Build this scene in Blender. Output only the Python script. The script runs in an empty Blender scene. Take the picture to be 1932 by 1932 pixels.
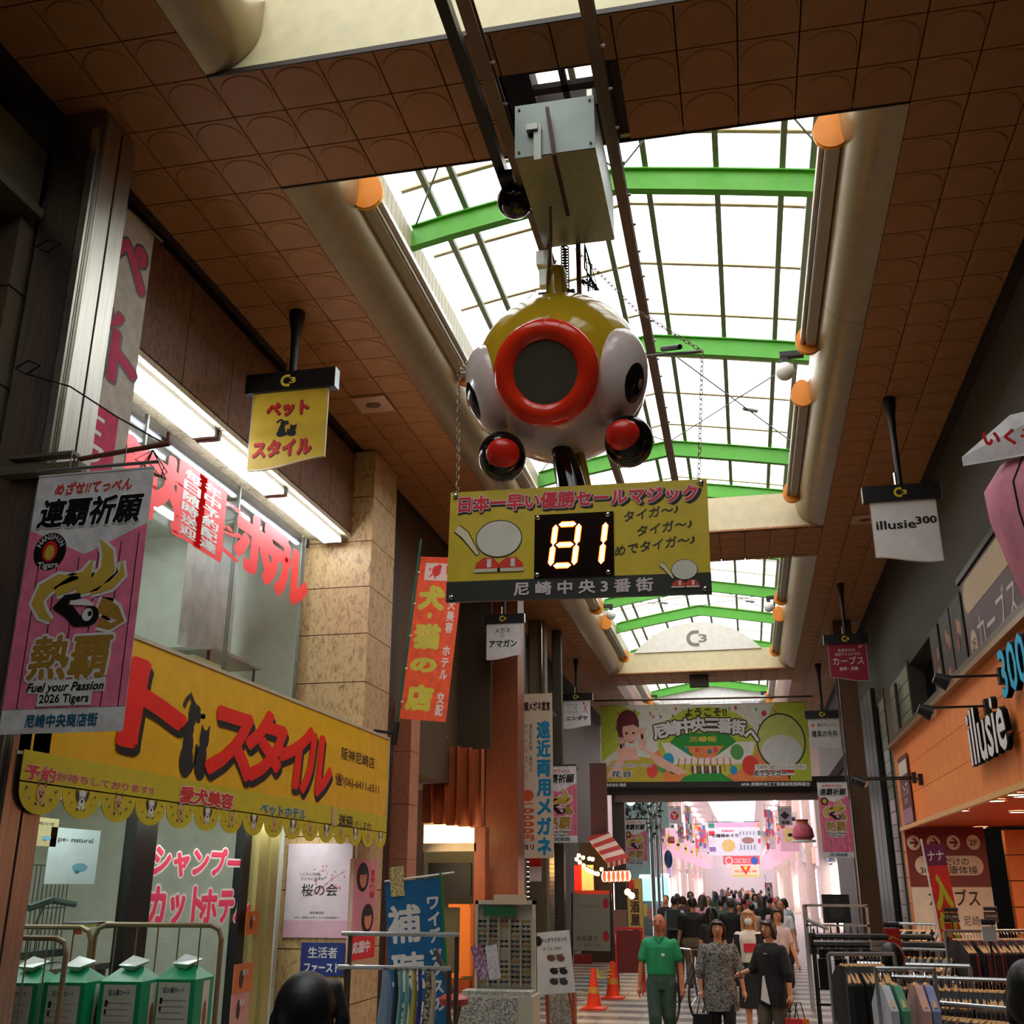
import bpy, bmesh, math, random
from mathutils import Vector, Matrix, noise
random.seed(7)
D=bpy.data; SC=bpy.context.scene; COL=SC.collection
PI=math.pi
# ---------------------------------------------------------------- camera
def nrm(v): return Vector(v).normalized()
FPX=2000.0; CAMZ=1.95
_Y=nrm((449,702,FPX)); _Z=Vector((9,-5622,2000)); _Z=(_Z-_Y*_Z.dot(_Y)).normalized(); _X=-_Y.cross(_Z)
if _X.x<0: _X=-_X
cam=D.objects.new('camera',D.cameras.new('camera')); COL.objects.link(cam); SC.camera=cam
right=Vector((_X.x,_Y.x,_Z.x)); down=Vector((_X.y,_Y.y,_Z.y)); fwd=Vector((_X.z,_Y.z,_Z.z))
cam.matrix_world=Matrix(((right.x,-down.x,-fwd.x,0),(right.y,-down.y,-fwd.y,0),(right.z,-down.z,-fwd.z,CAMZ),(0,0,0,1)))
cam.data.sensor_width=36; cam.data.sensor_fit='HORIZONTAL'; cam.data.lens=36*FPX/1932; cam.data.clip_start=.05; cam.data.clip_end=600
def ray(px,py):
    c=Vector((px-966,py-966,FPX)); return Vector((_X.dot(c),_Y.dot(c),_Z.dot(c)))
O0=Vector((0,0,CAMZ))
def atY(px,py,y): r=ray(px,py); return O0+r*(y/r.y)
def atX(px,py,x): r=ray(px,py); return O0+r*(x/r.x)
def atZ(px,py,z): r=ray(px,py); return O0+r*((z-CAMZ)/r.z)
# ---------------------------------------------------------------- light and exposure
SC.view_settings.view_transform='Standard'; SC.view_settings.look='None'; SC.view_settings.gamma=1
SC.view_settings.exposure=0.0; SC.view_settings.use_curve_mapping=False
SC.cycles.max_bounces=7; SC.cycles.diffuse_bounces=4; SC.cycles.transparent_max_bounces=12; SC.cycles.sample_clamp_indirect=6
SC.cycles.caustics_reflective=False; SC.cycles.caustics_refractive=False
W=D.worlds.new('sky'); SC.world=W; W.use_nodes=True
wn=W.node_tree; bg=wn.nodes['Background']; bg.inputs['Strength'].default_value=5.0
tc=wn.nodes.new('ShaderNodeTexCoord'); nz=wn.nodes.new('ShaderNodeTexNoise'); nz.inputs['Scale'].default_value=2.5
cr=wn.nodes.new('ShaderNodeValToRGB'); cr.color_ramp.elements[0].color=(.80,.86,.95,1); cr.color_ramp.elements[1].color=(1,1,1,1)
wn.links.new(tc.outputs['Generated'],nz.inputs['Vector']); wn.links.new(nz.outputs['Fac'],cr.inputs['Fac']); wn.links.new(cr.outputs['Color'],bg.inputs['Color'])
def area(name,loc,size,power,rgb,rot=(0,0,0),sy=None):
    l=D.lights.new(name,'AREA'); l.energy=power; l.color=rgb; l.size=size
    if sy: l.shape='RECTANGLE'; l.size_y=sy
    o=D.objects.new(name,l); o.location=loc; o.rotation_euler=rot; COL.objects.link(o); return o
def lin(c): return tuple((x/255/12.92 if x/255<=.04045 else ((x/255+.055)/1.055)**2.4) for x in c)
# ---------------------------------------------------------------- materials
_M={}
def M(rgb,rough=.6,metal=0.,kind='plain',emit=0.,spec=None,s=1.,rgb2=None):
    key=(tuple(rgb),rough,metal,kind,emit,s,rgb2)
    if key in _M: return _M[key]
    m=D.materials.new('%s_%02x%02x%02x'%((kind,)+tuple(int(x) for x in rgb))); m.use_nodes=True; nt=m.node_tree; N=nt.nodes; L=nt.links
    b=N['Principled BSDF']; c=lin(rgb)+(1,); b.inputs['Base Color'].default_value=c
    b.inputs['Roughness'].default_value=rough; b.inputs['Metallic'].default_value=metal
    if emit>0: b.inputs['Emission Color'].default_value=c; b.inputs['Emission Strength'].default_value=emit
    def tex(t,**k):
        n=N.new(t)
        for a,v in k.items(): n.inputs[a].default_value=v
        return n
    co=N.new('ShaderNodeTexCoord')
    def mapped(sc):
        mp=N.new('ShaderNodeMapping'); mp.inputs['Scale'].default_value=sc; L.new(co.outputs['Object'],mp.inputs['Vector']); return mp.outputs['Vector']
    def ramp(src,c0,c1,p0=.35,p1=.65):
        r=N.new('ShaderNodeValToRGB'); r.color_ramp.elements[0].position=p0; r.color_ramp.elements[1].position=p1
        r.color_ramp.elements[0].color=c0; r.color_ramp.elements[1].color=c1; L.new(src,r.inputs['Fac']); return r.outputs['Color']
    def bump(src,st,d=.01):
        bp=N.new('ShaderNodeBump'); bp.inputs['Strength'].default_value=st; bp.inputs['Distance'].default_value=d
        L.new(src,bp.inputs['Height']); L.new(bp.outputs['Normal'],b.inputs['Normal'])
    dk=tuple(x*.78 for x in c[:3])+(1,)
    if kind=='plain':
        t=tex('ShaderNodeTexNoise',Scale=6*s,Detail=3.); L.new(mapped((1,1,1)),t.inputs['Vector'])
        if not emit: L.new(ramp(t.outputs['Fac'],tuple(x*.9 for x in c[:3])+(1,),c),b.inputs['Base Color'])
    elif kind in('stone','marble'):
        t=tex('ShaderNodeTexNoise',Scale=15*s,Detail=8.,Distortion=.9,Roughness=.65); L.new(mapped((1.3,1.3,.6)),t.inputs['Vector'])
        c2=lin(rgb2)+(1,) if rgb2 else dk
        L.new(ramp(t.outputs['Fac'],c2,c,.33,.52),b.inputs['Base Color']); bump(t.outputs['Fac'],.25,.02)
    elif kind=='brushed':
        t=tex('ShaderNodeTexNoise',Scale=4*s,Detail=5.); L.new(mapped((14,14,.6)),t.inputs['Vector'])
        L.new(ramp(t.outputs['Fac'],dk,c),b.inputs['Base Color']); bump(t.outputs['Fac'],.06)
    elif kind=='wood':
        t=tex('ShaderNodeTexNoise',Scale=5*s,Detail=6.,Distortion=.8); L.new(mapped((5,5,.7)),t.inputs['Vector'])
        L.new(ramp(t.outputs['Fac'],dk,c),b.inputs['Base Color']); bump(t.outputs['Fac'],.1)
    elif kind=='cloth':
        t=tex('ShaderNodeTexNoise',Scale=9*s,Detail=3.); L.new(mapped((1,1,.5)),t.inputs['Vector'])
        L.new(ramp(t.outputs['Fac'],dk,c),b.inputs['Base Color']); bump(t.outputs['Fac'],.3,.02)
    elif kind=='print':
        t=tex('ShaderNodeTexNoise',Scale=28*s,Detail=2.,Distortion=2.5); L.new(mapped((1,.6,1)),t.inputs['Vector'])
        L.new(ramp(t.outputs['Fac'],c,lin(rgb2 or (220,220,220))+(1,),.46,.54),b.inputs['Base Color'])
    elif kind=='corrugated':
        w=tex('ShaderNodeTexWave',Scale=12*s); w.bands_direction='Y'; L.new(mapped((1,1,1)),w.inputs['Vector']); bump(w.outputs['Fac'],.6,.02)
    _M[key]=m; return m
def translucent_mat(name,rgb,fac):
    m=D.materials.new(name); m.use_nodes=True; nt=m.node_tree; nt.nodes.clear(); N=nt.nodes.new
    o=N('ShaderNodeOutputMaterial'); mx=N('ShaderNodeMixShader'); t=N('ShaderNodeBsdfTransparent'); d=N('ShaderNodeBsdfTranslucent')
    t.inputs['Color'].default_value=lin(rgb)+(1,); d.inputs['Color'].default_value=lin(rgb)+(1,); mx.inputs['Fac'].default_value=fac
    tc=N('ShaderNodeTexCoord'); w=N('ShaderNodeTexWave'); w.bands_direction='Y'; w.inputs['Scale'].default_value=9; bp=N('ShaderNodeBump'); bp.inputs['Strength'].default_value=.3
    nt.links.new(tc.outputs['Object'],w.inputs['Vector']); nt.links.new(w.outputs['Fac'],bp.inputs['Height']); nt.links.new(bp.outputs['Normal'],d.inputs['Normal'])
    nt.links.new(t.outputs[0],mx.inputs[1]); nt.links.new(d.outputs[0],mx.inputs[2]); nt.links.new(mx.outputs[0],o.inputs[0]); return m
def glass_mat(name,fac=.12,rgb=(247,249,248)):
    m=D.materials.new(name); m.use_nodes=True; nt=m.node_tree; nt.nodes.clear(); N=nt.nodes.new
    o=N('ShaderNodeOutputMaterial'); mx=N('ShaderNodeMixShader'); t=N('ShaderNodeBsdfTransparent'); g=N('ShaderNodeBsdfGlossy'); f=N('ShaderNodeLayerWeight'); a=N('ShaderNodeMath'); pw=N('ShaderNodeMath'); pw.operation='POWER'; pw.inputs[1].default_value=5; mu=N('ShaderNodeMath'); mu.operation='MULTIPLY'; mu.inputs[1].default_value=.35
    a.operation='ADD'; a.inputs[1].default_value=fac; f.inputs['Blend'].default_value=.5
    t.inputs['Color'].default_value=lin(rgb)+(1,); g.inputs['Roughness'].default_value=.03
    nt.links.new(f.outputs['Facing'],pw.inputs[0]); nt.links.new(pw.outputs[0],mu.inputs[0]); nt.links.new(mu.outputs[0],a.inputs[0]); nt.links.new(a.outputs[0],mx.inputs['Fac'])
    nt.links.new(t.outputs[0],mx.inputs[1]); nt.links.new(g.outputs[0],mx.inputs[2]); nt.links.new(mx.outputs[0],o.inputs[0]); return m
GLASS=glass_mat('window_glass',.02)
STEEL=M((175,172,160),.28,.9,'brushed'); CHROME=M((215,215,215),.15,1.); BLACK=M((14,14,15),.45); DKMETAL=M((40,40,40),.5,.4)
WHITE=M((235,232,228),.5); RED=M((225,35,38),.5); PINK=M((238,105,145),.6); YEL=M((245,215,20),.5)
# ---------------------------------------------------------------- mesh builder
_T={}
def glyphs(txt,off,res=2):
    key=(txt,off)
    if key in _T: return _T[key]
    c=D.curves.new('t','FONT'); c.body=txt; c.size=1; c.resolution_u=res; c.offset=off; c.fill_mode='FRONT'
    o=D.objects.new('t',c); COL.objects.link(o); 
    me=o.to_mesh(); vs=[(v.co.x,v.co.y) for v in me.vertices]; fs=[tuple(p.vertices) for p in me.polygons]
    o.to_mesh_clear(); D.objects.remove(o); D.curves.remove(c)
    _T[key]=(vs,fs); return _T[key]
class B:
    def __init__(s,mat=None): s.v=[];s.f=[];s.mi=[];s.mats=[];s.mat=mat
    def mid(s,m):
        m=m or s.mat
        if m not in s.mats: s.mats.append(m)
        return s.mats.index(m)
    def add(s,vs,fs,m=None,tf=None):
        k=s.mid(m); n=len(s.v)
        s.v+= [tuple(tf@Vector(v)) for v in vs] if tf else [tuple(v) for v in vs]
        for f in fs: s.f.append(tuple(i+n for i in f)); s.mi.append(k)
        return s
    def box(s,x0,y0,z0,x1,y1,z1,m=None,tf=None):
        if x0>x1:x0,x1=x1,x0
        if y0>y1:y0,y1=y1,y0
        if z0>z1:z0,z1=z1,z0
        v=[(x,y,z) for z in(z0,z1) for y in(y0,y1) for x in(x0,x1)]
        return s.add(v,[(0,2,3,1),(4,5,7,6),(0,1,5,4),(2,6,7,3),(0,4,6,2),(1,3,7,5)],m,tf)
    def cbox(s,c,d,m=None,tf=None): return s.box(c[0]-d[0]/2,c[1]-d[1]/2,c[2]-d[2]/2,c[0]+d[0]/2,c[1]+d[1]/2,c[2]+d[2]/2,m,tf)
    def tube(s,pts,r,m=None,n=6,closed=False,caps=True,tf=None):
        pts=[Vector(p) for p in pts]; rs=r if isinstance(r,(list,tuple)) else [r]*len(pts); vs=[];fs=[]; k=len(pts); u=None
        for i,p in enumerate(pts):
            a=pts[i-1] if (i>0 or closed) else p; b=pts[(i+1)%k] if (i<k-1 or closed) else p
            t=(b-a).normalized() if (b-a).length>1e-9 else Vector((0,0,1))
            if u is None: u=t.orthogonal().normalized()
            u=(u-t*u.dot(t)); u=u.normalized() if u.length>1e-6 else t.orthogonal().normalized(); w=t.cross(u)
            for j in range(n):
                a_=2*PI*j/n; vs.append(p+u*math.cos(a_)*rs[i]+w*math.sin(a_)*rs[i])
        for i in range(k if closed else k-1):
            for j in range(n):
                A=i*n+j;Bq=i*n+(j+1)%n;C_=((i+1)%k)*n+(j+1)%n;E_=((i+1)%k)*n+j; fs.append((A,Bq,C_,E_))
        if caps and not closed: fs.append(tuple(range(n))[::-1]); fs.append(tuple((k-1)*n+j for j in range(n)))
        return s.add(vs,fs,m,tf)
    def cyl(s,a,b,r,m=None,n=12,r2=None,tf=None): return s.tube([a,b],[r,r if r2 is None else r2],m,n,tf=tf)
    def prism(s,pts,z0,z1,m=None,tf=None):
        n=len(pts); v=[(p[0],p[1],z0) for p in pts]+[(p[0],p[1],z1) for p in pts]
        ar=sum(pts[i][0]*pts[(i+1)%n][1]-pts[(i+1)%n][0]*pts[i][1] for i in range(n))
        f=[tuple(range(n))[::-1],tuple(range(n,2*n))]+[(i,(i+1)%n,n+(i+1)%n,n+i) for i in range(n)]
        if ar<0: f=[g[::-1] for g in f]
        return s.add(v,f,m,tf)
    def flat(s,pts,z=0,m=None,tf=None):
        n=len(pts); ar=sum(pts[i][0]*pts[(i+1)%n][1]-pts[(i+1)%n][0]*pts[i][1] for i in range(n))
        idx=list(range(n)); idx=idx if ar>0 else idx[::-1]
        vs=[(p[0],p[1],z) for p in pts]
        if n>4:
            bm=bmesh.new(); bv=[bm.verts.new(v) for v in vs]
            try:
                f=bm.faces.new([bv[i] for i in idx]); r=bmesh.ops.triangulate(bm,faces=[f]); bm.verts.index_update()
                fs=[tuple(v.index for v in q.verts) for q in bm.faces]
            except Exception: fs=[tuple(idx)]
            bm.free()
        else: fs=[tuple(idx)]
        return s.add(vs,fs,m,tf)
    def ell(s,cx,cy,rx,ry,z=0,m=None,n=24,ang=0,a0=0,a1=2*PI,tf=None):
        ca,sa=math.cos(ang),math.sin(ang); full=abs(a1-a0-2*PI)<1e-6
        P=[]
        for i in range(n+(0 if full else 1)):
            t=a0+(a1-a0)*i/n; x,y=rx*math.cos(t),ry*math.sin(t); P.append((cx+x*ca-y*sa,cy+x*sa+y*ca))
        return s.flat(P,z,m,tf)
    def ring(s,cx,cy,r0,r1,z=0,m=None,n=28,a0=0,a1=2*PI,ky=1):
        vs=[];fs=[]
        for i in range(n+1):
            t=a0+(a1-a0)*i/n
            for r in(r0,r1): vs.append((cx+r*math.cos(t),cy+r*ky*math.sin(t),z))
        for i in range(n): fs.append((2*i,2*i+1,2*i+3,2*i+2))
        return s.add(vs,fs,m)
    def stroke(s,pts,w,z=0,m=None):
        ws=w if isinstance(w,(list,tuple)) else [w]*len(pts); vs=[]
        for i,p in enumerate(pts):
            a=pts[max(i-1,0)]; b=pts[min(i+1,len(pts)-1)]; dx,dy=b[0]-a[0],b[1]-a[1]; l=math.hypot(dx,dy) or 1
            nx,ny=-dy/l*ws[i]/2,dx/l*ws[i]/2; vs+=[(p[0]+nx,p[1]+ny,z),(p[0]-nx,p[1]-ny,z)]
        return s.add(vs,[(2*i,2*i+1,2*i+3,2*i+2) for i in range(len(pts)-1)],m)
    def ball(s,c,r,m=None,u=14,v=9,tf=None,th0=0,th1=PI):
        r=(r,r,r) if not isinstance(r,(tuple,list)) else r; vs=[];fs=[]
        for i in range(v+1):
            t=th0+(th1-th0)*i/v
            for j in range(u):
                p=2*PI*j/u; vs.append((c[0]+r[0]*math.sin(t)*math.cos(p),c[1]+r[1]*math.sin(t)*math.sin(p),c[2]+r[2]*math.cos(t)))
        for i in range(v):
            for j in range(u): fs.append((i*u+j,(i+1)*u+j,(i+1)*u+(j+1)%u,i*u+(j+1)%u))
        return s.add(vs,fs,m,tf)
    def lathe(s,prof,m=None,n=20,tf=None):
        vs=[];fs=[];k=len(prof)
        for r,z in prof:
            for j in range(n): p=2*PI*j/n; vs.append((r*math.cos(p),r*math.sin(p),z))
        for i in range(k-1):
            for j in range(n): fs.append((i*n+j,i*n+(j+1)%n,(i+1)*n+(j+1)%n,(i+1)*n+j))
        return s.add(vs,fs,m,tf)
    def torus(s,c,R,r,m=None,n=28,k=10,tf=None):
        vs=[];fs=[]
        for i in range(n):
            a=2*PI*i/n
            for j in range(k):
                b=2*PI*j/k; vs.append((c[0]+(R+r*math.cos(b))*math.cos(a),c[1]+(R+r*math.cos(b))*math.sin(a),c[2]+r*math.sin(b)))
        for i in range(n):
            for j in range(k): fs.append((i*k+j,((i+1)%n)*k+j,((i+1)%n)*k+(j+1)%k,i*k+(j+1)%k))
        return s.add(vs,fs,m,tf)
    def text(s,txt,x,y,h,m=None,z=.004,off=.0,w=None,al='c',skew=0,rot=0):
        """one line; h = glyph height (em); w = total width to fit; (x,y) = centre or left of the line's middle"""
        vs,fs=glyphs(txt,0)
        if not vs: return s
        xs=[v[0] for v in vs]; x0,x1=min(xs),max(xs)
        sx=h if w is None else w/max(x1-x0,1e-6)
        ox=x-(x1-x0)*sx/2 if al=='c' else x if al=='l' else x-(x1-x0)*sx
        ca,sa=math.cos(rot),math.sin(rot)
        my=.38 if any(ord(q)>0x2fff for q in txt) else .35
        k=0 if off<=0 else 5 if off<.025 else 8 if off<.04 else 16
        for i in range(k+1):
            dx,dy=(0,0) if i==k else (off*math.cos(2*PI*i/k),off*math.sin(2*PI*i/k)); V=[]
            zz=z-(0 if i==k else .0001*(i+1))
            for a,b in vs:
                X=ox+(a+dx-x0)*sx+(b+dy-my)*h*skew-x; Yq=(b+dy-my)*h; V.append((x+X*ca-Yq*sa,y+X*sa+Yq*ca,zz))
            s.add(V,fs,m)
        return s
    def vtext(s,txt,x,y,h,step=None,m=None,z=.004,off=0.,w=None):
        step=step or h
        for i,ch in enumerate(txt):
            if ch==' ': continue
            if ch=='ー': s.box(x-h*.05,y-i*step-h*.4,z,x+h*.05,y-i*step+h*.4,z+.0005,m)
            else: s.text(ch,x,y-i*step,h,m,z,off,w=(w or h)*.9)
        return s
    def obj(s,name,parent=None,smooth=False,stuff=False,label=None,warp=None):
        me=D.meshes.new(name); v=s.v
        if warp: v=[tuple(warp(Vector(p))) for p in v]
        me.from_pydata(v,[],s.f)
        for m in s.mats: me.materials.append(m)
        me.polygons.foreach_set('material_index',s.mi)
        if smooth:
            me.polygons.foreach_set('use_smooth',[True]*len(s.f))
            try: me.set_sharp_from_angle(angle=math.radians(40))
            except Exception: pass
        me.update(); o=D.objects.new(name,me); COL.objects.link(o)
        if parent: o.parent=parent
        if stuff: o['kind']='stuff'
        if label: o['label']=label
        return o
def thing(name,label,cat,loc=(0,0,0),rz=0,group=None,mw=None):
    o=D.objects.new(name,None); COL.objects.link(o); o.empty_display_size=.1
    if mw is not None: o.matrix_world=mw
    else: o.location=loc; o.rotation_euler=(0,0,rz)
    o['label']=label; o['category']=cat
    if group:o['group']=group
    return o
def tag(o,label,cat,group=None):
    o['label']=label;o['category']=cat
    if group:o['group']=group
    return o
def struct(o): o['kind']='structure'; return o
def copytree(r,loc=None,rz=None,label=None,group=None,mw=None):
    c=r.copy(); COL.objects.link(c)
    if mw is not None: c.matrix_world=mw
    if loc is not None: c.location=loc
    if rz is not None: c.rotation_euler=(0,0,rz)
    if label: c['label']=label
    if group: c['group']=group
    for ch in r.children:
        d=ch.copy(); COL.objects.link(d); d.parent=c; d.matrix_parent_inverse=ch.matrix_parent_inverse.copy()
        for g in ch.children:
            e=g.copy(); COL.objects.link(e); e.parent=d
    return c
def frame(O,facing,roll=0,tilt=0):
    """matrix with local x right, y up, z towards the viewer; facing: 'S' (towards camera), 'E' (left wall), 'W' (right wall) or yaw angle"""
    a={'S':0,'E':PI/2,'W':-PI/2}.get(facing,facing) if isinstance(facing,str) else facing
    U=Vector((math.cos(a),math.sin(a),0)); N=Vector((math.sin(a),-math.cos(a),0)); V=Vector((0,0,1))
    m=Matrix(((U.x,V.x,N.x,O[0]),(U.y,V.y,N.y,O[1]),(U.z,V.z,N.z,O[2]),(0,0,0,1)))
    return m@Matrix.Rotation(roll,4,'Z')@Matrix.Rotation(tilt,4,'X')
def panel(name,label,cat,O,facing,w,h,mat,group=None,t=.02,roll=0,tilt=0,part='board',cloth=False):
    """board with origin at its centre; returns thing and its base part"""
    r=thing(name,label,cat,group=group,mw=frame(O,facing,roll,tilt)); b=B(mat)
    if cloth:
        nx,ny=6,10; vs=[];fs=[]
        for i in range(ny+1):
            for j in range(nx+1): vs.append((-w/2+w*j/nx,-h/2+h*i/ny,0))
        for i in range(ny):
            for j in range(nx): a=i*(nx+1)+j; fs.append((a,a+1,a+nx+2,a+nx+1))
        b.add(vs,fs); n=len(vs); b.add([(x,y,-.004) for x,y,z in vs],[f[::-1] for f in fs])
        b.box(-w/2,h/2-.012,-.006,w/2,h/2,.003); 
    else: b.box(-w/2,-h/2,-t,w/2,h/2,0)
    b.obj(part,r); return r
# ================================================================ structure
CZ=7.70; PX,PY=.436,.4585; X0=-.11; Y0=5.85
BAYS=[(-.8,5.85),(7.225,17.85),(19.4,30.8),(32.4,44.6)]; OL,OR=-3.598,1.634; WL,WR=-5.0,3.1
TILE=M((176,118,66),.62,s=.6); TILE2=M((160,120,76),.62,s=.6); CREAM=M((226,212,165),.45); LIP=M((160,142,108),.32,.5)
# floor: striped pavers
def floor():
    m=D.materials.new('paving'); m.use_nodes=True; nt=m.node_tree; b=nt.nodes['Principled BSDF']; N=nt.nodes.new; L=nt.links.new
    co=N('ShaderNodeTexCoord'); sp=N('ShaderNodeSeparateXYZ'); L(co.outputs['Object'],sp.inputs[0])
    md=N('ShaderNodeMath'); md.operation='PINGPONG'; md.inputs[1].default_value=.45; L(sp.outputs['Y'],md.inputs[0])
    r=N('ShaderNodeValToRGB'); r.color_ramp.elements[0].position=.19; r.color_ramp.elements[1].position=.26
    r.color_ramp.elements[0].color=lin((96,92,88))+(1,); r.color_ramp.elements[1].color=lin((168,160,150))+(1,)
    nz=N('ShaderNodeTexNoise'); nz.inputs['Scale'].default_value=9; nz.inputs['Detail'].default_value=5; L(co.outputs['Object'],nz.inputs['Vector'])
    mx=N('ShaderNodeMixRGB'); mx.blend_type='MULTIPLY'; mx.inputs[0].default_value=.35; L(md.outputs[0],r.inputs[0]); L(r.outputs[0],mx.inputs[1]); L(nz.outputs['Color'],mx.inputs[2])
    L(mx.outputs[0],b.inputs['Base Color']); b.inputs['Roughness'].default_value=.38
    o=B(m).box(-7,-3,-.12,5.5,150,-.01).obj('floor'); struct(o)
    # paving slabs, each a slab with recessed joints, where the camera sees them
    bases=B(m); n=0
    for j in range(44):
        for i in range(9):
            y=13.2+j*.45; x=-3.3+i*.6+(.3 if j%2 else 0)
            if x+.6>2.3: continue
            q=B(M((176,166,152) if (j//1)%2 else (104,98,92),.4)); q.box(x+.004,y+.004,-.01,x+.596,y+.446,.0)
            n+=1
            if n<=300: q.obj('paving_slab',o)
            else: bases.add(q.v,q.f,q.mats[0])
    bases.obj('paving_slabs_far',o,stuff=True)
floor()
# ceiling: backing with openings, square tiles with a raised disc each
def in_open(x,y):
    return OL-.01<x<OR+.01 and any(a-.01<y<b+.01 for a,b in BAYS)
ceil=B(M((52,34,22),.8)); Zc=CZ+.03
for a,b in ((-7,OL),(OR,4.5)): ceil.box(a,-1,Zc,b,46.5,Zc+.25)
ys=[-1]+[v for ab in BAYS for v in ab]+[46.5]
for i in range(len(BAYS)+1):
    a=-1 if i==0 else BAYS[i-1][1]; b=46.5 if i==len(BAYS) else BAYS[i][0]
    if b>a+.01 and i!=1: ceil.box(OL,a+.06 if i else a,Zc,OR,b-.06,Zc+.25)
    if i==1:
        for q_ in((OL,a+.06,OR,6.36),(OL,6.78,OR,b-.06),(OL,6.36,-1.22,6.78),(-.74,6.36,OR,6.78),(-1.22,6.53,-.74,6.6),(-1.0,6.36,-.95,6.78)): ceil.box(q_[0],q_[1],Zc,q_[2],q_[3],Zc+.25 if q_[2]-q_[0]>1 else Zc+.05)
CE=struct(ceil.obj('ceiling'))
def tile_mesh(mat):
    b=B(mat); g=.006; n=20; hx,hy=PX/2-g,PY/2-g; r=.20
    # plate with a circular step: outer plate faces, ring wall, recessed rim
    ang=[2*PI*i/n+PI/4 for i in range(n)]; vs=[]
    def sq(t):
        c,s_=math.cos(t),math.sin(t); k=1/max(abs(c),abs(s_)); return (c*k*hx,s_*k*hy)
    for t in ang: vs.append(sq(t)+(0,))
    for t in ang: vs.append((r*math.cos(t),r*math.sin(t),0))
    for t in ang: vs.append(((r-.007)*math.cos(t),(r-.007)*math.sin(t),-.007))
    for t in ang: vs.append(sq(t)+(.03,))
    fs=[]
    for i in range(n):
        j=(i+1)%n; fs+= [(i,n+i,n+j,j),(n+i,2*n+i,2*n+j,n+j),(i,j,3*n+j,3*n+i)]
    fs.append(tuple(2*n+i for i in range(n))[::-1])
    b.add(vs,fs); return b
tm=[tile_mesh(TILE),tile_mesh(TILE2)]; tobj=None; tmes=[None,None]; cnt=0; far=B(TILE)
NOT=set()
for j in range(-11,88):
    y=Y0+(j+.5)*PY
    for i in range(-12,9):
        x=X0+(i+.5)*PX
        if in_open(x,y) or x<WL-.05 or x>WR+.05 or y<1.6: continue
        k=0
        if -1.5<x<-.62 and 6.3<y<7.2: continue      # the gap over the motor box
        if y<21 and cnt<300:
            if tmes[k] is None: o=tm[k].obj('ceiling_tile',CE); tmes[k]=o.data
            else: o=D.objects.new('ceiling_tile',tmes[k]); COL.objects.link(o); o.parent=CE
            o.location=(x,y,CZ); cnt+=1
        else: far.add(tm[0].v,tm[0].f,TILE,Matrix.Translation((x,y,CZ)))
far.obj('ceiling_tiles_far',CE,stuff=True)
# cream beams, curved lips, upper walls
n_=0
LZ=8.35
for (a,b) in BAYS:
    n_+=1
    # far beam face, with dark lower edge
    q=B(CREAM); q.box(OL+.02,b,CZ+.022,OR-.02,b+.05,LZ); q.box(OL,b-.012,CZ-.012,OR,b+.002,CZ+.03,M((60,44,32)))
    struct(q.obj('trim_%d'%n_)); n_+=1
    q=B(CREAM); q.box(OL+.02,a-.05,CZ+.022,OR-.02,a,LZ); q.box(OL,a-.002,CZ-.012,OR,a+.012,CZ+.03,M((60,44,32))); struct(q.obj('trim_%d'%n_))
    for sgn,xe in ((1,OL),(-1,OR)):
        n_+=1; q=B(LIP); prof=[]
        for t in range(11):
            th=PI/2*t/10; prof.append((xe+sgn*.42*math.sin(th),CZ+.4*(1-math.cos(th))))
        prof+= [(xe+sgn*.42,LZ),(xe+sgn*.36,LZ+.02),(xe+sgn*.02,LZ-.1),(xe,CZ+.05)]
        segs=[a+.02]; L_=b-a
        kk=max(1,round(L_/3.55))
        vs=[];fs=[]; m_=len(prof)
        for s_ in range(kk):
            y0=a+.01+(L_-.02)*s_/kk+.003; y1=a+.01+(L_-.02)*(s_+1)/kk-.003; base=len(vs)
            for y in(y0,y1): vs+=[(p[0],y,p[1]) for p in prof]
            for i in range(m_):
                j=(i+1)%m_; f=(base+i,base+j,base+m_+j,base+m_+i); fs.append(f if sgn<0 else f[::-1])
            fs.append(tuple(base+i for i in range(m_))); fs.append(tuple(base+m_+i for i in range(m_))[::-1])
        q.add(vs,fs); struct(q.obj('trim_%d'%n_,smooth=True))
# upper walls with vertical siding boards, eaves at 9.85
for nm,xw,sg in(('wall_upper_left',OL-.05,-1),('wall_upper_right',OR+.05,1)):
    q=B(M((150,142,120),.6)); q.box(xw,-1,LZ-.15,xw+sg*.12,46.5,9.78); base=struct(q.obj(nm))
    bd=B(M((186,176,150),.55)); bd.box(0,0.008,LZ-.1,-sg*.02,.152,9.76); o0=bd.obj('siding_board',base); o0.location=(xw,5.86,0); k=1
    y=6.02
    rest=B(M((186,176,150),.55))
    while y<46:
        if y<24: o=D.objects.new('siding_board',o0.data); COL.objects.link(o); o.parent=base; o.location=(xw,y,0)
        else: rest.box(xw,y+.008,LZ-.1,xw-sg*.02,y+.152,9.76)
        y+=.16
    rest.obj('siding_boards_far',base,stuff=True)
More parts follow.
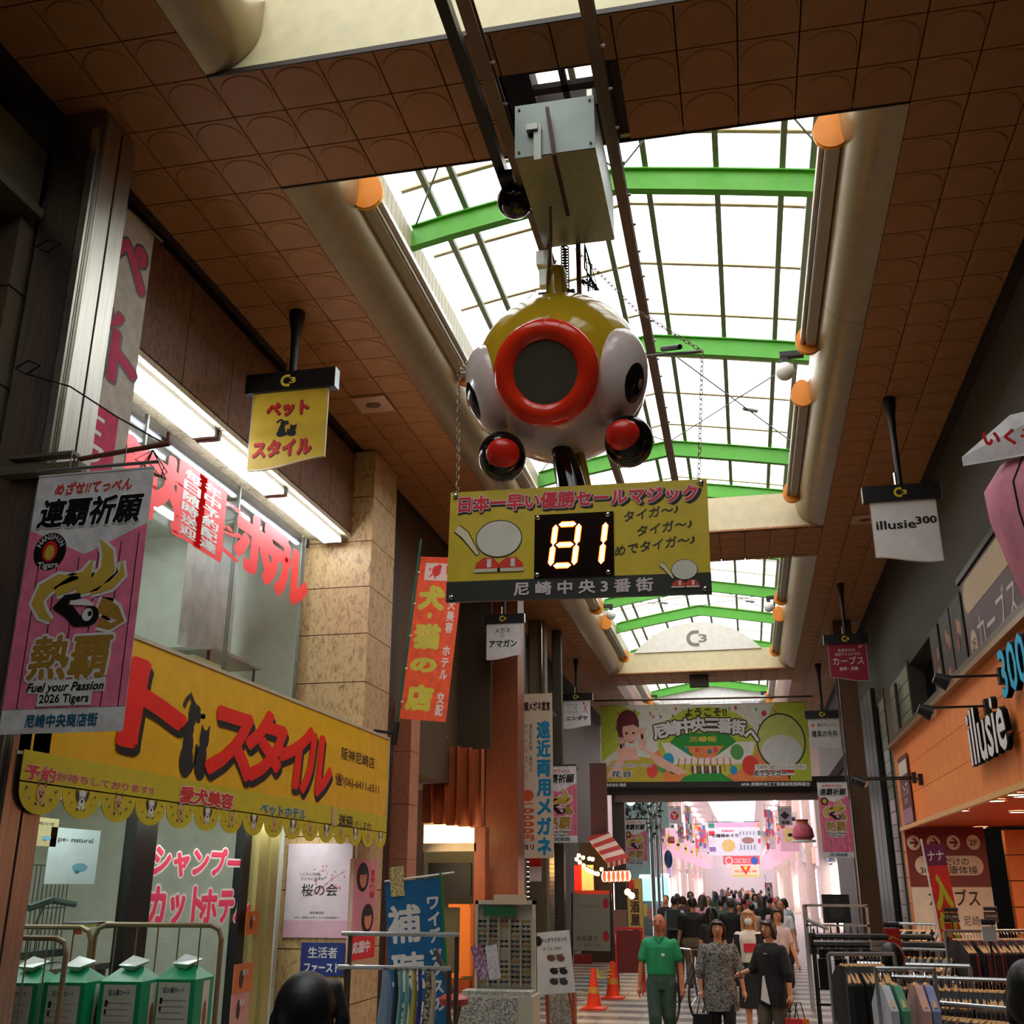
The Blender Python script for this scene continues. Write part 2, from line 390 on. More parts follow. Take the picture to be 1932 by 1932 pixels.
# glazed roof: green trusses, purlins, battens, translucent sheets
GRN=M((70,150,24),.5); GRND=M((60,120,34),.6); XM=(OL+OR)/2; HALF=(OR-OL)/2+.03
def rz_(x,base): return base+.62*(1-min(1,abs(x-XM)/HALF))**.9*.75
YB=[2.2,6.6,11,15.3,19.7,22.0,26.2,30.1,33.2,37.5,41.9,46.2]
roofE=thing('glazed_roof','translucent corrugated skylight roof on green steel beams over the arcade','roof')
XS=[XM+HALF*t for t in(-1,-.8,-.5,-.2,0,.2,.5,.8,1)]
for yb in YB:
    q=B(GRN); 
    for i in range(len(XS)-1):
        x0,x1=XS[i],XS[i+1]; z0,z1=rz_(x0,9.5),rz_(x1,9.5)
        for (ya,yz,za,zb) in((yb-.06,yb+.06,0,.02),(yb-.012,yb+.012,.02,.3),(yb-.06,yb+.06,.3,.32)):
            v=[(x0,ya,z0+za),(x1,ya,z1+za),(x1,yz,z1+za),(x0,yz,z0+za),(x0,ya,z0+zb),(x1,ya,z1+zb),(x1,yz,z1+zb),(x0,yz,z0+zb)]
            q.add(v,[(0,1,2,3)[::-1],(4,5,6,7),(0,1,5,4),(2,3,7,6),(0,4,7,3),(1,2,6,5)])
    q.obj('green_beam',roofE)
for xp in (-3.28,-2.93,-2.13,-1.3,-.66,.19,.96,1.3):
    z=rz_(xp,9.86); q=B(M((104,112,84),.6)); q.box(xp-.035,-1,z,xp+.035,46.4,z+.07); q.obj('purlin',roofE)
def arc(y,dz,q,w=.05,t=.03,m=None):
    for i in range(len(XS)-1):
        x0,x1=XS[i],XS[i+1]; z0,z1=rz_(x0,10.0)+dz,rz_(x1,10.0)+dz
        v=[(x0,y-w,z0),(x1,y-w,z1),(x1,y+w,z1),(x0,y+w,z0),(x0,y-w,z0+t),(x1,y-w,z1+t),(x1,y+w,z1+t),(x0,y+w,z0+t)]
        q.add(v,[(0,3,2,1),(4,5,6,7),(0,1,5,4),(2,3,7,6),(0,4,7,3),(1,2,6,5)],m)
y=.3
SHEETA=translucent_mat('clear_corrugated_sheet',(250,250,246),.25); SHEETB=translucent_mat('pinkish_corrugated_sheet',(246,232,224),.55); SHEETC=translucent_mat('lilac_corrugated_sheet',(236,228,240),.5)
k=0; cuts=[]
while y<46: cuts.append(y); y+=1.46
for i,y in enumerate(cuts):
    q=B(M((190,170,140),.7)); arc(y,0,q,.03,.025); q.obj('sheet_batten',roofE)
    q=B(SHEETB if i%7==6 else SHEETC if i in(10,11,17,18) else SHEETA); vs=[];fs=[]
    for j,yy in enumerate((y,y+1.46)):
        for x in XS: vs.append((x,yy,rz_(x,10.05)))
    n=len(XS)
    for a in range(n-1): fs.append((a,a+1,n+a+1,n+a))
    q.add(vs,fs); q.obj('roof_sheet',roofE)
q=B(M((90,92,80),.5,.5))
for (ya,yb) in ((6.6,11),(15.3,19.7),(22,26.2),(30.1,33.2)):
    for (xa,xb) in((OL,XM),(XM,OR)):
        q.tube([(xa,ya,rz_(xa,9.8)),(xb,yb,rz_(xb,9.8))],.012); q.tube([(xb,ya,rz_(xb,9.8)),(xa,yb,rz_(xa,9.8))],.012)
        mxp=Vector((xa*.4+xb*.6,ya*.4+yb*.6,rz_(xa*.4+xb*.6,9.8))); q.tube([mxp+Vector((-.12,-.1,0)),mxp+Vector((.12,.1,.02))],.035,n=6)
q.obj('brace_rod',roofE)
# side walls, plain parts
DW=M((58,46,36),.8); DG=M((62,55,40),.75)
struct(B(DG).box(WR,11.2,5.72,WR+.3,46,CZ+.05).box(WR,-1,4.2,WR+.3,11.2,CZ+.05).obj('wall_right'))
struct(B(M((30,28,26),.8)).box(WR+.02,9,4.1,WR+.5,24.2,4.62).obj('wall_right_lower'))
struct(B(M((92,70,44),.8)).box(-6.6,14.0,3.6,-5.02,24,CZ+.05).obj('wall_left'))
struct(B(DW).box(-9.5,-1.2,-.1,5.6,-1,10).obj('wall_back'))
# cover boards closing the outside of the arcade so that only the roof lets the sky in
struct(B(M((120,116,108),.8)).box(-9.4,-1.2,-.1,-9.1,46,8.0).obj('wall_outer_left')); struct(B(M((120,116,108),.8)).box(5.4,-1.2,-.1,5.6,46,8.0).obj('wall_outer_right'))
struct(B(M((110,106,98),.8)).box(-9.4,-1.2,CZ+.3,OL-.2,46.5,CZ+.5).box(OR+.2,-1.2,CZ+.3,5.6,46.5,CZ+.5).obj('roof_deck'))
# ================================================================ flat art helper
class Art:
    def __init__(s,root,part='lettering'): s.r=root; s.mw=root.matrix_world.copy(); s.inv=s.mw.inverted(); s.bs={}; s.z=.003; s.part=part
    def p(s,px,py):
        o=s.inv@O0; d=(s.inv.to_3x3()@ray(px,py)); t=-o.z/d.z; q=o+d*t; return (q.x,q.y)
    def b(s,key): 
        if key not in s.bs: s.bs[key]=B()
        return s.bs[key]
    def lay(s): s.z+=.0022; return s.z
    def T(s,txt,a,c,m,key='lettering',off=.0,z=None,skew=0,sh=None,out=None,rot=0,vert=False):
        """text filling the pixel box a (left top) to c (right bottom)"""
        x0,y0=s.p(*a); x1,y1=s.p(*c); return s.TL(txt,(x0+x1)/2,(y0+y1)/2,abs(x1-x0),abs(y1-y0),m,key,off,z,skew,sh,out,rot,vert)
    def TL(s,txt,x,y,w,h,m,key='lettering',off=0.,z=None,skew=0,sh=None,out=None,rot=0,vert=False):
        z=z or s.z
        def put(mm,dx,dy,zz,of):
            bb=s.b(key)
            if vert:
                n=len(txt); st=h/n; bb.vtext(txt,x+dx,y+dy+h/2-st/2,st*.95,st,mm,zz,of,w=w)
            else: bb.text(txt,x+dx,y+dy,h,mm,zz,of,w=w,skew=skew,rot=rot)
        if sh: put(sh[0],sh[1],sh[2],z-.0015,off+.01)
        if out: put(out[0],0,0,z-.001,out[1])
        put(m,0,0,z,off)
    def poly(s,pts,m,key='artwork',z=None): s.b(key).flat([s.p(*q) for q in pts],z or s.z,m)
    def polyL(s,pts,m,key='artwork',z=None): s.b(key).flat(pts,z or s.z,m)
    def done(s,labels=None):
        for k,b in s.bs.items():
            if b.f: b.obj(k,s.r,label=(labels or {}).get(k))
def slab_quad(b,O,facing,w,h,t,m): b.box(-w/2,-h/2,-t,w/2,h/2,0,m,frame(O,facing))
# ================================================================ near left: steel column, dark frame wall, banners
r=thing('arcade_column','square brushed steel arcade column nearest the camera at upper left','column',(-4.74,6.2,0))
B(STEEL).box(-.21,-.2,0,.21,.2,7.69).obj('column_body',r)
q=B(STEEL); q.box(.212,-.19,0,.24,-.012,7.6); q.box(.212,.012,0,.24,.19,7.6); q.box(-.2,-.225,2.2,.13,-.205,6.9); q.obj('cladding_panel',r)
B(M((235,235,225),.2,.9)).box(.14,-.232,0,.2,-.205,7.5).obj('highlight_strip',r)  # brighter strip imitates the highlight running down the column face
DKB=M((50,34,26),.7)
q=B(M((88,82,62),.7)); 
struct(B(M((34,30,24),.8)).box(-7.4,1.5,0,-5.5,5.9,7.6).obj('wall_near_left'))
r=thing('dark_roof_girder','dark steel girder running along the ceiling edge at top left','beam',(0,0,0)); q.box(-5.35,1.0,6.75,-4.95,5.95,7.3); q.box(-5.42,1.0,6.7,-4.9,5.95,6.78); q.obj('girder_body',r)
r=thing('reddish_wall_post','reddish brown wooden post left of the steel column','post',(-5.18,5.6,0)); B(M((96,40,20),.6,kind='wood')).box(-.07,-.15,0,.07,.15,6.6).obj('post_body',r)
r=thing('stone_wall_pier','dark mottled stone pier between the reddish post and the steel column','pier',(-5.25,6.05,0))
for i in range(9): B(M((92,78,58),.7,kind='stone')).box(-.25,-.2,i*.76+.008,.25,.2,i*.76+.752).obj('stone_block',r)
# bracket across the column with banner below
r=thing('banner_bracket','rusty steel bracket arm sticking out of the near column above the pink banner','bracket',(-4.4,6.0,4.6))
q=B(M((120,112,92),.6,.4)); q.cbox((-.12,-.1,0),(.62,.1,.06)); q.cbox((-.12,-.1,.1),(.5,.08,.025)); q.obj('bracket_plate',r)
B(M((110,62,40),.7)).cyl((.15,-.1,.06),(.82,-.1,.12),.018).cyl((.8,-.1,.1),(.8,-.1,.2),.012).obj('arm',r)
B(DKMETAL).tube([(-.35,-.1,.75),(0,-.1,.62),(.4,-.1,.35),(.78,-.1,.12)],.006,n=5).tube([(-.45,-.12,.8),(-.35,-.12,.85),(-.25,-.12,.8),(-.35,-.12,.74)],.008,n=5,closed=True).tube([(-.45,-.12,1.8),(-.35,-.12,1.85),(-.25,-.12,1.8),(-.35,-.12,1.74)],.008,n=5,closed=True).obj('tie_wire',r)
q=B(DKMETAL); 
for a in range(7):
    an=random.uniform(0,6.28); q.tube([(.7,-.1,.08),(.7+.12*math.cos(an),-.1+.05*math.sin(an),.02-.05*a%.2),(.78,-.1,-.12)],.004,n=4)
q.obj('loose_wires',r)
GOLD=M((214,178,70),.5); GOLD2=M((176,132,48),.5)
def tiger_banner(name,label,O,facing,w,h,group,detail=True,flip=False,roll=0,bot='尼崎中央商店街'):
    """pink striped festival banner; layout in units of width, origin at centre"""
    rt=panel(name,label,'banner',O,facing,w,h,M((236,232,230),.7,kind='cloth'),group,part='cloth',cloth=True,roll=roll)
    A=Art(rt); b=A.b('artwork'); W_=w; H=h/w; PK=M((250,128,160),.7,kind='cloth')
    def P(u,v): return ((u-.5)*w,(.5*h)-v*w)      # u 0..1 across, v down in widths
    top=.5; bt=H-.18
    b.flat([P(0,top-.04),P(.5,top+.18),P(1,top-.04),P(1,bt),P(0,bt)][::-1],.002,PK)
    for i,u in enumerate((.12,.28,.46,.62,.8,.94)): 
        v0=top+.02+(.2-abs(u-.5)*.42)
        b.box(P(u,0)[0]-.004*w,P(0,bt)[1],.0025,P(u,0)[0]+.004*w,P(0,v0)[1],.0032,BLACK)
    A.TL('めざせ!!てっぺん',0,P(0,.13)[1],w*.66,w*.105,M((226,60,40)),off=.03,z=.004,skew=.15)
    A.TL('連覇祈願',0,P(0,.33)[1],w*.86,w*.24,BLACK,off=.035,z=.006,skew=.15,out=(M((245,243,240)),.075))
    if detail:
        cx,cy=P(.2,top+.14); b.ell(cx,cy,.14*w,.15*w,.004,BLACK); b.ell(cx,cy,.065*w,.085*w,.0048,RED); b.ell(cx,cy-.01*w,.042*w,.06*w,.0056,GOLD)
        for k_,ch in enumerate('HANSHIN'): a=math.radians(150-k_*20); b.text(ch,cx+.108*w*math.cos(a),cy+.118*w*math.sin(a),.06*w,WHITE,.006,.02,rot=a-PI/2)
        b.text('Tigers',cx,cy-.108*w,.07*w,WHITE,.006,.02)
    else:
        cx,cy=P(.2,top+.14); b.ell(cx,cy,.13*w,.14*w,.004,M((90,40,30)),12); b.ell(cx,cy,.07*w,.08*w,.005,GOLD,10)
    # flame emblem: outlined golden tongues, dark eye patch
    def tong(pts,ws,col=GOLD):
        Q=[P2(*t) for t in pts]; b.stroke(Q,[x*w+.05*w for x in ws],.0045,WHITE); b.stroke(Q,[x*w for x in ws],.0056,col)
    e=0
    def P2(u,v): return P(u,.65+v*.66)
    tong([(.62,e-.12),(.70,e+.05),(.72,e+.25),(.62,e+.42),(.48,e+.5)],[.01,.09,.13,.12,.05])
    tong([(.83,e+.16),(.84,e+.32),(.76,e+.44),(.6,e+.52)],[.01,.06,.07,.03])
    tong([(.58,e+.13),(.55,e+.3),(.42,e+.4),(.3,e+.48)],[.01,.1,.12,.08])
    tong([(.48,e+.33),(.32,e+.34),(.2,e+.45),(.16,e+.6),(.22,e+.74),(.3,e+.82)],[.02,.1,.12,.1,.07,.02])
    tong([(.74,e+.6),(.72,e+.68),(.82,e+.76),(.88,e+.86),(.8,e+.92),(.7,e+.86)],[.08,.14,.1,.06,.05,.08],GOLD2)
    b.stroke([P2(.52,e+.54),P2(.4,e+.58),(P2(.34,e+.64)),P2(.44,e+.72),P2(.52,e+.84),P2(.62,e+.88)],[.04*w,.08*w,.1*w,.1*w,.09*w,.03*w],.007,BLACK)
    b.ell(*P2(.62,e+.78),.075*w,.075*w,.0078,BLACK,14); b.ell(*P2(.6,e+.77),.045*w,.05*w,.0086,WHITE,12); b.ell(*P2(.62,e+.76),.018*w,.022*w,.0092,BLACK,8)
    b.stroke([P2(.44,e+.62),P2(.56,e+.62),P2(.64,e+.66)],[.03*w,.05*w,.02*w],.0094,WHITE)
    A.TL('熱覇',0,P(0,1.47)[1],w*.64,w*.34,GOLD2,off=.03,z=.0072,out=(WHITE,.085),skew=.08)
    b.text('Fuel your Passion',0,P(0,1.69)[1],.09*w,BLACK,.0072,.03,w=.62*w,skew=.25); b.box(*(P(.19,1)[0],P(0,1.735)[1],.004,P(.82,0)[0],P(0,1.64)[1],.0048),WHITE)
    b.box(P(.28,0)[0],P(0,1.83)[1],.0042,P(.72,0)[0],P(0,1.73)[1],.005,WHITE); b.text('2026 Tigers',0,P(0,1.775)[1],.085*w,BLACK,.0074,.025,w=.4*w)
    A.TL(bot,0,P(0,H-.09)[1],w*.58,w*.1,M((20,95,130)),off=.03,z=.004)
    A.done(); return rt
tb=tiger_banner('festival_banner','large pink striped banner with gold flame emblem on the nearest steel column',(-4.02,5.78,3.66),'S',.84,1.70,'pink striped festival banners',roll=-.0)
q=B(M((150,150,150),.4,.6)); q.cyl((-.45,.88,0),(.45,.88,0),.012).tube([(-.2,.88,0),(-.2,1.02,0)],.004,n=4).tube([(.2,.88,0),(.2,1.02,0)],.004,n=4); q.obj('hanging_rod',tb)
# second tall banner hanging behind the column, slanting rod
mw=frame((-4.68,6.72,6.05),PI/2); r=thing('pet_shop_banner','tall cream and pink pet shop banner hanging behind the near steel column','banner',mw=mw)
q=B(M((205,196,178),.7,kind='cloth')); vs=[(-.36,-1.2,0),(.36,-1.2,0),(.36,1.2,0),(-.36,1.2,0)]; q.box(-.36,-1.2,-.006,.36,1.2,0); q.obj('cloth',r)
A=Art(r); b=A.b('artwork'); DP=M((214,48,96),.7,kind='cloth')
A.TL('ペ',.05,.78,.5,.55,DP,off=.05,z=.004,out=(BLACK,.09)); A.TL('ッ',-.1,.2,.34,.3,DP,off=.05,z=.004,out=(BLACK,.09)); A.TL('ト',.16,-.12,.34,.5,DP,off=.05,z=.004,out=(BLACK,.09))
b.box(-.36,-1.18,.001,.2,-.6,.003,DP); b.box(-.1,-.72,.003,.02,-.69,.005,WHITE); b.box(-.12,-.84,.003,.0,-.81,.005,WHITE); A.TL('フ',-.05,-1.0,.2,.2,WHITE,off=.05,z=.005)
b.stroke([(-.3,-.2),(-.24,-.1),(-.1,-.12),(-.05,-.3),(-.1,-.45),(-.26,-.5),(-.32,-.38),(-.3,-.2)],.012,.003,BLACK)
b.stroke([(-.22,-.28),(-.18,-.34),(-.12,-.3)],.02,.004,BLACK); A.done()
B(M((120,110,90),.5,.5)).cyl((-.5,1.16,-.01),(.5,1.25,-.01),.014).obj('hanging_rod',r)
# ================================================================ pet shop front
r=thing('pet_shop_facade','brown travertine fascia of the pet shop above the fluorescent lights','facade',(-5.0,6.4,0)); ST=M((128,88,60),.6,kind='stone',rgb2=(78,50,34)); ST2=M((196,160,118),.5,kind='stone',rgb2=(120,88,58))
for i in range(7):
    y0=.02+i*.955; B(ST).box(-.3,y0+.006,6.47,0,y0+.949,7.62).obj('stone_slab',r)
q=B(M((206,190,160),.5,kind='stone',rgb2=(150,128,96)));
for i in range(7): 
    y0=.02+i*.955; B(q.mat).box(-.62,y0+.006,6.4,-.01,y0+.949,6.46).obj('soffit_slab',r)
B(M((70,60,48),.7)).box(-.66,0,6.3,-.6,6.7,6.4).obj('window_head',r)
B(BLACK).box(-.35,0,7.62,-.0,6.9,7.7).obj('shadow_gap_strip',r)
TUBE=M((235,245,255),.4,emit=26.)
for i,(ya,yb) in enumerate(((7.3,9.2),(9.28,10.95),(11.0,12.85))):
    t=thing('fluorescent_light',('fluorescent twin tube light nearest the camera above the pet shop window','middle fluorescent twin tube light above the pet shop window','fluorescent twin tube light farthest along above the pet shop window')[i],'light',(-5.2,ya,6.38),group='twin tube lights over the pet shop window')
    L_=yb-ya; q=B(WHITE); q.box(-.12,0,-.03,.12,L_,.02); q.box(-.13,-.02,-.09,.13,.03,.02,M((120,112,100))); q.box(-.13,L_-.03,-.09,.13,L_+.02,.02,M((120,112,100))); q.obj('fixture_body',t)
    for x in(-.1,.11): B(TUBE).cyl((x,.04,-.07),(x,L_-.04,-.07),.024,n=10).obj('tube',t)
# window wall
r=thing('pet_shop_window','tall pet shop display window with red lettering on the upper glass','window',(-5.5,6.4,0)); q=B(M((150,150,140),.3,.6))
FRM=M((120,120,112),.35,.7); YW=6.3
B(FRM).box(-.04,0,3.6,.04,6.25,3.68).obj('window_rail',r)
for y in(0,2.2,4.25,6.2): B(FRM).box(-.02,y-.012,3.68,.02,y+.012,6.32).obj('glass_joint',r)
for a,c in((0.02,2.19),(2.21,4.24),(4.26,6.19)): B(GLASS).box(-.006,a,3.7,.006,c,6.3).obj('upper_pane',r)
A=Art(thing('window_lettering','red shop window lettering on the upper glass of the pet shop','lettering',mw=frame((-5.48,9.5,5),'E'))); RR=M((232,52,52),.5,emit=.12)
for ch,a,c in (('室',(205,790),(288,925)),('内',(292,838),(346,1018)),('ホ',(453,945),(506,1108)),('テ',(497,968),(540,1130)),('ル',(528,1005),(574,1160))): A.T(ch,a,c,RR,off=.055)
for ch,a,c in (('ペ',(408,928),(456,975)),('ッ',(415,975),(452,1025)),('ト',(410,1010),(445,1075))): A.T(ch,a,c,RR,off=.05)
for tx,xa,ya,xb,yb in(('毎日随時送迎',352,905,370,1025),('年中予約配達',390,930,408,1050)):
    x0,y0=A.p(xa-12,ya-40);x1,y1=A.p(xb+8,yb+12)
    A.b('lettering').box(min(x0,x1),y1,.0,max(x0,x1),y0,.002,RR); A.TL(tx,(x0+x1)/2,(y0+y1)/2,abs(x1-x0)*.62,abs(y1-y0)*.9,M((225,228,220)),off=.03,z=.005,vert=True)
A.done()
# interior
IW=M((186,190,176),.7); r=thing('pet_shop_interior','pale walled pet shop room behind the display window','room',(-8.9,6.3,0))
q=B(IW); q.box(0,0,0,.1,7,6.6); q.box(0,0,0,3.3,.1,6.6); q.box(0,6.45,0,3.3,6.55,6.6); q.box(0,0,6.5,3.3,6.7,6.6); q.obj('room_walls',r)
B(M((150,140,120),.6)).box(.1,.1,-.0,3.35,6.45,.03).obj('room_floor',r); B(M((160,155,140),.6)).box(.1,.1,3.45,3.2,6.45,3.62).obj('mezzanine_floor',r)
t0=None
for i in range(3):
    t=thing('ceiling_tube_light',('near','middle','far')[i]+' white tube light on the ceiling inside the pet shop upper room','light',(-7.0,7.2+i*2,6.44),group='tube lights inside the pet shop'); B(WHITE).box(-.1,-.0,0,.1,1.2,.04).obj('fixture_body',t); B(TUBE).cyl((0,.03,-.03),(0,1.17,-.03),.016,n=8).obj('tube',t)
for i in range(2):
    t=thing('ceiling_tube_light',('left','right')[i]+' white tube light on the lower ceiling inside the pet shop','light',(-6.4,7.0+i*2.4,3.38),group='tube lights inside the pet shop'); B(WHITE).box(-.1,0,0,.1,1.2,.04).obj('fixture_body',t); B(TUBE).cyl((0,.03,-.03),(0,1.17,-.03),.016,n=8).obj('tube',t)
def table(label,O,w,d,h,mat,name='folding_table',cat='table',rz=0):
    t=thing(name,label,cat,O,rz=rz); B(mat).box(-w/2,-d/2,h-.04,w/2,d/2,h).obj('tabletop',t)
    for x in(-w/2+.08,w/2-.08):
        for y in(-d/2+.06,d/2-.06): B(DKMETAL).cyl((x,y,0),(x,y,h-.04),.018,n=6).obj('leg',t)
    return t
table('brown folding table near the glass upstairs in the pet shop',(-6.15,8.3,3.62),.9,1.5,1.0,M((120,90,60),.5,kind='wood'))
table('grey grooming table at the right end upstairs in the pet shop',(-6.1,11.4,3.62),.8,1.3,.85,M((150,148,140),.4))
t=thing('white_curtain','white hanging sheet at the right end of the pet shop upper room','curtain',(-6.4,11.9,0)); q=B(M((214,214,206),.8,kind='cloth')); 
q.add([(.0+.05*math.sin(i*1.3),-.7+i*.1,z) for z in(4.6,6.4) for i in range(15)],[(i,i+1,16+i,15+i) for i in range(14)]); q.obj('sheet',t)
t=thing('patterned_box','pale box with brown leaf pattern standing upstairs in the pet shop window','box',(-5.85,10.6,3.62)); B(M((212,206,150),.6,kind='print',rgb2=(120,100,70),s=.3)).box(-.2,-.35,0,.2,.35,.62).obj('box_body',t); B(M((190,186,140))).box(-.21,-.36,.6,.21,.36,.64).obj('lid',t)
for i in range(5):
    t=thing('grooming_bottle',('white','green','lilac','brown','cream')[i]+' grooming bottle on the brown folding table upstairs','bottle',(-6.05-.08*(i%2),7.9+i*.18,4.62),group='grooming bottles on the upstairs table'); cc=(WHITE,M((60,90,60)),M((190,190,200)),M((90,70,50)),M((220,210,180)))[i]
    B(cc).lathe([(0,0),(.035,0),(.035,.12),(.015,.15),(.015,.17)],n=8).obj('bottle_body',t); B(BLACK).cyl((0,0,.17),(0,0,.19),.017,n=8).obj('cap',t)
# stone pier right of the shop
r=thing('travertine_pier','beige travertine block pier between the pet shop and the optician','pier',(-5.15,13.5,0)); 
zz=[0,.6,1.2,1.87,2.5,3.14,3.78,4.42,5.06,5.7,6.34,6.98,7.66]
for i in range(12): B(M((206,172,122),.5,kind='stone',rgb2=(140,102,62))).box(-1.0,-.5,zz[i]+.012,.45,.48,zz[i+1]-.0).obj('stone_block',r)
B(M((60,40,26),.8)).box(-.98,-.48,0,.43,.46,7.66).obj('mortar_core',r)
# lower shop front
r=thing('pet_shop_lower_front','lower pet shop window and door with dark posts and yellow jambs','shopfront',(-5.3,6.5,0))
B(GLASS).box(-.006,.1,.5,.006,2.3,2.75).obj('display_pane',r); B(GLASS).box(-.006,2.75,.1,.006,4.45,2.75).obj('door_pane',r)
B(M((22,20,18),.4)).box(-.05,2.32,0,.06,2.68,3.5).obj('black_post',r); B(M((16,15,14),.4)).box(-.05,4.5,0,.05,4.68,3.5).obj('black_post',r)
for y in(4.8,5.12): B(M((176,160,96),.5)).box(-.03,y,0,.09,y+.2,2.75).obj('yellow_jamb',r)
B(M((196,164,112),.5,kind='stone',rgb2=(140,106,70))).box(-.04,0,0,.05,2.3,.5).obj('window_sill_block',r)
ww=B(M((150,128,92),.5,kind='stone',rgb2=(118,92,60)))

# yellow sign
rs=thing('pet_shop_sign','long yellow sign board with big red katakana over the pet shop door','sign',mw=frame((-4.5,9.75,3.24),'E'))
SY=M((240,186,10),.45); B(SY).box(-3.68,-.49,-.28,3.7,.49,0).obj('sign_face',rs); B(M((200,190,160),.5)).box(-3.7,.49,-.3,3.72,.52,.01).box(-3.7,-.51,-.3,3.72,-.49,.01).box(3.7,-.5,-.3,3.73,.52,.01).obj('sign_trim',rs)
A=Art(rs); SR=M((255,28,12),.45); sh=(BLACK,.035,-.05)
for ch,a,c in(('ペ',(60,1180),(160,1330)),('ッ',(160,1230),(245,1370)),('ト',(243,1225),(345,1440)),('ス',(398,1305),(478,1485)),('タ',(466,1325),(535,1490)),('イ',(528,1345),(585,1500)),('ル',(572,1365),(625,1515))):
    dx=(c[0]-a[0])*.09; A.T(ch,(a[0]+dx,a[1]),(c[0]-dx,c[1]),SR,off=.045,z=.009,sh=sh,skew=.12)
A.T('阪神尼崎店',(645,1408),(706,1452),M((70,30,10)),off=.015); A.T('☎(06)-6411-6511',(633,1458),(714,1500),M((90,30,10)),off=.015)
def animals(A,P,k=1,zz=.004):
    """dog and cat silhouettes seen from behind; P maps local layout (0..1) to panel coordinates"""
    b=A.b('pet_silhouettes'); m=M((12,14,24)); o=P(0,0); ux=P(1,0)[0]-o[0]; uy=P(0,1)[1]-o[1]
    def e(u,v,ru,rv,an=0,dz=0): q=P(u,v); b.ell(q[0],q[1],abs(ux)*ru,abs(uy)*rv,zz+dz,m,16,ang=an)
    def k(pts,w,dz=.0004): b.stroke([P(*t) for t in pts],w*abs(ux),zz+dz,m)
    e(.26,.2,.22,.2); e(.27,.38,.17,.2,0,.0002); e(.28,.58,.13,.12,0,.0004); e(.33,.76,.14,.16,0,.0006); k([(.3,.9),(.2,.98),(.08,.9),(.02,.82)],.1); k([(.42,.86),(.52,.84),(.54,.68)],.11); k([(.42,.08),(.54,.2),(.56,.42),(.62,.38)],.07)
    e(.76,.16,.19,.16); e(.77,.3,.15,.17,0,.0002); e(.8,.5,.16,.12,0,.0004); b.flat([P(.66,.54),P(.68,.68),P(.78,.6)],zz+.0006,m); b.flat([P(.84,.6),P(.95,.7),P(.95,.52)],zz+.0006,m); k([(.6,.08),(.56,.2),(.6,.38)],.05)
x0,y0=A.p(332,1465); x1,y1=A.p(402,1330); 
animals(A,lambda u,v:(x0+(x1-x0)*u,y0+(y1-y0)*v*1.05)); A.T('♬',(375,1340),(386,1362),BLACK); A.done()
# valance with scallops
mw=frame((-4.47,9.75,2.56),'E'); rv=thing('scalloped_valance','yellow green scalloped valance with printed pets under the pet shop sign','valance',mw=mw)
VM=M((208,190,26),.6); q=B(VM); q.box(-3.66,-.0,-.006,3.66,.2,0); N_=16; pw=7.32/N_; 
A=Art(rv); pr=A.b('printed_pets'); 
for i in range(N_):
    cx=-3.66+pw*(i+.5); P=[(cx-pw/2,.01)]+[(cx+pw/2*math.cos(t),.0-.19*math.sin(t)**.8) for t in [PI-PI*k_/12 for k_ in range(13)]]+[(cx+pw/2,.01)]
    sc=B(VM); sc.prism(P,-.006,0); sc.obj('scallop',rv)
    f0=WHITE if i%2 else M((214,170,110)); e0=M((60,52,44)) if i%2 else M((120,80,50))
    pr.ell(cx,-.055,.05,.055,.003,f0,14)
    for s_ in(-1,1):
        if i%2: pr.ell(cx+s_*.055,-.04,.018,.045,.004,e0,8,ang=s_*-.4)
        else: pr.flat([(cx+s_*.05,-.02),(cx+s_*.045,.03),(cx+s_*.018,-.0)],.002,e0)
        pr.ell(cx+s_*.018,-.052,.006,.012,.005,BLACK,6); pr.ell(cx+s_*.03,-.12,.022,.014,.003,f0,8)
    pr.ell(cx,-.075,.014,.011,.005,BLACK,6)
    for k_ in range(6):
        a=PI+PI*(k_+.5)/6; cc=(M((30,110,130)) if i%2==0 else M((220,80,50))); pr.flat([(cx+.16*math.cos(a)+.012*math.cos(j*PI*.4+PI/2)*(1 if j%1==0 else .5),-.0+.13*math.sin(a)+.012*math.sin(j*PI*.8)) for j in range(5)],.003,cc)
q.obj('valance_cloth',rv)
RED2=M((214,50,40)); A.T('予約',(50,1440),(102,1478),RED2,off=.03,out=(WHITE,.06)); A.T('お待ちしております!!',(108,1455),(288,1500),RED2,off=.01,out=(WHITE,.04))
A.T('愛犬美容',(342,1482),(437,1528),RED2,off=.05,out=(WHITE,.1),z=.006); A.T('ペットホテル',(492,1512),(576,1548),M((20,110,80)),off=.03,out=(WHITE,.07),z=.006); A.T('送迎',(640,1535),(664,1562),BLACK,off=.03); A.T('いたします!!',(665,1545),(700,1570),BLACK)
x,y=A.p(630,1540); A.b('taped_patch').box(x-.07,y-.1,.004,x+.07,y+.1,.008,M((210,180,120))); A.done()
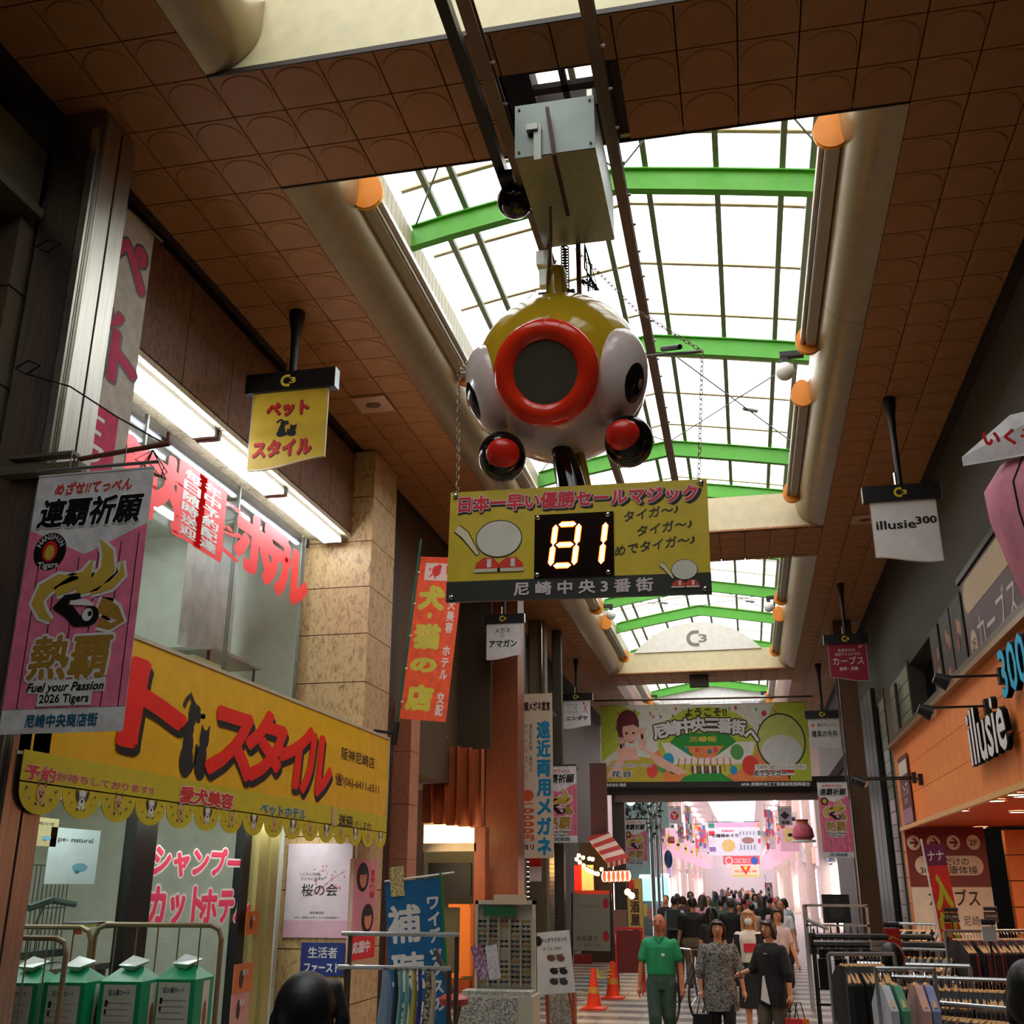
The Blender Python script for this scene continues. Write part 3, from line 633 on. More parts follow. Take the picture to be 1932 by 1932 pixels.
# window lettering low, shampoo sign
A=Art(thing('door_lettering','pink white outlined katakana lettering on the pet shop door glass','lettering',mw=frame((-5.28,10.1,2),'E'))); PK2=M((248,70,110),.5,emit=.15); OW=M((245,238,235),.5,emit=.1)
for tx,a,c in(('シャンプー',(292,1592),(452,1655)),('カット',(285,1668),(378,1742)),('ホテル',(382,1674),(468,1740))): A.T(tx,a,c,PK2,off=.05,out=(OW,.11),z=.004)
A.done()
def poster(label,px0,py0,px1,py1,X,mat,name='poster',cat='poster',facing='E',group=None,Y=None):
    f=(lambda a,b:atX(a,b,X)) if X is not None else (lambda a,b:atY(a,b,Y))
    a=f(px0,py0); c=f(px1,py1); O=(a+c)/2; w=abs(c.y-a.y) if X is not None else abs(c.x-a.x); h=abs(a.z-c.z)
    rt=panel(name,label,cat,O,facing,w,h,mat,group,t=.008,part='sheet'); return rt,Art(rt),w,h
rt,A,w,h=poster('large white and pink cherry blossom poster on the wall under the valance',545,1592,658,1770,None,M((232,214,226),.6),facing='S',Y=12.97)
A.TL('桜の会',.02*w,.0,w*.55,h*.14,BLACK,off=.01); A.TL('こどもに伝統',-.15*w,h*.17,w*.3,h*.035,BLACK); A.TL('子どもに未来を',-.1*w,h*.12,w*.36,h*.035,BLACK); A.TL('桜花連協会',0,-h*.24,w*.22,h*.03,BLACK); A.TL('主催・協賛のお申し込みは各店舗まで',0,-h*.29,w*.7,h*.022,BLACK)
b=A.b('artwork'); b.stroke([(-.3*w,-.1*h),(-.05*w,-.04*h),(.2*w,.12*h),(.42*w,.22*h)],[.002,.006,.008,.003],.002,M((214,120,150)))
for i in range(26): b.ell(random.uniform(-.1,.42)*w,random.uniform(-.02,.26)*h,.016*w,.011*h,.003,M((226,130,160)),6)
b.ring(.06*w,.17*h,.06*w,.065*w,.003,M((150,170,120)),16); b.box(-w/2,-h/2,.0005,w/2,-h*.32,.001,M((226,178,198))); A.done()
rt,A,w,h=poster('blue poster with white kanji below the cherry blossom poster',569,1778,648,1842,None,M((30,50,120),.5),facing='S',Y=12.97); A.TL('生活者',0,h*.2,w*.66,h*.36,WHITE,off=.01); A.TL('ファースト',0,-h*.25,w*.8,h*.32,WHITE,off=.03); A.done()
rt,A,w,h=poster('red and pink poster with two portraits of women beside the cherry blossom poster',662,1620,706,1805,-4.7,M((232,150,160),.6))
b=A.b('artwork')
for (cx,cy) in((-.05*w,.32*h),(.18*w,-.1*h)):
    b.ell(cx,cy,.22*w,.15*h,.002,M((24,16,14)),18); b.ell(cx+.02*w,cy-.01*h,.13*w,.1*h,.003,M((214,132,100)),16); b.ell(cx,cy+.07*h,.16*w,.05*h,.004,M((24,16,14)),12)
b.box(-w/2,-h/2,.001,w/2,-h*.25,.002,RED); b.box(-w/2,-h/2,.002,-w*.38,h/2,.003,M((225,215,190))); A.TL('見守り隊',w*.32,.25*h,w*.18,h*.3,RED,off=.03,vert=True); A.TL('応援中',0,-h*.38,w*.6,h*.12,WHITE,off=.05); A.done()
for (lab,x0,y0,x1,y1,c) in(('orange notice card high on the pet shop door post',466,1720,486,1762,(226,120,40)),('orange notice card with a dog low on the pet shop door',443,1820,474,1872,(220,120,70)),('pink flowered card at the foot of the pet shop door',438,1876,466,1932,(214,150,140))):
    rt,A,w,h=poster(lab,x0,y0,x1,y1,-5.2,M(c,.6),'notice_card','card'); A.b('artwork').ell(-.1*w,0,.12*w,.3*h,.002,M((70,50,40)),10); A.TL('歓迎',.1*w,.2*h,.3*w,.2*h,WHITE,off=.02); A.done()
# posters and things inside the lower window
for (lab,x0,y0,x1,y1,c,tx) in(('white dog food poster hung inside the lower pet shop window',98,1560,178,1668,(206,222,226),'pe- natural'),('small yellowed notice at the left edge inside the pet shop window',55,1540,105,1598,(190,176,130),'お知らせ'),('pale blue notice strip beside the black post inside the pet shop',250,1550,270,1750,(190,214,220),'')):
    rt,A,w,h=poster(lab,x0,y0,x1,y1,-5.7,M(c,.6),'window_poster')
    if tx: A.TL(tx,0,h*.3,w*.7,h*.12,M((40,50,60)),off=.01)
    b=A.b('artwork'); b.ell(.15*w,-.2*h,.16*w,.08*h,.002,M((110,170,190)),14); b.ell(.1*w,-.28*h,.05*w,.03*h,.003,M((60,110,130)),8); A.done()
t=thing('wire_cage','grey wire animal cage inside the lower pet shop window','cage',atX(85,1690,-6.0)); q=B(M((90,100,95),.4,.6))
for i in range(12): q.cyl((0,-.35+i*.06,-.45),(0,-.35+i*.06,.25),.005,n=4)
for i in range(5): q.cyl((-.1-i*.08,-.35,-.45),(-.1-i*.08,-.35,.25),.005,n=4)
for z in(-.45,-.1,.25): q.cyl((0,-.36,z),(0,.32,z),.007,n=4)
q.obj('cage_wires',t); B(M((40,70,60),.5)).box(-.4,-.38,-.5,.05,.36,-.44).obj('cage_tray',t)
t=thing('green_umbrella_hanger','dark green folded clothes rack in front of the wire cage','rack',atX(95,1712,-5.9)); q=B(M((40,78,56),.5)); q.tube([(0,-.3,0),(0,.0,.06),(0,.35,.02)],.03,n=6); q.tube([(0,-.1,0),(0,-.25,-.25)],.01,n=5); q.obj('rack_frame',t)
for i in range(3):
    t=thing('folded_magazine_stack',('white','yellow green','grey')[i]+' magazines piled on the counter inside the pet shop window','magazines',atX(160+i*18,1735,-5.8)+Vector((0,0,-.02)),group='magazine piles in the pet shop window')
    for k_ in range(3): B((WHITE,M((180,190,60)),M((130,130,140)))[(i+k_)%3]).box(-.12,-.14,-.05+k_*.018,.12,.14,-.035+k_*.018).obj('magazine',t)
t=thing('display_counter','pale display counter behind the lower pet shop window','counter',(-5.85,7.9,0)); B(M((170,165,150),.6)).box(-.3,-1.2,0,.3,1.2,1.25).obj('counter_body',t); B(M((120,120,118),.5)).box(-.32,-1.22,1.25,.32,1.22,1.3).obj('countertop',t)
# ================================================================ lamps along the skylight lips
def egg(n=18,a=.15,b=.2): return [(a*math.cos(2*PI*i/n)*(1-.18*math.sin(2*PI*i/n)),b*math.sin(2*PI*i/n)) for i in range(n)]
OR_=M((248,176,40),.45); OR2=M((238,140,34),.5)
def lip_lamp(side,ya,yb,label):
    x=-3.12 if side<0 else 1.16; z=8.13
    t=thing('skylight_tube_lamp',label,'lamp',(x,ya,z),group='twin tube lamps with orange end plates along the skylight edge')
    L_=yb-ya; s_=-side
    q=B(M((186,176,150),.5,.3)); q.box(-.09-.03*side*-1,.06,-.1,.05,L_-.06,.1); q.obj('lamp_housing',t)
    for dz,dx in((-.03,.1*s_),(.06,.07*s_)): B(M((196,188,172),.25,.6)).cyl((dx,.03,dz),(dx,L_-.03,dz),.034,n=10).obj('unlit_tube',t)
    for y in(0,L_):
        q=B(OR_); tf=Matrix.Translation((.03*s_,y,0))@Matrix.Rotation(PI/2,4,'X'); q.prism(egg(),-.012,.012,None,tf); q.prism([(u*.97,v*.97) for u,v in egg()],.0122,.03,OR2,tf); q.obj('end_plate',t)
k=0; names={-1:'left',1:'right'}
for side in(-1,1):
    for bi,(a,b) in enumerate(BAYS):
        if bi==0: continue
        if bi==1: runs=[(8.0,11.85),(13.35,17.2)]
        else: m_=(a+b)/2; runs=[(a+.9,m_-.85),(m_+.75,b-.7)]
        for j,(p,q_) in enumerate(runs):
            lip_lamp(side,p,q_,'orange ended tube lamp, %s edge of the %s skylight, %s one'%(names[side],('','nearest','second','third')[bi],('nearer','farther')[j]))
        gy=(runs[0][1]+runs[1][0])/2
        t=thing('globe_lamp','white globe lamp on a black arm at the %s edge of the %s skylight'%(names[side],('','nearest','second','third')[bi]),'lamp',(-3.15 if side<0 else 1.18,gy,8.2),group='white globe lamps between the tube lamps')
        B(DKMETAL).box(-.05*side,-.05,.1,-.35*side+.0,.05,.17).box(-.3*side-.04,-.04,.0,-.3*side+.04,.04,.17).obj('bracket_arm',t); B(M((232,228,222),.3)).ball((-.3*side,0,-.09),.12,None,18,12).obj('globe',t,smooth=True)
# flush ceiling panels
def ceil_panel(x,y,label):
    t=thing('ceiling_air_panel',label,'ceiling panel',(x,y,CZ-.012),group='square pale panels in the tiled ceiling'); q=B(M((214,170,140),.6)); q.box(-PX/2,-PY/2,-.02,PX/2,PY/2,.005); q.obj('panel_frame',t)
    B(M((120,84,64),.6)).prism([(.1*math.cos(2*PI*i/16),.07*math.sin(2*PI*i/16)) for i in range(16)],-.03,-.018).obj('grille',t)
ceil_panel(X0-9.5*PX,Y0+12.5*PY,'square pale panel in the left ceiling tiles near the pet shop hanging sign')
ceil_panel(X0-9.5*PX,Y0+33.5*PY,'square pale panel in the left ceiling tiles beyond the optician hanging sign')
ceil_panel(X0+5.5*PX,Y0+25.5*PY,'square pale panel in the right ceiling tiles behind the white hanging sign')
# ================================================================ hanging rig
GALV=M((150,156,150),.42,.75,'brushed'); RAILM=M((112,92,72),.45,.6); BROWN=M((92,56,36),.7,kind='wood')
for x,lab in((-.64,'right'),(-1.40,'left')):
    t=thing('hanging_rail','long %s steel rail of the ornament rig running under the skylight'%lab,'rail',(x,2.5,7.28),group='pair of steel rails carrying the motor box')
    q=B(RAILM); q.box(-.045,0,-.05,.045,15.3,-.04); q.box(-.045,0,-.04,-.035,15.3,.05); q.box(-.045,0,.04,.045,15.3,.05); q.obj('rail_channel',t)
    q=B(STEEL)
    for i in range(16): 
        y=3.2+i*.42; q.cyl((.03,y,.0),(.07,y,.0),.012,n=6)
    q.obj('bolt_row',t,stuff=True)
t=thing('dark_rail','dark steel beam above the camera that ends at the black cable ball','beam',(-1.56,2.5,7.36)); B(M((34,36,30),.4,.5)).box(-.04,0,-.05,.04,5.0,.05).obj('beam_body',t)
t=thing('black_cable_ball','glossy black dome camera with coiled cables left of the motor box','camera',(-1.49,7.15,7.2)); B(M((10,10,10),.08)).ball((0,0,0),.15,None,22,14).obj('dome',t,smooth=True)
B(DKMETAL).cyl((-.02,.1,.05),(-.08,.35,.15),.07).box(-.09,-.25,.05,.03,.12,.12).obj('bracket',t)
q=B(BLACK)
for i in range(9): q.tube([(.1,.05,-.05),(.22+.02*i,.1,-.2-.03*i),(.34,.12,-.3+.02*i),(.3,.12,-.02)],.01,n=5)
q.obj('cable_coil',t)
# gap over the motor box
struct(B(M((20,20,18),.9)).box(-1.5,6.8,7.70,-.62,7.2,7.72).box(-1.5,6.3,7.70,-1.24,6.8,7.72).box(-.72,6.3,7.70,-.62,6.8,7.72).obj('trim_90'))
t=thing('motor_box','galvanised steel motor box hung between the two rails','motor box',(-.96,6.55,6.93))
q=B(GALV); q.box(-.29,-.55,-.24,.27,.56,.2); q.obj('box_body',t); B(M((118,126,118),.45,.35)).box(-.29,-.565,-.24,.27,-.552,.2).obj('front_plate',t)
for x in(-.26,.24):
    for z in(-.2,.16): B(BLACK).cyl((x,-.575,z),(x,-.56,z),.009,n=8).obj('screw',t)
B(M((150,150,140),.5,.5)).box(-.2,-.62,-.06,-.12,-.57,-.01).box(-.15,-.6,-.3,-.1,-.575,-.01).obj('bracket_tab',t); B(BROWN).tube([(-.05,-.62,.1),(-.01,-.6,-.28),(.02,-.2,-.5)],.018,n=4).obj('wooden_bar',t)
B(STEEL).box(-.08,-.3,.2,-.04,-.26,.4).box(.2,-.4,.2,.24,-.36,.4).obj('hanger_strap',t)
# rods down to the ornament
t=thing('suspension_rods','bundle of rusty rods, rope and wires dropping from the motor box to the ornament','suspension',(-1.08,7.08,6.7))
for x,y in((-.12,0),(.1,.05)): B(M((128,104,84),.5,.6)).box(x-.018,y-.018,-.62,x+.018,y+.018,.0).obj('rod',t)
q=B(M((86,60,44),.7)); 
for i in range(22): q.torus((0,.0,-.05-i*.025),.03,.006,None,10,5)
q.obj('chain_sleeve',t); B(M((140,112,84),.8)).tube([(-.02,-.55,.05),(-.05,-.35,-.15),(-.1,-.2,-.4),(-.12,-.15,-.62)],.012,n=6).obj('rope',t)
B(STEEL).box(-.22,-.05,-.2,-.12,.05,-.08).box(-.2,-.04,-.38,-.13,.04,-.24).obj('clamp',t)
q=B(BLACK)
for i in range(10):
    a=random.uniform(0,6.28); q.tube([(.15,.05,.0),(.17+.03*math.cos(a),.08,-.2),(.2+.05*math.cos(a*2),.1,-.4),(.14+.04*math.sin(a),.08,-.3)],.006,n=4)
q.obj('cable_bundle',t)
# ornament: glossy ball with red ring, pale side lenses and black cups
RB=.66; CB=Vector((-1.16,7.3,5.63)); camd=(O0-CB).normalized()
orn=thing('ball_ornament','giant glossy yellow and white ball ornament with a red ring hanging over the countdown board','ornament',CB)
YG=M((206,168,34),.12); WP=M((232,214,206),.14); RG=M((238,54,26),.12); GD=M((88,82,70),.3); BKG=M((12,12,13),.1)
q=B(YG); vs=[];u,v=48,32
q.ball((0,0,0),(RB,RB,RB*1.0),None,u,v)
iw=q.mid(WP)
for i,f in enumerate(q.f):
    c=sum((Vector(q.v[j]) for j in f),Vector())/4
    if c.z<-.24: q.mi[i]=iw
q.obj('ball_body',orn,smooth=True)
def orient(n,up=Vector((0,0,1))):
    n=n.normalized(); x=up.cross(n).normalized(); y=n.cross(x); return Matrix(((x.x,y.x,n.x,0),(x.y,y.y,n.y,0),(x.z,y.z,n.z,0),(0,0,0,1)))
nr=(camd*1+Vector((-.16,0,.09))).normalized(); tf=Matrix.Translation(nr*(RB-.02))@orient(nr)
B(RG).torus((0,0,.0),.30,.085,None,40,14,tf).obj('red_ring',orn,smooth=True)
B(GD).cyl((0,0,-.12),(0,0,.045),.24,n=36,tf=tf).obj('grey_disc',orn)
for s_ in(-1,1):
    nn=Vector((s_*(.84 if s_>0 else .92),-.50 if s_>0 else -.42,-.30)).normalized(); nn2=(nn).normalized(); tf=Matrix.Translation(nn2*(RB-.10))@orient(nn2)@Matrix.Rotation(s_*.1,4,'Z')
    B(WP).ball((0,0,0),(.27,.36,.19),None,30,18,tf).obj('side_lens',orn,smooth=True)
    q=B(BKG); q.ball((0,-.03,.045),(.17,.235,.165),None,26,14,tf); q.obj('black_oval',orn,smooth=True)
    q=B(M((150,100,78),.2)); q.ball((.02*s_,-.05,.075),(.07,.1,.142),None,16,10,tf); q.obj('oval_spot',orn,smooth=True)
    # black cup with red inside
    cc=Vector((.53 if s_>0 else -.40,-.30,-.70 if s_>0 else -.74)); nd=camd; tf=Matrix.Translation(cc)@orient(nd)
    q=B(BKG); q.ball((0,0,-.03),(.175,.19,.15),None,28,18,tf); q.obj('black_cup',orn,smooth=True)
    q=B(M((226,44,30),.25)); tf2=tf@Matrix.Translation((-.045 if s_>0 else .01,.05 if s_>0 else .03,.07)); q.ball((0,0,0),(.125,.115,.075),None,24,14,tf2); q.obj('cup_inside',orn,smooth=True)
q=B(YG); q.lathe([(.082,.0),(.082,.2),(.072,.25),(.042,.28),(0,.29)],n=20,tf=Matrix.Translation((.03,-.34,.50))); q.obj('top_knob',orn,smooth=True)
B(BKG).tube([(.0,-.1,-RB+.05),(.05,-.12,-.78),(.1,-.15,-1.03)],[.07,.1,.11],n=16).obj('neck_post',orn,smooth=True); B(YG).tube([(.12,0,-.6),(.2,-.05,-1.03)],.04,n=8).obj('neck_post_edge',orn,smooth=True)
q=B(M((90,72,50),.5)); q.box(-.12,-.3,RB-.09,.16,.0,RB-.06); q.obj('mount_plate',orn)
# countdown board
mw=frame((-1.03,7.0,4.215),'S',roll=-.02); cb=thing('countdown_board','yellow countdown signboard with red LED number 81 hanging under the ball ornament','signboard',mw=mw); BW,BH=1.84,.82
KH=M((226,196,52),.4); B(KH).box(-BW/2,-BH/2,-.03,BW/2,BH/2,0).obj('board',cb); B(M((52,54,46),.4)).box(-BW/2-.002,-BH/2-.002,-.031,BW/2+.002,-BH/2+.145,.002).obj('lower_band',cb)
A=Art(cb); TX=M((236,44,66),.45); OUT=M((240,205,205),.5)
A.TL('日本一早い優勝セールマジック',0,.31,1.7,.125,TX,off=.035,z=.009,out=(OUT,.09)); A.TL('日本一早い優勝セールマジック',.012,.298,1.72,.125,BLACK,off=.09,z=.004,key='lettering_shadow')
for tx,x,y,w in(('タイガ～♪',.53,.18,.38),('タイガ～♪',.62,.07,.38),('めでタイガ～♪',.55,-.055,.55)): A.TL(tx,x,y,w,.085,M((50,46,24)),off=.015,skew=.2,rot=.12,z=.003)
A.TL('尼 崎 中 央 3 番 街',.05,-.335,.96,.1,M((232,214,214)),off=.03,z=.007)
b=A.b('artwork')   # plain ball, bat and sneakers
def bat_ball(cx,cy,k,b=b):
    b.ell(cx+.05*k,cy+.02*k,.17*k,.14*k,.004,BLACK,24); b.ell(cx+.05*k,cy+.02*k,.163*k,.133*k,.0046,M((232,226,206)),24)
    Q=[(cx-.26*k,cy+.11*k),(cx-.2*k,cy+.06*k),(cx-.1*k,cy-.09*k)]; b.stroke(Q,[.07*k,.07*k,.03*k],.005,BLACK); b.stroke(Q,[.056*k,.056*k,.02*k],.006,M((238,224,180)))
    for x in(-.03,.14):
        P=[(cx+(x-.09)*k,cy-.21*k),(cx+(x+.09)*k,cy-.21*k),(cx+(x+.09)*k,cy-.17*k),(cx+(x+.04)*k,cy-.12*k),(cx+(x-.03)*k,cy-.12*k),(cx+(x-.08)*k,cy-.16*k)]
        b.flat(P,.007,M((232,60,40))); b.box(cx+(x-.095)*k,cy-.225*k,.0065,cx+(x+.095)*k,cy-.2*k,.0075,M((220,210,180))); b.box(cx+(x-.0)*k,cy-.19*k,.0076,cx+(x+.03)*k,cy-.13*k,.008,WHITE)
bat_ball(-.6,.02,1.0); bat_ball(.72,-.25,.52); A.done()
q=B(M((20,5,5),.15)); q.box(-.29,-.26,.0,.27,.2,.012); q.obj('led_panel',cb)
LED=M((255,70,20),.4,emit=14.); LEDC=M((255,190,120),.4,emit=18.); L1=B(LED)
def seg(x,y,L_,vert,sk=.12):
    hw=.021
    pts=[(-L_/2,0),(-L_/2+hw,hw),(L_/2-hw,hw),(L_/2,0),(L_/2-hw,-hw),(-L_/2+hw,-hw)]
    if vert: pts=[(-b_,a_) for a_,b_ in pts]
    for k_,mm,zz in((1,LED,.014),(.55,LEDC,.016)):
        P=[]
        for a_,b_ in pts:
            aa,bb=(a_,b_*k_) if not vert else (a_*k_,b_)
            P.append((x+aa+(y+bb)*sk,y+bb))
        q=B(mm); q.prism(P,zz-.002,zz); q.obj('led_segment',cb)
sx,sy,dw,dh=-.07,-.03,.125,.15
for y in(-dh,0,dh): seg(sx,sy+y,dw,False)
for x in(-dw/2-.02,dw/2+.02):
    for y in(-dh/2,dh/2): seg(sx+x,sy+y,dh,True)
for y in(-dh/2,dh/2): seg(sx+.27,sy+y,dh,True)
for x,y in((-.27,.18),(.23,.18),(-.27,-.24),(.23,-.24),(-.88,.38),(.88,.38),(-.88,-.38),(.88,-.38)): B(CHROME).ball((x,y,.012),(.018,.018,.01),None,10,6).obj('cap_nut',cb,smooth=True)
# chains
def chain(label,pts,lk=.05,r=.0035):
    t=thing('chain',label,'chain',pts[0]); O=Vector(pts[0]); d=B(M((150,132,112),.4,.7)); k=0
    for i in range(len(pts)-1):
        a,b=Vector(pts[i]),Vector(pts[i+1]); n=max(1,int((b-a).length/(lk*.78))); dr=(b-a).normalized()
        for j in range(n):
            c=a+(b-a)*((j+.5)/n)-O; s_=dr.orthogonal().normalized(); s_=Matrix.Rotation(PI/2*(k%2),3,dr)@s_; k+=1; P=[]
            for m in range(10):
                an=2*PI*m/10; P.append(c+dr*(lk/2*math.cos(an))+s_*(lk*.26*math.sin(an)))
            d.tube(P,r,None,4,closed=True)
    d.obj('chain_links',t,stuff=True); return t
bar_z=5.62
chain('left vertical chain holding the countdown board',[(-1.89,7.0,4.6),tuple(atY(866,706,7.1))]); chain('right vertical chain holding the countdown board',[(-.16,7.0,4.57),tuple(atY(1325,665,7.12))])
chain('slanting chain from the motor box down to the right end of the cross bar',[tuple(atY(1325,663,7.1)),tuple(atY(1200,585,7.05)),tuple(atY(1085,470,7.0))]); chain('slanting chain behind the ball down to the left end of the cross bar',[tuple(atY(868,700,7.1)),tuple(atY(935,625,7.9)),tuple(atY(1015,545,8.0))])
R1=atY(1325,663,7.12); R0=atY(1215,672,7.9); L1=atY(866,704,7.1); L0=atY(930,702,7.9)
t=thing('cross_bar','thin steel cross bar behind the ball ornament carrying the chains','bar',R0); q=B(DKMETAL); q.tube([R1-R0,Vector((0,0,0)),L0-R0,L1-R0],.012,n=6); q.obj('bar_body',t); B(BLACK).tube([(R1-R0)*.35+Vector((0,0,.05)),(R1-R0)*.65+Vector((0,0,.055))],.022,n=8).obj('cable_joint',t)
# ================================================================ hanging shop signs
def c3(b,x,y,h,m,z=.003):
    b.ring(x-.1*h,y,.26*h,.46*h,z,m,14,PI*.5,PI*1.5); b.box(x-.1*h,y+.26*h,z-.0004,x+.14*h,y+.46*h,z,m); b.box(x-.1*h,y-.46*h,z-.0004,x+.14*h,y-.26*h,z,m)
    b.text('3',x+.34*h,y,.62*h,m,z,.03,w=.42*h)
def blade(label,px,py,Xc,face,wb,deco,wave=1):
    """bar centred at pixel (px,py) of the photo, hung from the ceiling at street position Xc"""
    P=atX(px,py,Xc); r=thing('hanging_shop_sign',label,'sign',group='hanging shop name signs on black poles',mw=frame(P,'S')); k=wb
    B(BLACK).box(-.5*k,-.11*k,-.06*k,.5*k,.11*k,.06*k).obj('header_bar',r); q=B(M((170,180,180),.3,.8)); q.box(.5*k,-.11*k,-.06*k,.507*k,.11*k,.06*k).box(-.507*k,-.11*k,-.06*k,-.5*k,.11*k,.06*k); q.obj('end_cap',r)
    top=(CZ-P.z); q=B(BLACK); q.tube([(0,.11*k,0),(0,top-.55*k,0),(0,top-.25*k,0),(0,top-.1*k,0),(0,top,0)],[.04*k,.04*k,.055*k,.085*k,.085*k],n=14); q.obj('ceiling_pole',r,smooth=True)
    B(CHROME).cyl((-.055*k,.11*k,0),(-.055*k,.3*k,0),.02*k,n=8).obj('pole_sleeve',r)
    P_=[(-.42*k,-.11*k)]; n=14; lo=-.93*k
    for i in range(n+1):
        u=i/n; P_.append((-.42*k+.84*k*u,lo-.05*k*math.cos(PI*1.12*(u if wave>0 else 1-u)-.5)))
    P_.append((.42*k,-.11*k)); q=B(face); q.prism(P_,-.02*k,.02*k); q.obj('sign_panel',r)
    ed=B(M((200,190,175),.4,.3)); ed.stroke([(x*1.0,y) for x,y in P_],.012*k,.0212*k); ed.obj('edge_trim',r)
    A=Art(r); A.z=.023*k+.001; bb=A.b('emblem'); c3(bb,-.02*k,0,.15*k,M((224,196,50)),.061*k); deco(A,k); A.done(); return r
WF=M((232,226,222),.5); YF=M((222,184,50),.5); CR=M((150,24,54),.5)
def d1(A,k):
    r_=M((206,30,26)); A.TL('ペット',-.02*k,-.3*k,.46*k,.18*k,r_,off=.05,sh=(M((110,20,10)),.008*k,-.012*k)); A.TL('スタイル',-.05*k,-.75*k,.64*k,.2*k,r_,off=.05,sh=(M((110,20,10)),.008*k,-.012*k))
    animals(A,lambda u,v:(-.13*k+.24*k*u,-.63*k+.2*k*v),1,A.z)
def d2(A,k): A.TL('illusie',-.12*k,-.44*k,.5*k,.17*k,BLACK,off=.02); A.TL('300',.27*k,-.4*k,.26*k,.14*k,BLACK,off=.03)
def d3(A,k): A.TL('メガネ',-.03*k,-.28*k,.38*k,.15*k,BLACK,off=.01); A.TL('の',-.03*k,-.41*k,.1*k,.1*k,BLACK); A.TL('アマガン',-.02*k,-.6*k,.66*k,.19*k,M((20,50,44)),off=.04)
def d4(A,k):
    A.TL('女性だけの',-.02*k,-.26*k,.38*k,.08*k,WHITE,off=.01); A.TL('30分フィットネス',0,-.35*k,.56*k,.085*k,WHITE,off=.01); A.TL('カーブス',0,-.51*k,.68*k,.2*k,WHITE,off=.01); A.TL('阪神・尼崎',.0*k,-.69*k,.4*k,.09*k,WHITE,off=.02); A.TL('2F',.3*k,-.18*k,.1*k,.09*k,WHITE)
def d5(A,k):
    for tx,y in(('おもちゃ',-.24),('人　形',-.35),('のりもの',-.46)): A.TL(tx,-.14*k,y*k,.34*k,.08*k,BLACK)
    A.TL('ニシダヤ',0,-.66*k,.66*k,.15*k,BLACK,off=.04); b=A.b('red_figure'); b.stroke([(.22*k,-.18*k),(.24*k,-.3*k),(.3*k,-.42*k),(.34*k,-.52*k)],.02*k,A.z,RED); b.stroke([(.34*k,-.2*k),(.28*k,-.32*k),(.22*k,-.5*k)],.02*k,A.z,RED); b.ell(.22*k,-.2*k,.03*k,.04*k,A.z,RED,8)
def d6(A,k): A.b('red_dot').ell(-.3*k,-.3*k,.05*k,.05*k,A.z,M((220,90,80)),10); A.TL('西川チェーン',.08*k,-.3*k,.52*k,.1*k,BLACK,off=.01); A.TL('寝具の今井',0,-.55*k,.7*k,.2*k,BLACK,off=.02)
BL=.9
blade('yellow hanging sign with red katakana and two black pets, nearest on the left',551,722,-4.3,YF,.98,d1,1)
blade('white hanging sign with small latin lettering, nearest on the right',1700,931,2.12,WF,.9,d2,-1)
blade('white hanging sign of the optician with dark green katakana on the left',951,1168,-4.05,WF,.76,d3,1)
blade('dark red hanging sign with white katakana on the right',1596,1206,2.2,CR,.86,d4,-1)
blade('small white hanging sign with a red figure left of the welcome banner',1088,1315,-4.2,WF,.86,d5,1)
blade('grey white hanging sign half behind the right end of the welcome banner',1552,1348,2.25,M((200,194,184),.5),.95,d6,-1)
# ================================================================ left side beyond the pier: optician and lantern bar
def pb(b,x0,y0,x1,y1,Y,d,m=None):
    a=atY(x0,y0,Y); c=atY(x1,y1,Y); b.box(a.x,Y,c.z,c.x,Y+d,a.z,m); return b
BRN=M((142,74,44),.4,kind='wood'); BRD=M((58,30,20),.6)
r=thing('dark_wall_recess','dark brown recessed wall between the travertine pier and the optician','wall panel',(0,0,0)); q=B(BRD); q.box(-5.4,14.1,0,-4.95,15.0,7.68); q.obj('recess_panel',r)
r=thing('pinkish_stone_post','slim pinkish stone post left of the optician entrance','post',(-4.9,15.5,0))
for i in range(6): B(M((196,132,100),.45,kind='stone',rgb2=(170,106,78))).box(-.14,-.25,i*.76+.004,.14,.2,i*.76+.756).obj('stone_block',r)
r=thing('optician_entrance','warm lit optician entrance with pleated wooden canopy and glowing strip','entrance',(0,0,0))
w0,w1=800,912
pb(B(M((64,52,34),.8)),792,1100,925,1412,18.9,.1).obj('upper_wall',r)
xa=atY(800,1400,18.4).x; xb=atY(912,1400,18.4).x; zt=atY(850,1402,18.4).z; zb=atY(850,1553,18.4).z; n=5; wd=(xb-xa)/n
for i in range(n):
    x=xa+i*wd; q=B(M((186,98,54),.45,kind='wood')); tf=Matrix.Translation((0,18.4,0)); q.prism([(x,0),(x+wd*.7,-.02),(x+wd,-.14),(x+wd,.1),(x,.1)],zb-.02*i,zt-.03*i,None,tf); q.obj('pleat_board',r)
GLOW=M((255,214,140),.5,emit=5.5); pb(B(GLOW),800,1556,893,1590,18.5,.1).obj('glowing_strip',r); pb(B(M((206,188,150),.5)),798,1591,898,1606,18.3,.4).obj('canopy_soffit',r)
pb(B(M((110,108,80),.7)),800,1607,900,1990,19.4,.1).obj('inner_wall',r); pb(B(M((150,76,40),.5,kind='wood')),895,1560,912,1990,18.3,.3).obj('door_jamb',r)
pb(B(M((22,22,22),.5)),808,1628,888,1690,18.9,.08).obj('dark_screen',r)
q=B(M((240,130,50),.5,emit=.2)); pb(q,846,1706,886,1712,18.8,.25); pb(q,868,1712,886,1842,18.8,.25); pb(q,846,1838,868,1846,18.8,.25); q.obj('warm_cabinet_frame',r)
pb(B(M((190,88,40),.5,kind='wood')),843,1850,884,1990,18.7,.3).obj('counter_front',r)
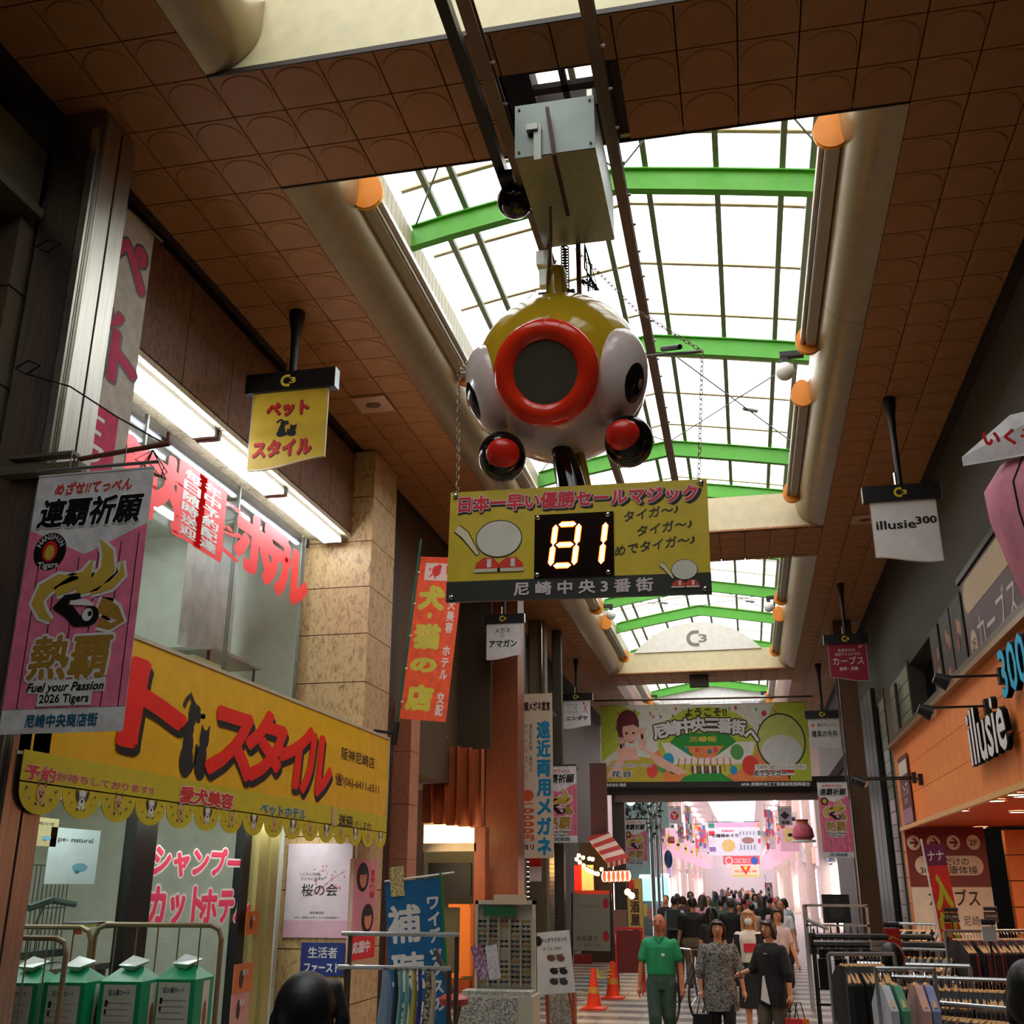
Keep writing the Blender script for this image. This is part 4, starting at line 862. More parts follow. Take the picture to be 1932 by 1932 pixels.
t=thing('spotlight','small warm spotlight above the pleated wooden canopy','lamp',atY(803,1398,17.6)); B(M((255,220,150),.5,emit=40.)).ball((0,0,0),.06,None,12,8).obj('bulb',t); B(M((150,130,110),.4,.5)).tube([(0,.03,.03),(.1,.2,.1),(.22,.6,.12)],.02,n=6).obj('spot_arm',t)
def column(label,x0,x1,Y,mat,zt=7.68,y_=1500,name='facade_column'):
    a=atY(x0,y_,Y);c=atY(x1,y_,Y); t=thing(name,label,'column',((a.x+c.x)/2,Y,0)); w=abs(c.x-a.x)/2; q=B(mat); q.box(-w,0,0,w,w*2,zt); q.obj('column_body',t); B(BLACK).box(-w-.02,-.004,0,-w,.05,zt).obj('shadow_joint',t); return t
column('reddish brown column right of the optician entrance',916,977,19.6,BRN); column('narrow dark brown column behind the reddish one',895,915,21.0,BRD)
column('black slim column left of the vertical optician banner',978,990,21.8,M((22,20,18),.5)); column('grey concrete column behind the vertical optician banner',1000,1030,23.5,M((110,96,76),.7)); column('steel lined column carrying the pink banner on the left',1046,1062,24.6,M((70,60,48),.5))
r=thing('white_downpipe','bright steel pipe above the vertical optician banner','pipe',atY(1022,1300,23.46)); B(CHROME).cyl((0,0,-1),(0,0,7.7-atY(1022,1300,23.46).z),.03).obj('pipe_body',r)
r=thing('roller_shutter','grey ribbed roller shutter with reddish reflections behind the optician banner','shutter',(-4.6,24.0,0))
for i in range(40): B(M((96,88,78),.4,.4)).box(-.02,-1.8,.1+i*.1,.02-.0,4.2,.19+i*.1).obj('shutter_slat',r)
B(M((50,44,38),.6)).box(-.12,-1.9,4.1,.1,4.3,4.4).obj('shutter_box',r)
# vertical optician banner
a=atY(977,1310,21);c=atY(1045,1619,21); O=(a+c)/2; w=c.x-a.x; h=a.z-c.z
rt=panel('vertical_shop_banner','tall cream vertical banner with blue characters and orange price at the optician','banner',O,'S',w,h,M((226,206,180),.7),part='banner_cloth'); A=Art(rt)
A.TL('信頼メガネ宣言',0,h*.42,w*.88,h*.06,M((60,30,24)),off=.05); A.TL('遠近両用メガネ',w*.24,-h*.08,w*.4,h*.82,M((0,140,190)),off=.05,vert=True)
A.TL('税込 けいりょうレンズ',-w*.26,h*.14,w*.1,h*.34,M((80,60,50)),vert=True); A.TL('薄型非球面 傷防止',-w*.13,h*.16,w*.1,h*.3,M((80,60,50)),vert=True)
B(DKMETAL).box(-.02,h/2-.1,-2.5,.02,h/2-.05,-.02).obj('wall_bracket',rt); A.b('price_disc').ell(-w*.22,-h*.13,w*.17,h*.035,A.z,M((224,90,40))); A.TL('一0000円',-w*.22,-h*.28,w*.34,h*.24,M((224,90,40)),off=.05,vert=True); A.TL('ヨリ',-w*.2,-h*.435,w*.3,h*.035,BLACK,off=.04); A.done()
t=thing('red_white_sticker','red and white sticker on the column under the optician banner','sticker',mw=frame(atY(1010,1640,21.3),'S')); B(M((230,215,210))).box(-.12,-.22,-.01,.12,.22,0).obj('sheet',t); B(RED).box(-.12,.05,.001,.12,.22,.003).obj('red_band',t)
# orange nobori
a=atY(775,1048,13.6);c=atY(815,1352,13.6); w=.64; h=(a.z-c.z); O=Vector((-3.98,13.6,(a.z+c.z)/2-.05))
mw=frame(O,'S',roll=-.10); rt=thing('orange_pet_banner','orange pole banner with yellow green characters and white column text','banner',mw=mw)
q=B(M((246,88,40),.7,kind='cloth')); q.box(-w/2,-h/2,-.006,w/2,h/2,0); q.obj('cloth',rt); A=Art(rt); YG2=M((206,192,60),.6)
A.b('dots').ell(-.13*w,.13*h,.05*w,.02*h,.004,YG2,14)
for ch,y,hh in(('犬',.24,.2),('猫',.0,.2),('の',-.17,.14),('店',-.37,.2)): A.TL(ch,-.13*w,y*h,.52*w,hh*h*.75,YG2,off=.07)
A.TL('愛犬美容 ホテル 交配',.33*w,-.08*h,.17*w,.78*h,M((236,210,200)),off=.04,vert=True)
b=A.b('dog_emblem'); b.box(-.36*w,.35*h,.002,.46*w,.46*h,.003,M((232,200,190)))
for s_ in(-1,1):
    cx=.06*w+s_*.16*w; b.ell(cx,.41*h,.1*w,.035*h,.004,RED,12); b.ell(cx+s_*-.06*w,.435*h,.05*w,.02*h,.005,RED,8); b.box(cx-.03*w,.36*h,.004,cx+.0*w,.4*h,.005,RED); b.ell(cx+s_*.15*w,.42*h,.02*w,.01*h,.004,RED,8); b.stroke([(cx+s_*.08*w,.39*h),(cx+s_*.14*w,.37*h)],.03*w,.005,RED)
A.done(); B(M((20,90,70),.4)).cyl((-w/2-.03,-h/2-.1,0),(-w/2-.03,h/2+.25,0),.016).obj('banner_pole',rt)
for i in range(5): B(WHITE).box(-w/2-.04,h*(-.4+.2*i)-.01,-.002,-w/2+.02,h*(-.4+.2*i)+.01,.004).obj('loop',rt)
B(BLACK).cyl((-w/2-.03,-h/2-.35,0),(-w/2-.03,-h/2-.05,0),.04).tube([(-w/2-.03,-h/2-.2,0),(-w/2-.3,-h/2-.2,.2)],.02).obj('pole_bracket',rt)
# pink banners further on
def tbp(label,x0,y0,x1,y1,Y,grp='pink striped festival banners',bot='尼崎中央商店街',facing='S'):
    a=atY(x0,y0,Y);c=atY(x1,y1,Y); rt=tiger_banner('festival_banner',label,(a+c)/2,facing,abs(c.x-a.x),abs(a.z-c.z),grp,detail=False,bot=bot); h=abs(a.z-c.z); w=abs(c.x-a.x)
    B(DKMETAL).box(-w/2,h/2,-.02,w/2,h/2+.03,.01).box(w/2-.1,h/2-.02,-.7,w/2-.06,h/2+.03,0).obj('wall_arm',rt); return rt
tbp('pink festival banner half hidden behind the vertical optician banner',1018,1446,1090,1590,24.2,bot='尼崎本町商店街')
tbp('pink festival banner on the right column beside the welcome banner',1541,1476,1612,1618,24.6,bot='中央三番街商店街')
tbp('pink festival banner on the left above the striped awning',1176,1546,1222,1632,37.5,bot='尼崎中央商店街')
# lantern bar
r=thing('lantern_bar_front','red and dark bar front with strings of warm bulbs under a striped awning','shopfront',(0,0,0))
pb(B(M((46,30,22),.7)),1092,1590,1165,1990,30.2,.2).obj('back_wall',r); pb(B(M((226,30,20),.5,emit=.35)),1083,1632,1097,1682,29.6,.1).obj('red_panel',r); pb(B(M((240,196,120),.5,emit=.5)),1097,1632,1120,1682,29.6,.1).obj('cream_panel',r)
pb(B(M((150,30,24),.6)),1083,1680,1150,1690,29.5,.1).obj('red_rail',r); pb(B(M((120,26,22),.6)),1083,1800,1118,1900,29.7,.1).obj('lower_red_panel',r)
pb(B(M((96,52,36),.7,kind='print',rgb2=(70,36,26),s=2)),1112,1440,1146,1600,30.0,.3).obj('brick_upper_wall',r)
t=thing('striped_awning','small red and cream striped awning over the lantern bar','awning',atY(1150,1600,28.6)); o=t.location
P0=atY(1108,1580,29.8)-o; P1=atY(1145,1565,30.4)-o; P2=atY(1186,1618,27.6)-o; P3=atY(1146,1628,27.4)-o
for i in range(7):
    u,v=i/7,(i+1)/7; a=P0.lerp(P3,u);b_=P0.lerp(P3,v);c=P1.lerp(P2,v);d=P1.lerp(P2,u); q=B(M((196,54,44),.6) if i%2==0 else M((236,200,178),.6)); q.add([a,b_,c,d]+[p-Vector((0,0,.03)) for p in(a,b_,c,d)],[(0,1,2,3),(7,6,5,4),(0,4,5,1),(1,5,6,2),(2,6,7,3),(3,7,4,0)]); q.obj('awning_stripe',t)
for i in range(8):
    u=i/8; a=P3.lerp(P2,u); b_=P3.lerp(P2,(i+1)/8); q=B(M((196,54,44),.6) if i%2 else M((236,200,178),.6)); q.add([a,b_,b_-Vector((0,0,.12)),a-Vector((0,0,.12)),a+Vector((0,-.01,0)),b_+Vector((0,-.01,0)),b_+Vector((0,-.01,-.12)),a+Vector((0,-.01,-.12))],[(3,2,1,0),(4,5,6,7)]); q.obj('awning_valance',t)
for i in range(6):
    t=thing('paper_lantern',('first','second','third','fourth','fifth','sixth')[i]+' paper lantern under the striped awning, counted from the left','lantern',atY(1141+i*8.6,1654-i*.3,27.8-.0*i),group='paper lanterns under the striped awning')
    for k_ in range(6):
        q=B(M((255,86,56),.5,emit=1.8) if k_%2==0 else M((255,216,176),.5,emit=2.4)); q.ball((0,0,0),(.085,.085,.14),None,12,8); n=len(q.f)
        q.f=[f for j,f in enumerate(q.f) if (j%12)//2==k_]; q.mi=q.mi[:len(q.f)]; q.obj('lantern_rib',t)
    B(BLACK).cyl((0,0,.13),(0,0,.16),.04).cyl((0,0,-.16),(0,0,-.13),.04).obj('lantern_cap',t)
BULB=M((255,196,96),.4,emit=38.); bulbs=[(1088,1621),(1094,1627),(1101,1633),(1107,1640),(1112,1643),(1117,1645),(1124,1648),(1128,1649),(1135,1640),(1092,1614),(1100,1618),(1112,1620),(1118,1621)]
for i,(x,y) in enumerate(bulbs):
    t=thing('string_bulb','warm round bulb on the string of lights under the lantern bar awning','bulb',atY(x,y,28.8),group='string of warm bulbs at the lantern bar'); B(BULB).ball((0,0,0),.05,None,8,6).obj('bulb_glass',t); B(BLACK).cyl((0,0,.04),(0,0,.09),.02,n=6).obj('bulb_socket',t)
for (x,y,l) in((1192,1690,'warm glowing ball lamp low beside the yellow signboard post'),(1184,1683,'smaller warm lamp behind the glowing ball lamp')):
    t=thing('ball_lamp',l,'lamp',atY(x,y,27.5)); B(BULB).ball((0,0,0),.075,None,12,8).obj('bulb_glass',t); B(BLACK).cyl((0,0,.07),(0,.1,.2),.02,n=6).obj('lamp_stem',t)
rt=thing('menu_board','large grey menu board with faint writing and red dots leaning at the lantern bar','board',mw=frame(atY(1116,1740,26.5),'S',roll=-.01,tilt=-.05)); B(M((140,132,112),.5)).box(-.44,-.62,-.03,.44,.62,0).obj('board',rt); A=Art(rt)
for (x,y) in((.34,.42),(.34,-.3)): A.b('red_dot').ell(x,y,.075,.12,.003,M((176,30,34)),14)
A.TL('お品書き',-.1,-.35,.5,.13,M((70,60,50))); A.TL('ぜひどうぞ',.02,-.5,.4,.1,M((80,70,60))); A.TL('本日のおすすめ',-.05,.35,.5,.08,M((110,104,90))); A.done()
for x in(-.46,.46): B(BLACK).box(x-.02,-1.35,-.04,x+.02,.64,-.0).obj('board_leg',rt)
# traffic cones and A board
def cone(label,P):
    t=thing('traffic_cone',label,'cone',P,group='traffic cones by the lantern bar'); B(M((250,64,26),.45)).lathe([(.035,.62),(.04,.6),(.05,.5),(.125,.05),(.16,.03),(.19,.0),(.19,-.0)],n=18).obj('cone_body',t,smooth=True); B(M((236,60,26),.5)).box(-.2,-.2,0,.2,.2,.025).obj('cone_base',t); B(M((214,150,60),.5)).lathe([(.0985,.24),(.083,.34)],n=18).obj('cone_band',t); return t
cone('orange traffic cone with yellow band nearest the camera',(-2.66,19.1,0)); cone('orange traffic cone behind the nearest one, left of the red folding stand',(-2.56,20.9,0))
t=thing('plastic_chain','black and yellow plastic chain between the traffic cones and the bar','chain',(-2.6,20.2,.5)); q=B(M((200,180,60),.5)); 
for i in range(14): q.torus((.0-.05*math.sin(i*.5)+i*.0,-.9+i*.12,-.10*math.sin(PI*i/13)),.03,.008,None,8,4,Matrix.Rotation(PI/2*(i%2),4,'Y'))
q.obj('chain_links',t,stuff=True)
t=thing('folding_sign_stand','red framed folding sign stand beside the traffic cones','sign stand',(-2.35,22.0,0)); q=B(RED)
for x,y0 in((-.25,-.22),(.25,-.22),(-.25,.22),(.25,.22)): B(RED).tube([(x,y0,0),(x,0,1.15)],.018,n=6).obj('leg',t)
B(M((120,40,36),.6)).box(-.24,-.03,.35,.24,-.01,1.1).obj('sign_face',t); B(RED).box(-.26,-.02,1.12,.26,.02,1.16).obj('top_bar',t)
t=thing('yellow_sign_post','tall yellow signboard post with black characters at the lantern bar corner','signboard',mw=frame(atY(1199,1740,31.5),'S')); B(M((196,166,86),.6)).box(-.2,-2.0,-.3,.2,1.15,0).obj('board',t); A=Art(t); A.TL('居酒屋めし処',0,-.1,.26,2.0,M((60,44,30)),off=.04,vert=True); A.b('red_patch').box(-.16,.85,.002,.0,1.1,.004,RED); A.done()
t=thing('cream_notice_board','cream notice board on legs beyond the traffic cones','notice board',mw=frame(atY(1183,1740,24.5),'S')); B(M((150,110,96),.6)).box(-.3,-.25,-.03,.0,.25,0).obj('board',t); B(DKMETAL).box(-.17,-1.0,-.03,-.14,-.25,0).obj('leg',t)
# arcade posts and the beam carrying the welcome banner
for (x0,x1,lab) in((1158,1180,'dark steel post left under the welcome banner'),(1134,1147,'thin grey post at the left edge of the welcome banner')): column(lab,x0,x1,33.4,M((70,62,50),.5,.3),4.75,1600,'arcade_post')
t=column('brown steel column right of the welcome banner carrying a pink banner',1606,1640,24.9,M((104,76,54),.4,.4),7.68,1500,'arcade_post'); q=B(CHROME); q.box(-.28,-.02,.0,-.24,.0,7.6); q.obj('bright_edge',t)
t=thing('crossing_beam','black steel beam across the street under the welcome banner','beam',(0,33.2,0)); a=atY(1134,1472,33.2); c=atY(1612,1492,33.2); B(M((34,28,22),.6)).box(a.x,0,c.z,c.x+.6,.25,a.z).obj('beam_body',t); B(M((120,92,84),.6)).box(a.x+.4,.05,c.z-.22,c.x+.3,.3,c.z).obj('lower_flange',t)
# welcome banner
a=atY(1132,1333,32.9); c=atY(1533,1472,32.9); O=(a+c)/2; w=c.x-a.x; h=(a.z-c.z)*.985
rt=panel('welcome_banner','wide colourful welcome banner with smiling woman and balloons across the street','banner',O,'S',w,h,M((232,228,214),.6),part='cloth',cloth=True,roll=-.012); A=Art(rt); b=A.b('artwork')
LG=M((196,206,60)); OG=M((244,140,70)); SK=M((248,190,165)); GN=M((30,150,50))
def U(u,v): return ((u-.5)*w,(.5-v)*h)
def F(pts,m,z): b.flat([U(*p) for p in pts],z,m)
F([(0,0),(.1,0),(.2,.1),(.12,.5),(.0,.75)],LG,.003); F([(.85,0),(1,0),(1,1),(.9,1),(.8,.3)],LG,.003); F([(.3,.55),(.7,.5),(.9,.6),(.9,1),(.1,1)],OG,.003)
b.ell(*U(.52,.5),.24*w,.46*h,.0035,LG,30); F([(.3,.5),(.75,.5),(.72,.78),(.34,.78)],M((240,232,220)),.004)
F([(.34,.5),(.38,.38),(.62,.38),(.66,.5),(.56,.68),(.44,.68)],GN,.005); F([(.41,.55),(.6,.55),(.55,.7),(.46,.7)],OG,.0056); F([(.4,.94),(.5,.86),(.56,.86),(.64,1.0),(.38,1.0)],GN,.0056)
for i in range(9): u=.38+i*.03; F([(u,.7),(u+.006,.7),(u+.004+(u-.5)*.1,.88),(u-.004+(u-.5)*.1,.88)],M((230,110,60)),.006)
for i in range(12): F([(.44+i*.012,.8),(.449+i*.012,.8),(.449+i*.012,.9),(.44+i*.012,.9)],(M((70,50,60)),WHITE,M((120,40,40)))[i%3],.0062)
for k_ in range(40):
    u,v=random.uniform(.02,.98),random.uniform(.02,.3); s_=.012; F([(u,v),(u+s_,v+.03),(u+.004,v+.06)],(RED,OG,LG,GN)[k_%4],.0045)
for (u,v,s_,cc) in((.33,.72,.035,(30,160,200)),(.3,.8,.035,(90,160,80)),(.35,.84,.025,(60,60,110)),(.66,.63,.04,(90,160,70)),(.64,.86,.022,(20,150,200)),(.72,.8,.05,(236,60,40)),(.77,.88,.04,(240,170,90)),(.25,.86,.035,(236,70,60)),(.42,.6,.015,(20,140,150)),(.47,.6,.012,(240,80,60)),(.53,.62,.012,(30,120,180)),(.8,.14,.014,(230,40,50)),(.56,.6,.014,(220,80,80))):
    b.ell(*U(u,v),s_*w*.8,s_*w*.95,.0066,M(cc),14)
# woman
F([(.0,.85),(.06,.72),(.16,.66),(.24,.7),(.3,.82),(.3,1),(0,1)],M((206,180,50)),.006); F([(.11,.55),(.17,.55),(.19,.72),(.09,.72)],SK,.0066)
b.ell(*U(.135,.27),.056*w,.21*h,.007,M((104,24,34)),24); F([(.085,.2),(.12,.2),(.115,.6),(.09,.5)],M((104,24,34)),.0071); b.ell(*U(.148,.34),.04*w,.17*h,.0076,SK,22); F([(.1,.14),(.17,.1),(.19,.2),(.188,.3),(.165,.26),(.105,.28)],M((112,26,36)),.0082)
for u in(.128,.163): b.ell(*U(u,.37),.007*w,.015*h,.0086,M((60,30,30)),10)
b.ell(*U(.148,.48),.013*w,.02*h,.0086,M((214,60,70)),12); b.ell(*U(.148,.475),.009*w,.008*h,.009,WHITE,8)
for (u,v,sx_) in((.1,.62,1),(.205,.5,-1)):
    b.ell(*U(u,v),.022*w,.1*h,.0092,SK,12)
    for k_ in range(4): b.stroke([U(u,v-.05),U(u+(k_-1.5)*.013,v-.2)],.008*w,.0094,SK)
F([(.08,.7),(.12,.66),(.1,.9),(.02,.95)],SK,.0088); F([(.2,.55),(.25,.62),(.42,.88),(.38,.92),(.28,.8)],SK,.0088)
# plain green ball decoration with shoes on the right (stand-in)
b.ell(*U(.87,.5),.115*w,.36*h,.007,BLACK,30); b.ell(*U(.87,.5),.109*w,.34*h,.0076,M((206,212,110)),30); b.ell(*U(.87,.62),.095*w,.2*h,.0082,M((224,224,214)),24)
for u in(.8,.88): F([(u-.04,.9),(u+.04,.9),(u+.04,.84),(u+.01,.8),(u-.03,.82)],M((226,50,46)),.009); F([(u-.042,.93),(u+.042,.93),(u+.042,.9),(u-.042,.9)],WHITE,.0092)
for i,ch in enumerate('尼崎中央三番街へ'):
    u=.295+i*.063; v=.37-.10*math.sin(PI*(i+.5)/8)+(.06 if i==7 else 0); A.TL(ch,*U(u,v),.066*w,.2*h,WHITE,off=.05,z=.013,out=(M((60,34,20)),.13),rot=(3.5-i)*.05)
A.TL('ようこそ!!',*U(.52,.11),.2*w,.13*h,M((60,44,24)),off=.03,z=.012); A.TL('三番街',*U(.5,.46),.13*w,.07*h,M((214,200,60)),off=.05,z=.012)
b.box(*U(.74,.86),.0098,*U(.98,.79),.0103,M((240,236,220))); A.TL('尼崎中央三番街マスコットキャラクター',*U(.86,.825),.22*w,.055*h,BLACK,z=.012); A.TL('めでタイガー',*U(.81,.9),.15*w,.09*h,BLACK,off=.03,z=.012,out=(WHITE,.12))
A.TL('イメージソングを歌うアーティスト',*U(.14,.79),.22*w,.055*h,BLACK,z=.012,out=(WHITE,.1)); A.TL('花音',*U(.1,.9),.1*w,.08*h,BLACK,off=.02,z=.012,out=(WHITE,.1)); A.done()
B(M((30,26,22),.6)).box(-w/2,-h/2-.17,-.01,w/2,-h/2,.0).obj('caption_strip',rt); A=Art(rt,'x'); A.TL('株式会社 昭成',-.43*w,-h/2-.085,.1*w,.1,WHITE,off=.03,key='caption_lettering'); A.TL('AMA 尼崎中央三丁目商店街振興組合',.33*w,-h/2-.085,.32*w,.12,WHITE,off=.03,key='caption_lettering'); A.done()
B(M((96,70,52),.5,.4)).cyl((-w/2-.2,h/2+.16,-.02),(w/2+.2,h/2+.16,-.02),.03).obj('top_pipe',rt)
q=B(M((150,140,120),.6))
for i in range(14): x=-w/2+.1+i*(w-.2)/13; q.tube([(x,h/2,0),(x,h/2+.15,-.01)],.006,n=4)
q.obj('tie_cords',rt,stuff=True)
# white arch sign on the second beam
a=atY(1197,1233,30.75); c=atY(1437,1226,30.75); wx=(c.x-a.x)/2; O=Vector(((a.x+c.x)/2,30.75,8.33)); hh=.84
rt=thing('arch_sign','white half moon sign with grey logo standing on the cream beam','sign',mw=frame(O,'S')); Rr=(wx*wx+hh*hh)/(2*hh); an=math.asin(wx/Rr); P_=[(Rr*math.sin(-an+2*an*i/28),Rr*math.cos(-an+2*an*i/28)-Rr+hh) for i in range(29)]
q=B(M((232,228,214),.5)); q.prism(P_,-.08,0); q.obj('sign_body',rt); A=Art(rt); c3(A.b('logo'),.0,.36,.52,M((130,126,110)),.004); A.done()
t=thing('speaker_box','dark square speaker box under the cream beam at the far skylight','speaker',atY(1319,1283,31.2)); B(M((60,52,40),.7)).box(-.27,-.15,-.2,.27,.15,.12).obj('box_body',t)
B(M((60,52,40),.7)).box(-.05,-.05,.12,.05,.05,CZ-t.location.z).obj('bracket',t)
# ================================================================ right side
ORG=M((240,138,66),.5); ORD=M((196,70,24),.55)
r=thing('orange_shop_fascia','orange tiled fascia of the accessories shop with three rows of panels','facade',(2.6,8.6,0)); rows=(2.86,3.30,3.73,4.16)
for j in range(3):
    for i in range(13): B(ORG).box(0,i*.862+.006,rows[j]+.006,.3,(i+1)*.862-.0,rows[j+1]).obj('orange_panel',r)
B(M((110,52,22),.7)).box(.01,0,2.87,.28,11.2,4.15).obj('joint_backing',r)
B(M((150,112,72),.35,.5)).box(-.1,0,4.16,.3,11.2,4.22).obj('top_rail',r); B(M((90,74,58),.4,.5)).box(-.04,0,4.22,.34,11.2,4.34).obj('coping',r); B(M((232,180,110),.4)).box(-.04,0,2.80,.02,11.2,2.86).obj('bottom_trim',r)
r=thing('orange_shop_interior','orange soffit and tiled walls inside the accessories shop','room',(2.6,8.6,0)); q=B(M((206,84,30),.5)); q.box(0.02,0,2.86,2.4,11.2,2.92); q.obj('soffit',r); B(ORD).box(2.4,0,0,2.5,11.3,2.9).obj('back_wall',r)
for k_ in range(7): B(ORG).box(1.55,10.9,k_*.4+.01,2.4,11.1,k_*.4+.395).obj('orange_wall_panel',r)
for k_ in range(7): B(ORG).box(-.0,11.0,k_*.41+.01,.12,11.3,k_*.41+.405).obj('orange_pilaster_panel',r)
for i,(x,y) in enumerate(((1812,1527),(1838,1509),(1868,1497),(1912,1478),(1920,1530),(1850,1560),(1932,1500))):
    P=atZ(x,y,2.86)
    if not(2.7<P.x<4.9): P.x=min(max(P.x,2.8),4.8)
    t=thing('downlight',('first','second','third','fourth','fifth','sixth','seventh')[i]+' round downlight in the orange soffit, counted from the far left','light',(P.x,P.y,2.855),group='round downlights in the orange soffit'); B(M((255,226,180),.4,emit=18.)).cyl((0,0,-.012),(0,0,0),.11,n=20).obj('lens',t); B(CHROME).torus((0,0,-.008),.12,.012,None,20,6).obj('rim',t)
# letters on the fascia
mw=frame((2.55,11.9,3.5),'W'); rt=thing('fascia_lettering','white and black latin letters with blue numerals on the orange fascia','lettering',mw=mw)
def solid_text(rt,tx,x,y,w,h,m,ms,name,off=.018):
    q=B(m); q.text(tx,x,y,h,m,.06,off,w=w); q.obj('%s_face'%name,rt); q=B(ms)
    for k_ in range(5): q.text(tx,x+.006*k_,y,h,ms,.055-.011*k_,off+.012,w=w*1.02)
    q.obj('%s_side'%name,rt,label='black side returns of the letters')
solid_text(rt,'illusie',-.0,-.02,1.75,.82,WHITE,BLACK,'letters'); solid_text(rt,'300',1.5,.35,1.0,.62,M((30,178,220)),BLACK,'numerals')
def fspot(label,Y,L_,z,on,z2=None):
    t=thing('arm_spotlight',label,'lamp',(2.6,Y,z),group='black arm spotlights on the orange fascia'); q=B(BLACK); q.cyl((0,0,0),(-L_,0,0),.013,n=6); q.obj('arm',t); B(BLACK).box(-.06,-.05,-.09,.01,.05,.07).obj('wall_mount',t)
    B(BLACK).tube([(-L_,0,.0),(-L_+.13,0,-.06)],[.05,.085],n=14).obj('lamp_head',t)
    B(M((255,190,90),.4,emit=60.) if on else M((230,220,200),.3)).ball((-L_+.12,0,-.05),.06,None,12,8).obj('bulb',t)
fspot('lit warm spotlight on a long arm at the far end of the orange fascia',17.6,.95,3.5,True); fspot('unlit spotlight behind the lit one at the far end of the orange fascia',17.0,.95,3.42,False)
fspot('black spotlight in front of the large latin letters',12.0,.72,3.72,False); fspot('black spotlight nearest the camera over the blue numerals',11.2,.66,3.9,False)
# small hanging poster on the fascia
a=atX(1702,1435,2.55); rt=thing('fascia_poster','small purple and white poster hung on the far end of the orange fascia','poster',mw=frame((2.56,18.6,3.42),'W')); B(M((96,50,60),.5)).box(-.5,-.55,-.02,.5,.5,0).obj('sheet',rt); A=Art(rt); A.b('white_label').box(-.46,.2,.002,.46,.42,.004,M((220,210,196))); A.TL('カーブス',.05,-.02,.6,.24,M((236,220,220)),off=.02); A.TL('体験受付中',0,-.2,.4,.1,M((220,200,206))); A.b('lilac_band').box(-.5,-.55,.002,.5,-.32,.004,M((170,130,160))); A.done()
# windows above with fitness adverts
for i,(ya,yb) in enumerate(((16.9,17.6),(15.9,16.7),(15.0,15.8))):
    rt=thing('upper_window_poster',('farthest narrow','middle narrow','nearest narrow')[i]+' dark poster window with reddish pictures above the orange fascia','window poster',mw=frame((3.06,(ya+yb)/2,5.0),'W'),group='poster windows above the orange fascia'); w_=yb-ya; B(M((60,46,36),.6)).box(-w_/2,-.6,-.02,w_/2,.72,0).obj('sheet',rt)
    q=B(); 
    for k_ in range(9): q.ell(random.uniform(-.3,.3)*w_,random.uniform(-.5,.4),.1*w_,.11,.003+.0004*k_,(M((150,40,40)),M((60,90,70)),M((170,130,100)))[k_%3],10)
    q.obj('artwork',rt)
rt=thing('fitness_sign','dark maroon fitness sign with cream band and large katakana above the orange fascia','sign',mw=frame((3.05,13.2,5.12),'W')); B(M((70,30,34),.5)).box(-1.6,-.55,-.04,1.75,.68,0).obj('board',rt); A=Art(rt); b=A.b('cream_band'); b.box(-1.3,.18,.002,1.7,.6,.004,M((190,164,130))); b.ell(-1.3,.39,.2,.21,.002,M((190,164,130)),16); b.ell(-1.25,-.25,.2,.2,.002,M((190,164,130)),20)
A.TL('女性だけの30分',.15,.39,2.4,.34,M((70,30,30))); A.TL('2F',-1.25,-.25,.24,.2,M((70,30,30)),off=.02); A.TL('カーブス',.1,-.2,2.1,.56,M((200,186,180)),off=.0); A.done()
B(BLACK).box(-1.7,.66,-.05,1.8,.74,.03).obj('frame_rail',rt)
# fitness board facing the street, at the end of the recess
a=atY(1708,1582,19.5);c=atY(1882,1752,19.5); O=(a+c)/2; w=c.x-a.x; h=a.z-c.z
rt=panel('fitness_direction_board','maroon and cream fitness board with white arrows at the back of the orange recess','board',O,'S',w,h*1.25,M((112,28,30),.5)); A=Art(rt); b=A.b('artwork'); CRM=M((216,206,190))
oy=.125*h
b.box(-w*.5,-h*.62,.002,w*.5,-h*.05,.003,CRM); 
b.box(-w*.3,.08*h,.002,w*.32,.30*h,.003,CRM); b.ell(-w*.3,.19*h,.13*w*.9,.11*h,.0036,CRM,18); b.ell(w*.32,.19*h,.13*w*.9,.11*h,.0036,CRM,18)
for i in range(4):
    x=-.4*w+i*.25*w; b.ell(x,.45*h,.085*w,.085*h*1.0,.003,CRM,22)
    if i<3: b.stroke([(x-.05*w,.45*h),(x+.045*w,.45*h)],.018*h*1.3,.005,M((90,24,26))); b.stroke([(x,.45*h+.05*h),(x+.05*w,.45*h),(x,.45*h-.05*h)],.022*h,.0055,M((90,24,26)))
    else: A.TL('2F',x,.45*h,.1*w,.09*h,M((70,30,30)),off=.02,z=.005)
A.TL('女性だけの',.0,.235*h,.52*w,.1*h,BLACK,z=.006,off=.01); A.TL('30分健康体操',0,.14*h,.72*w,.1*h,BLACK,z=.006,off=.01); A.TL('カーブス',.02*w,-.17*h,.62*w,.2*h,M((44,34,30)),off=.02,z=.006); A.TL('阪神・尼崎',.05*w,-.42*h,.5*w,.12*h,M((60,50,44)),z=.006); A.done()
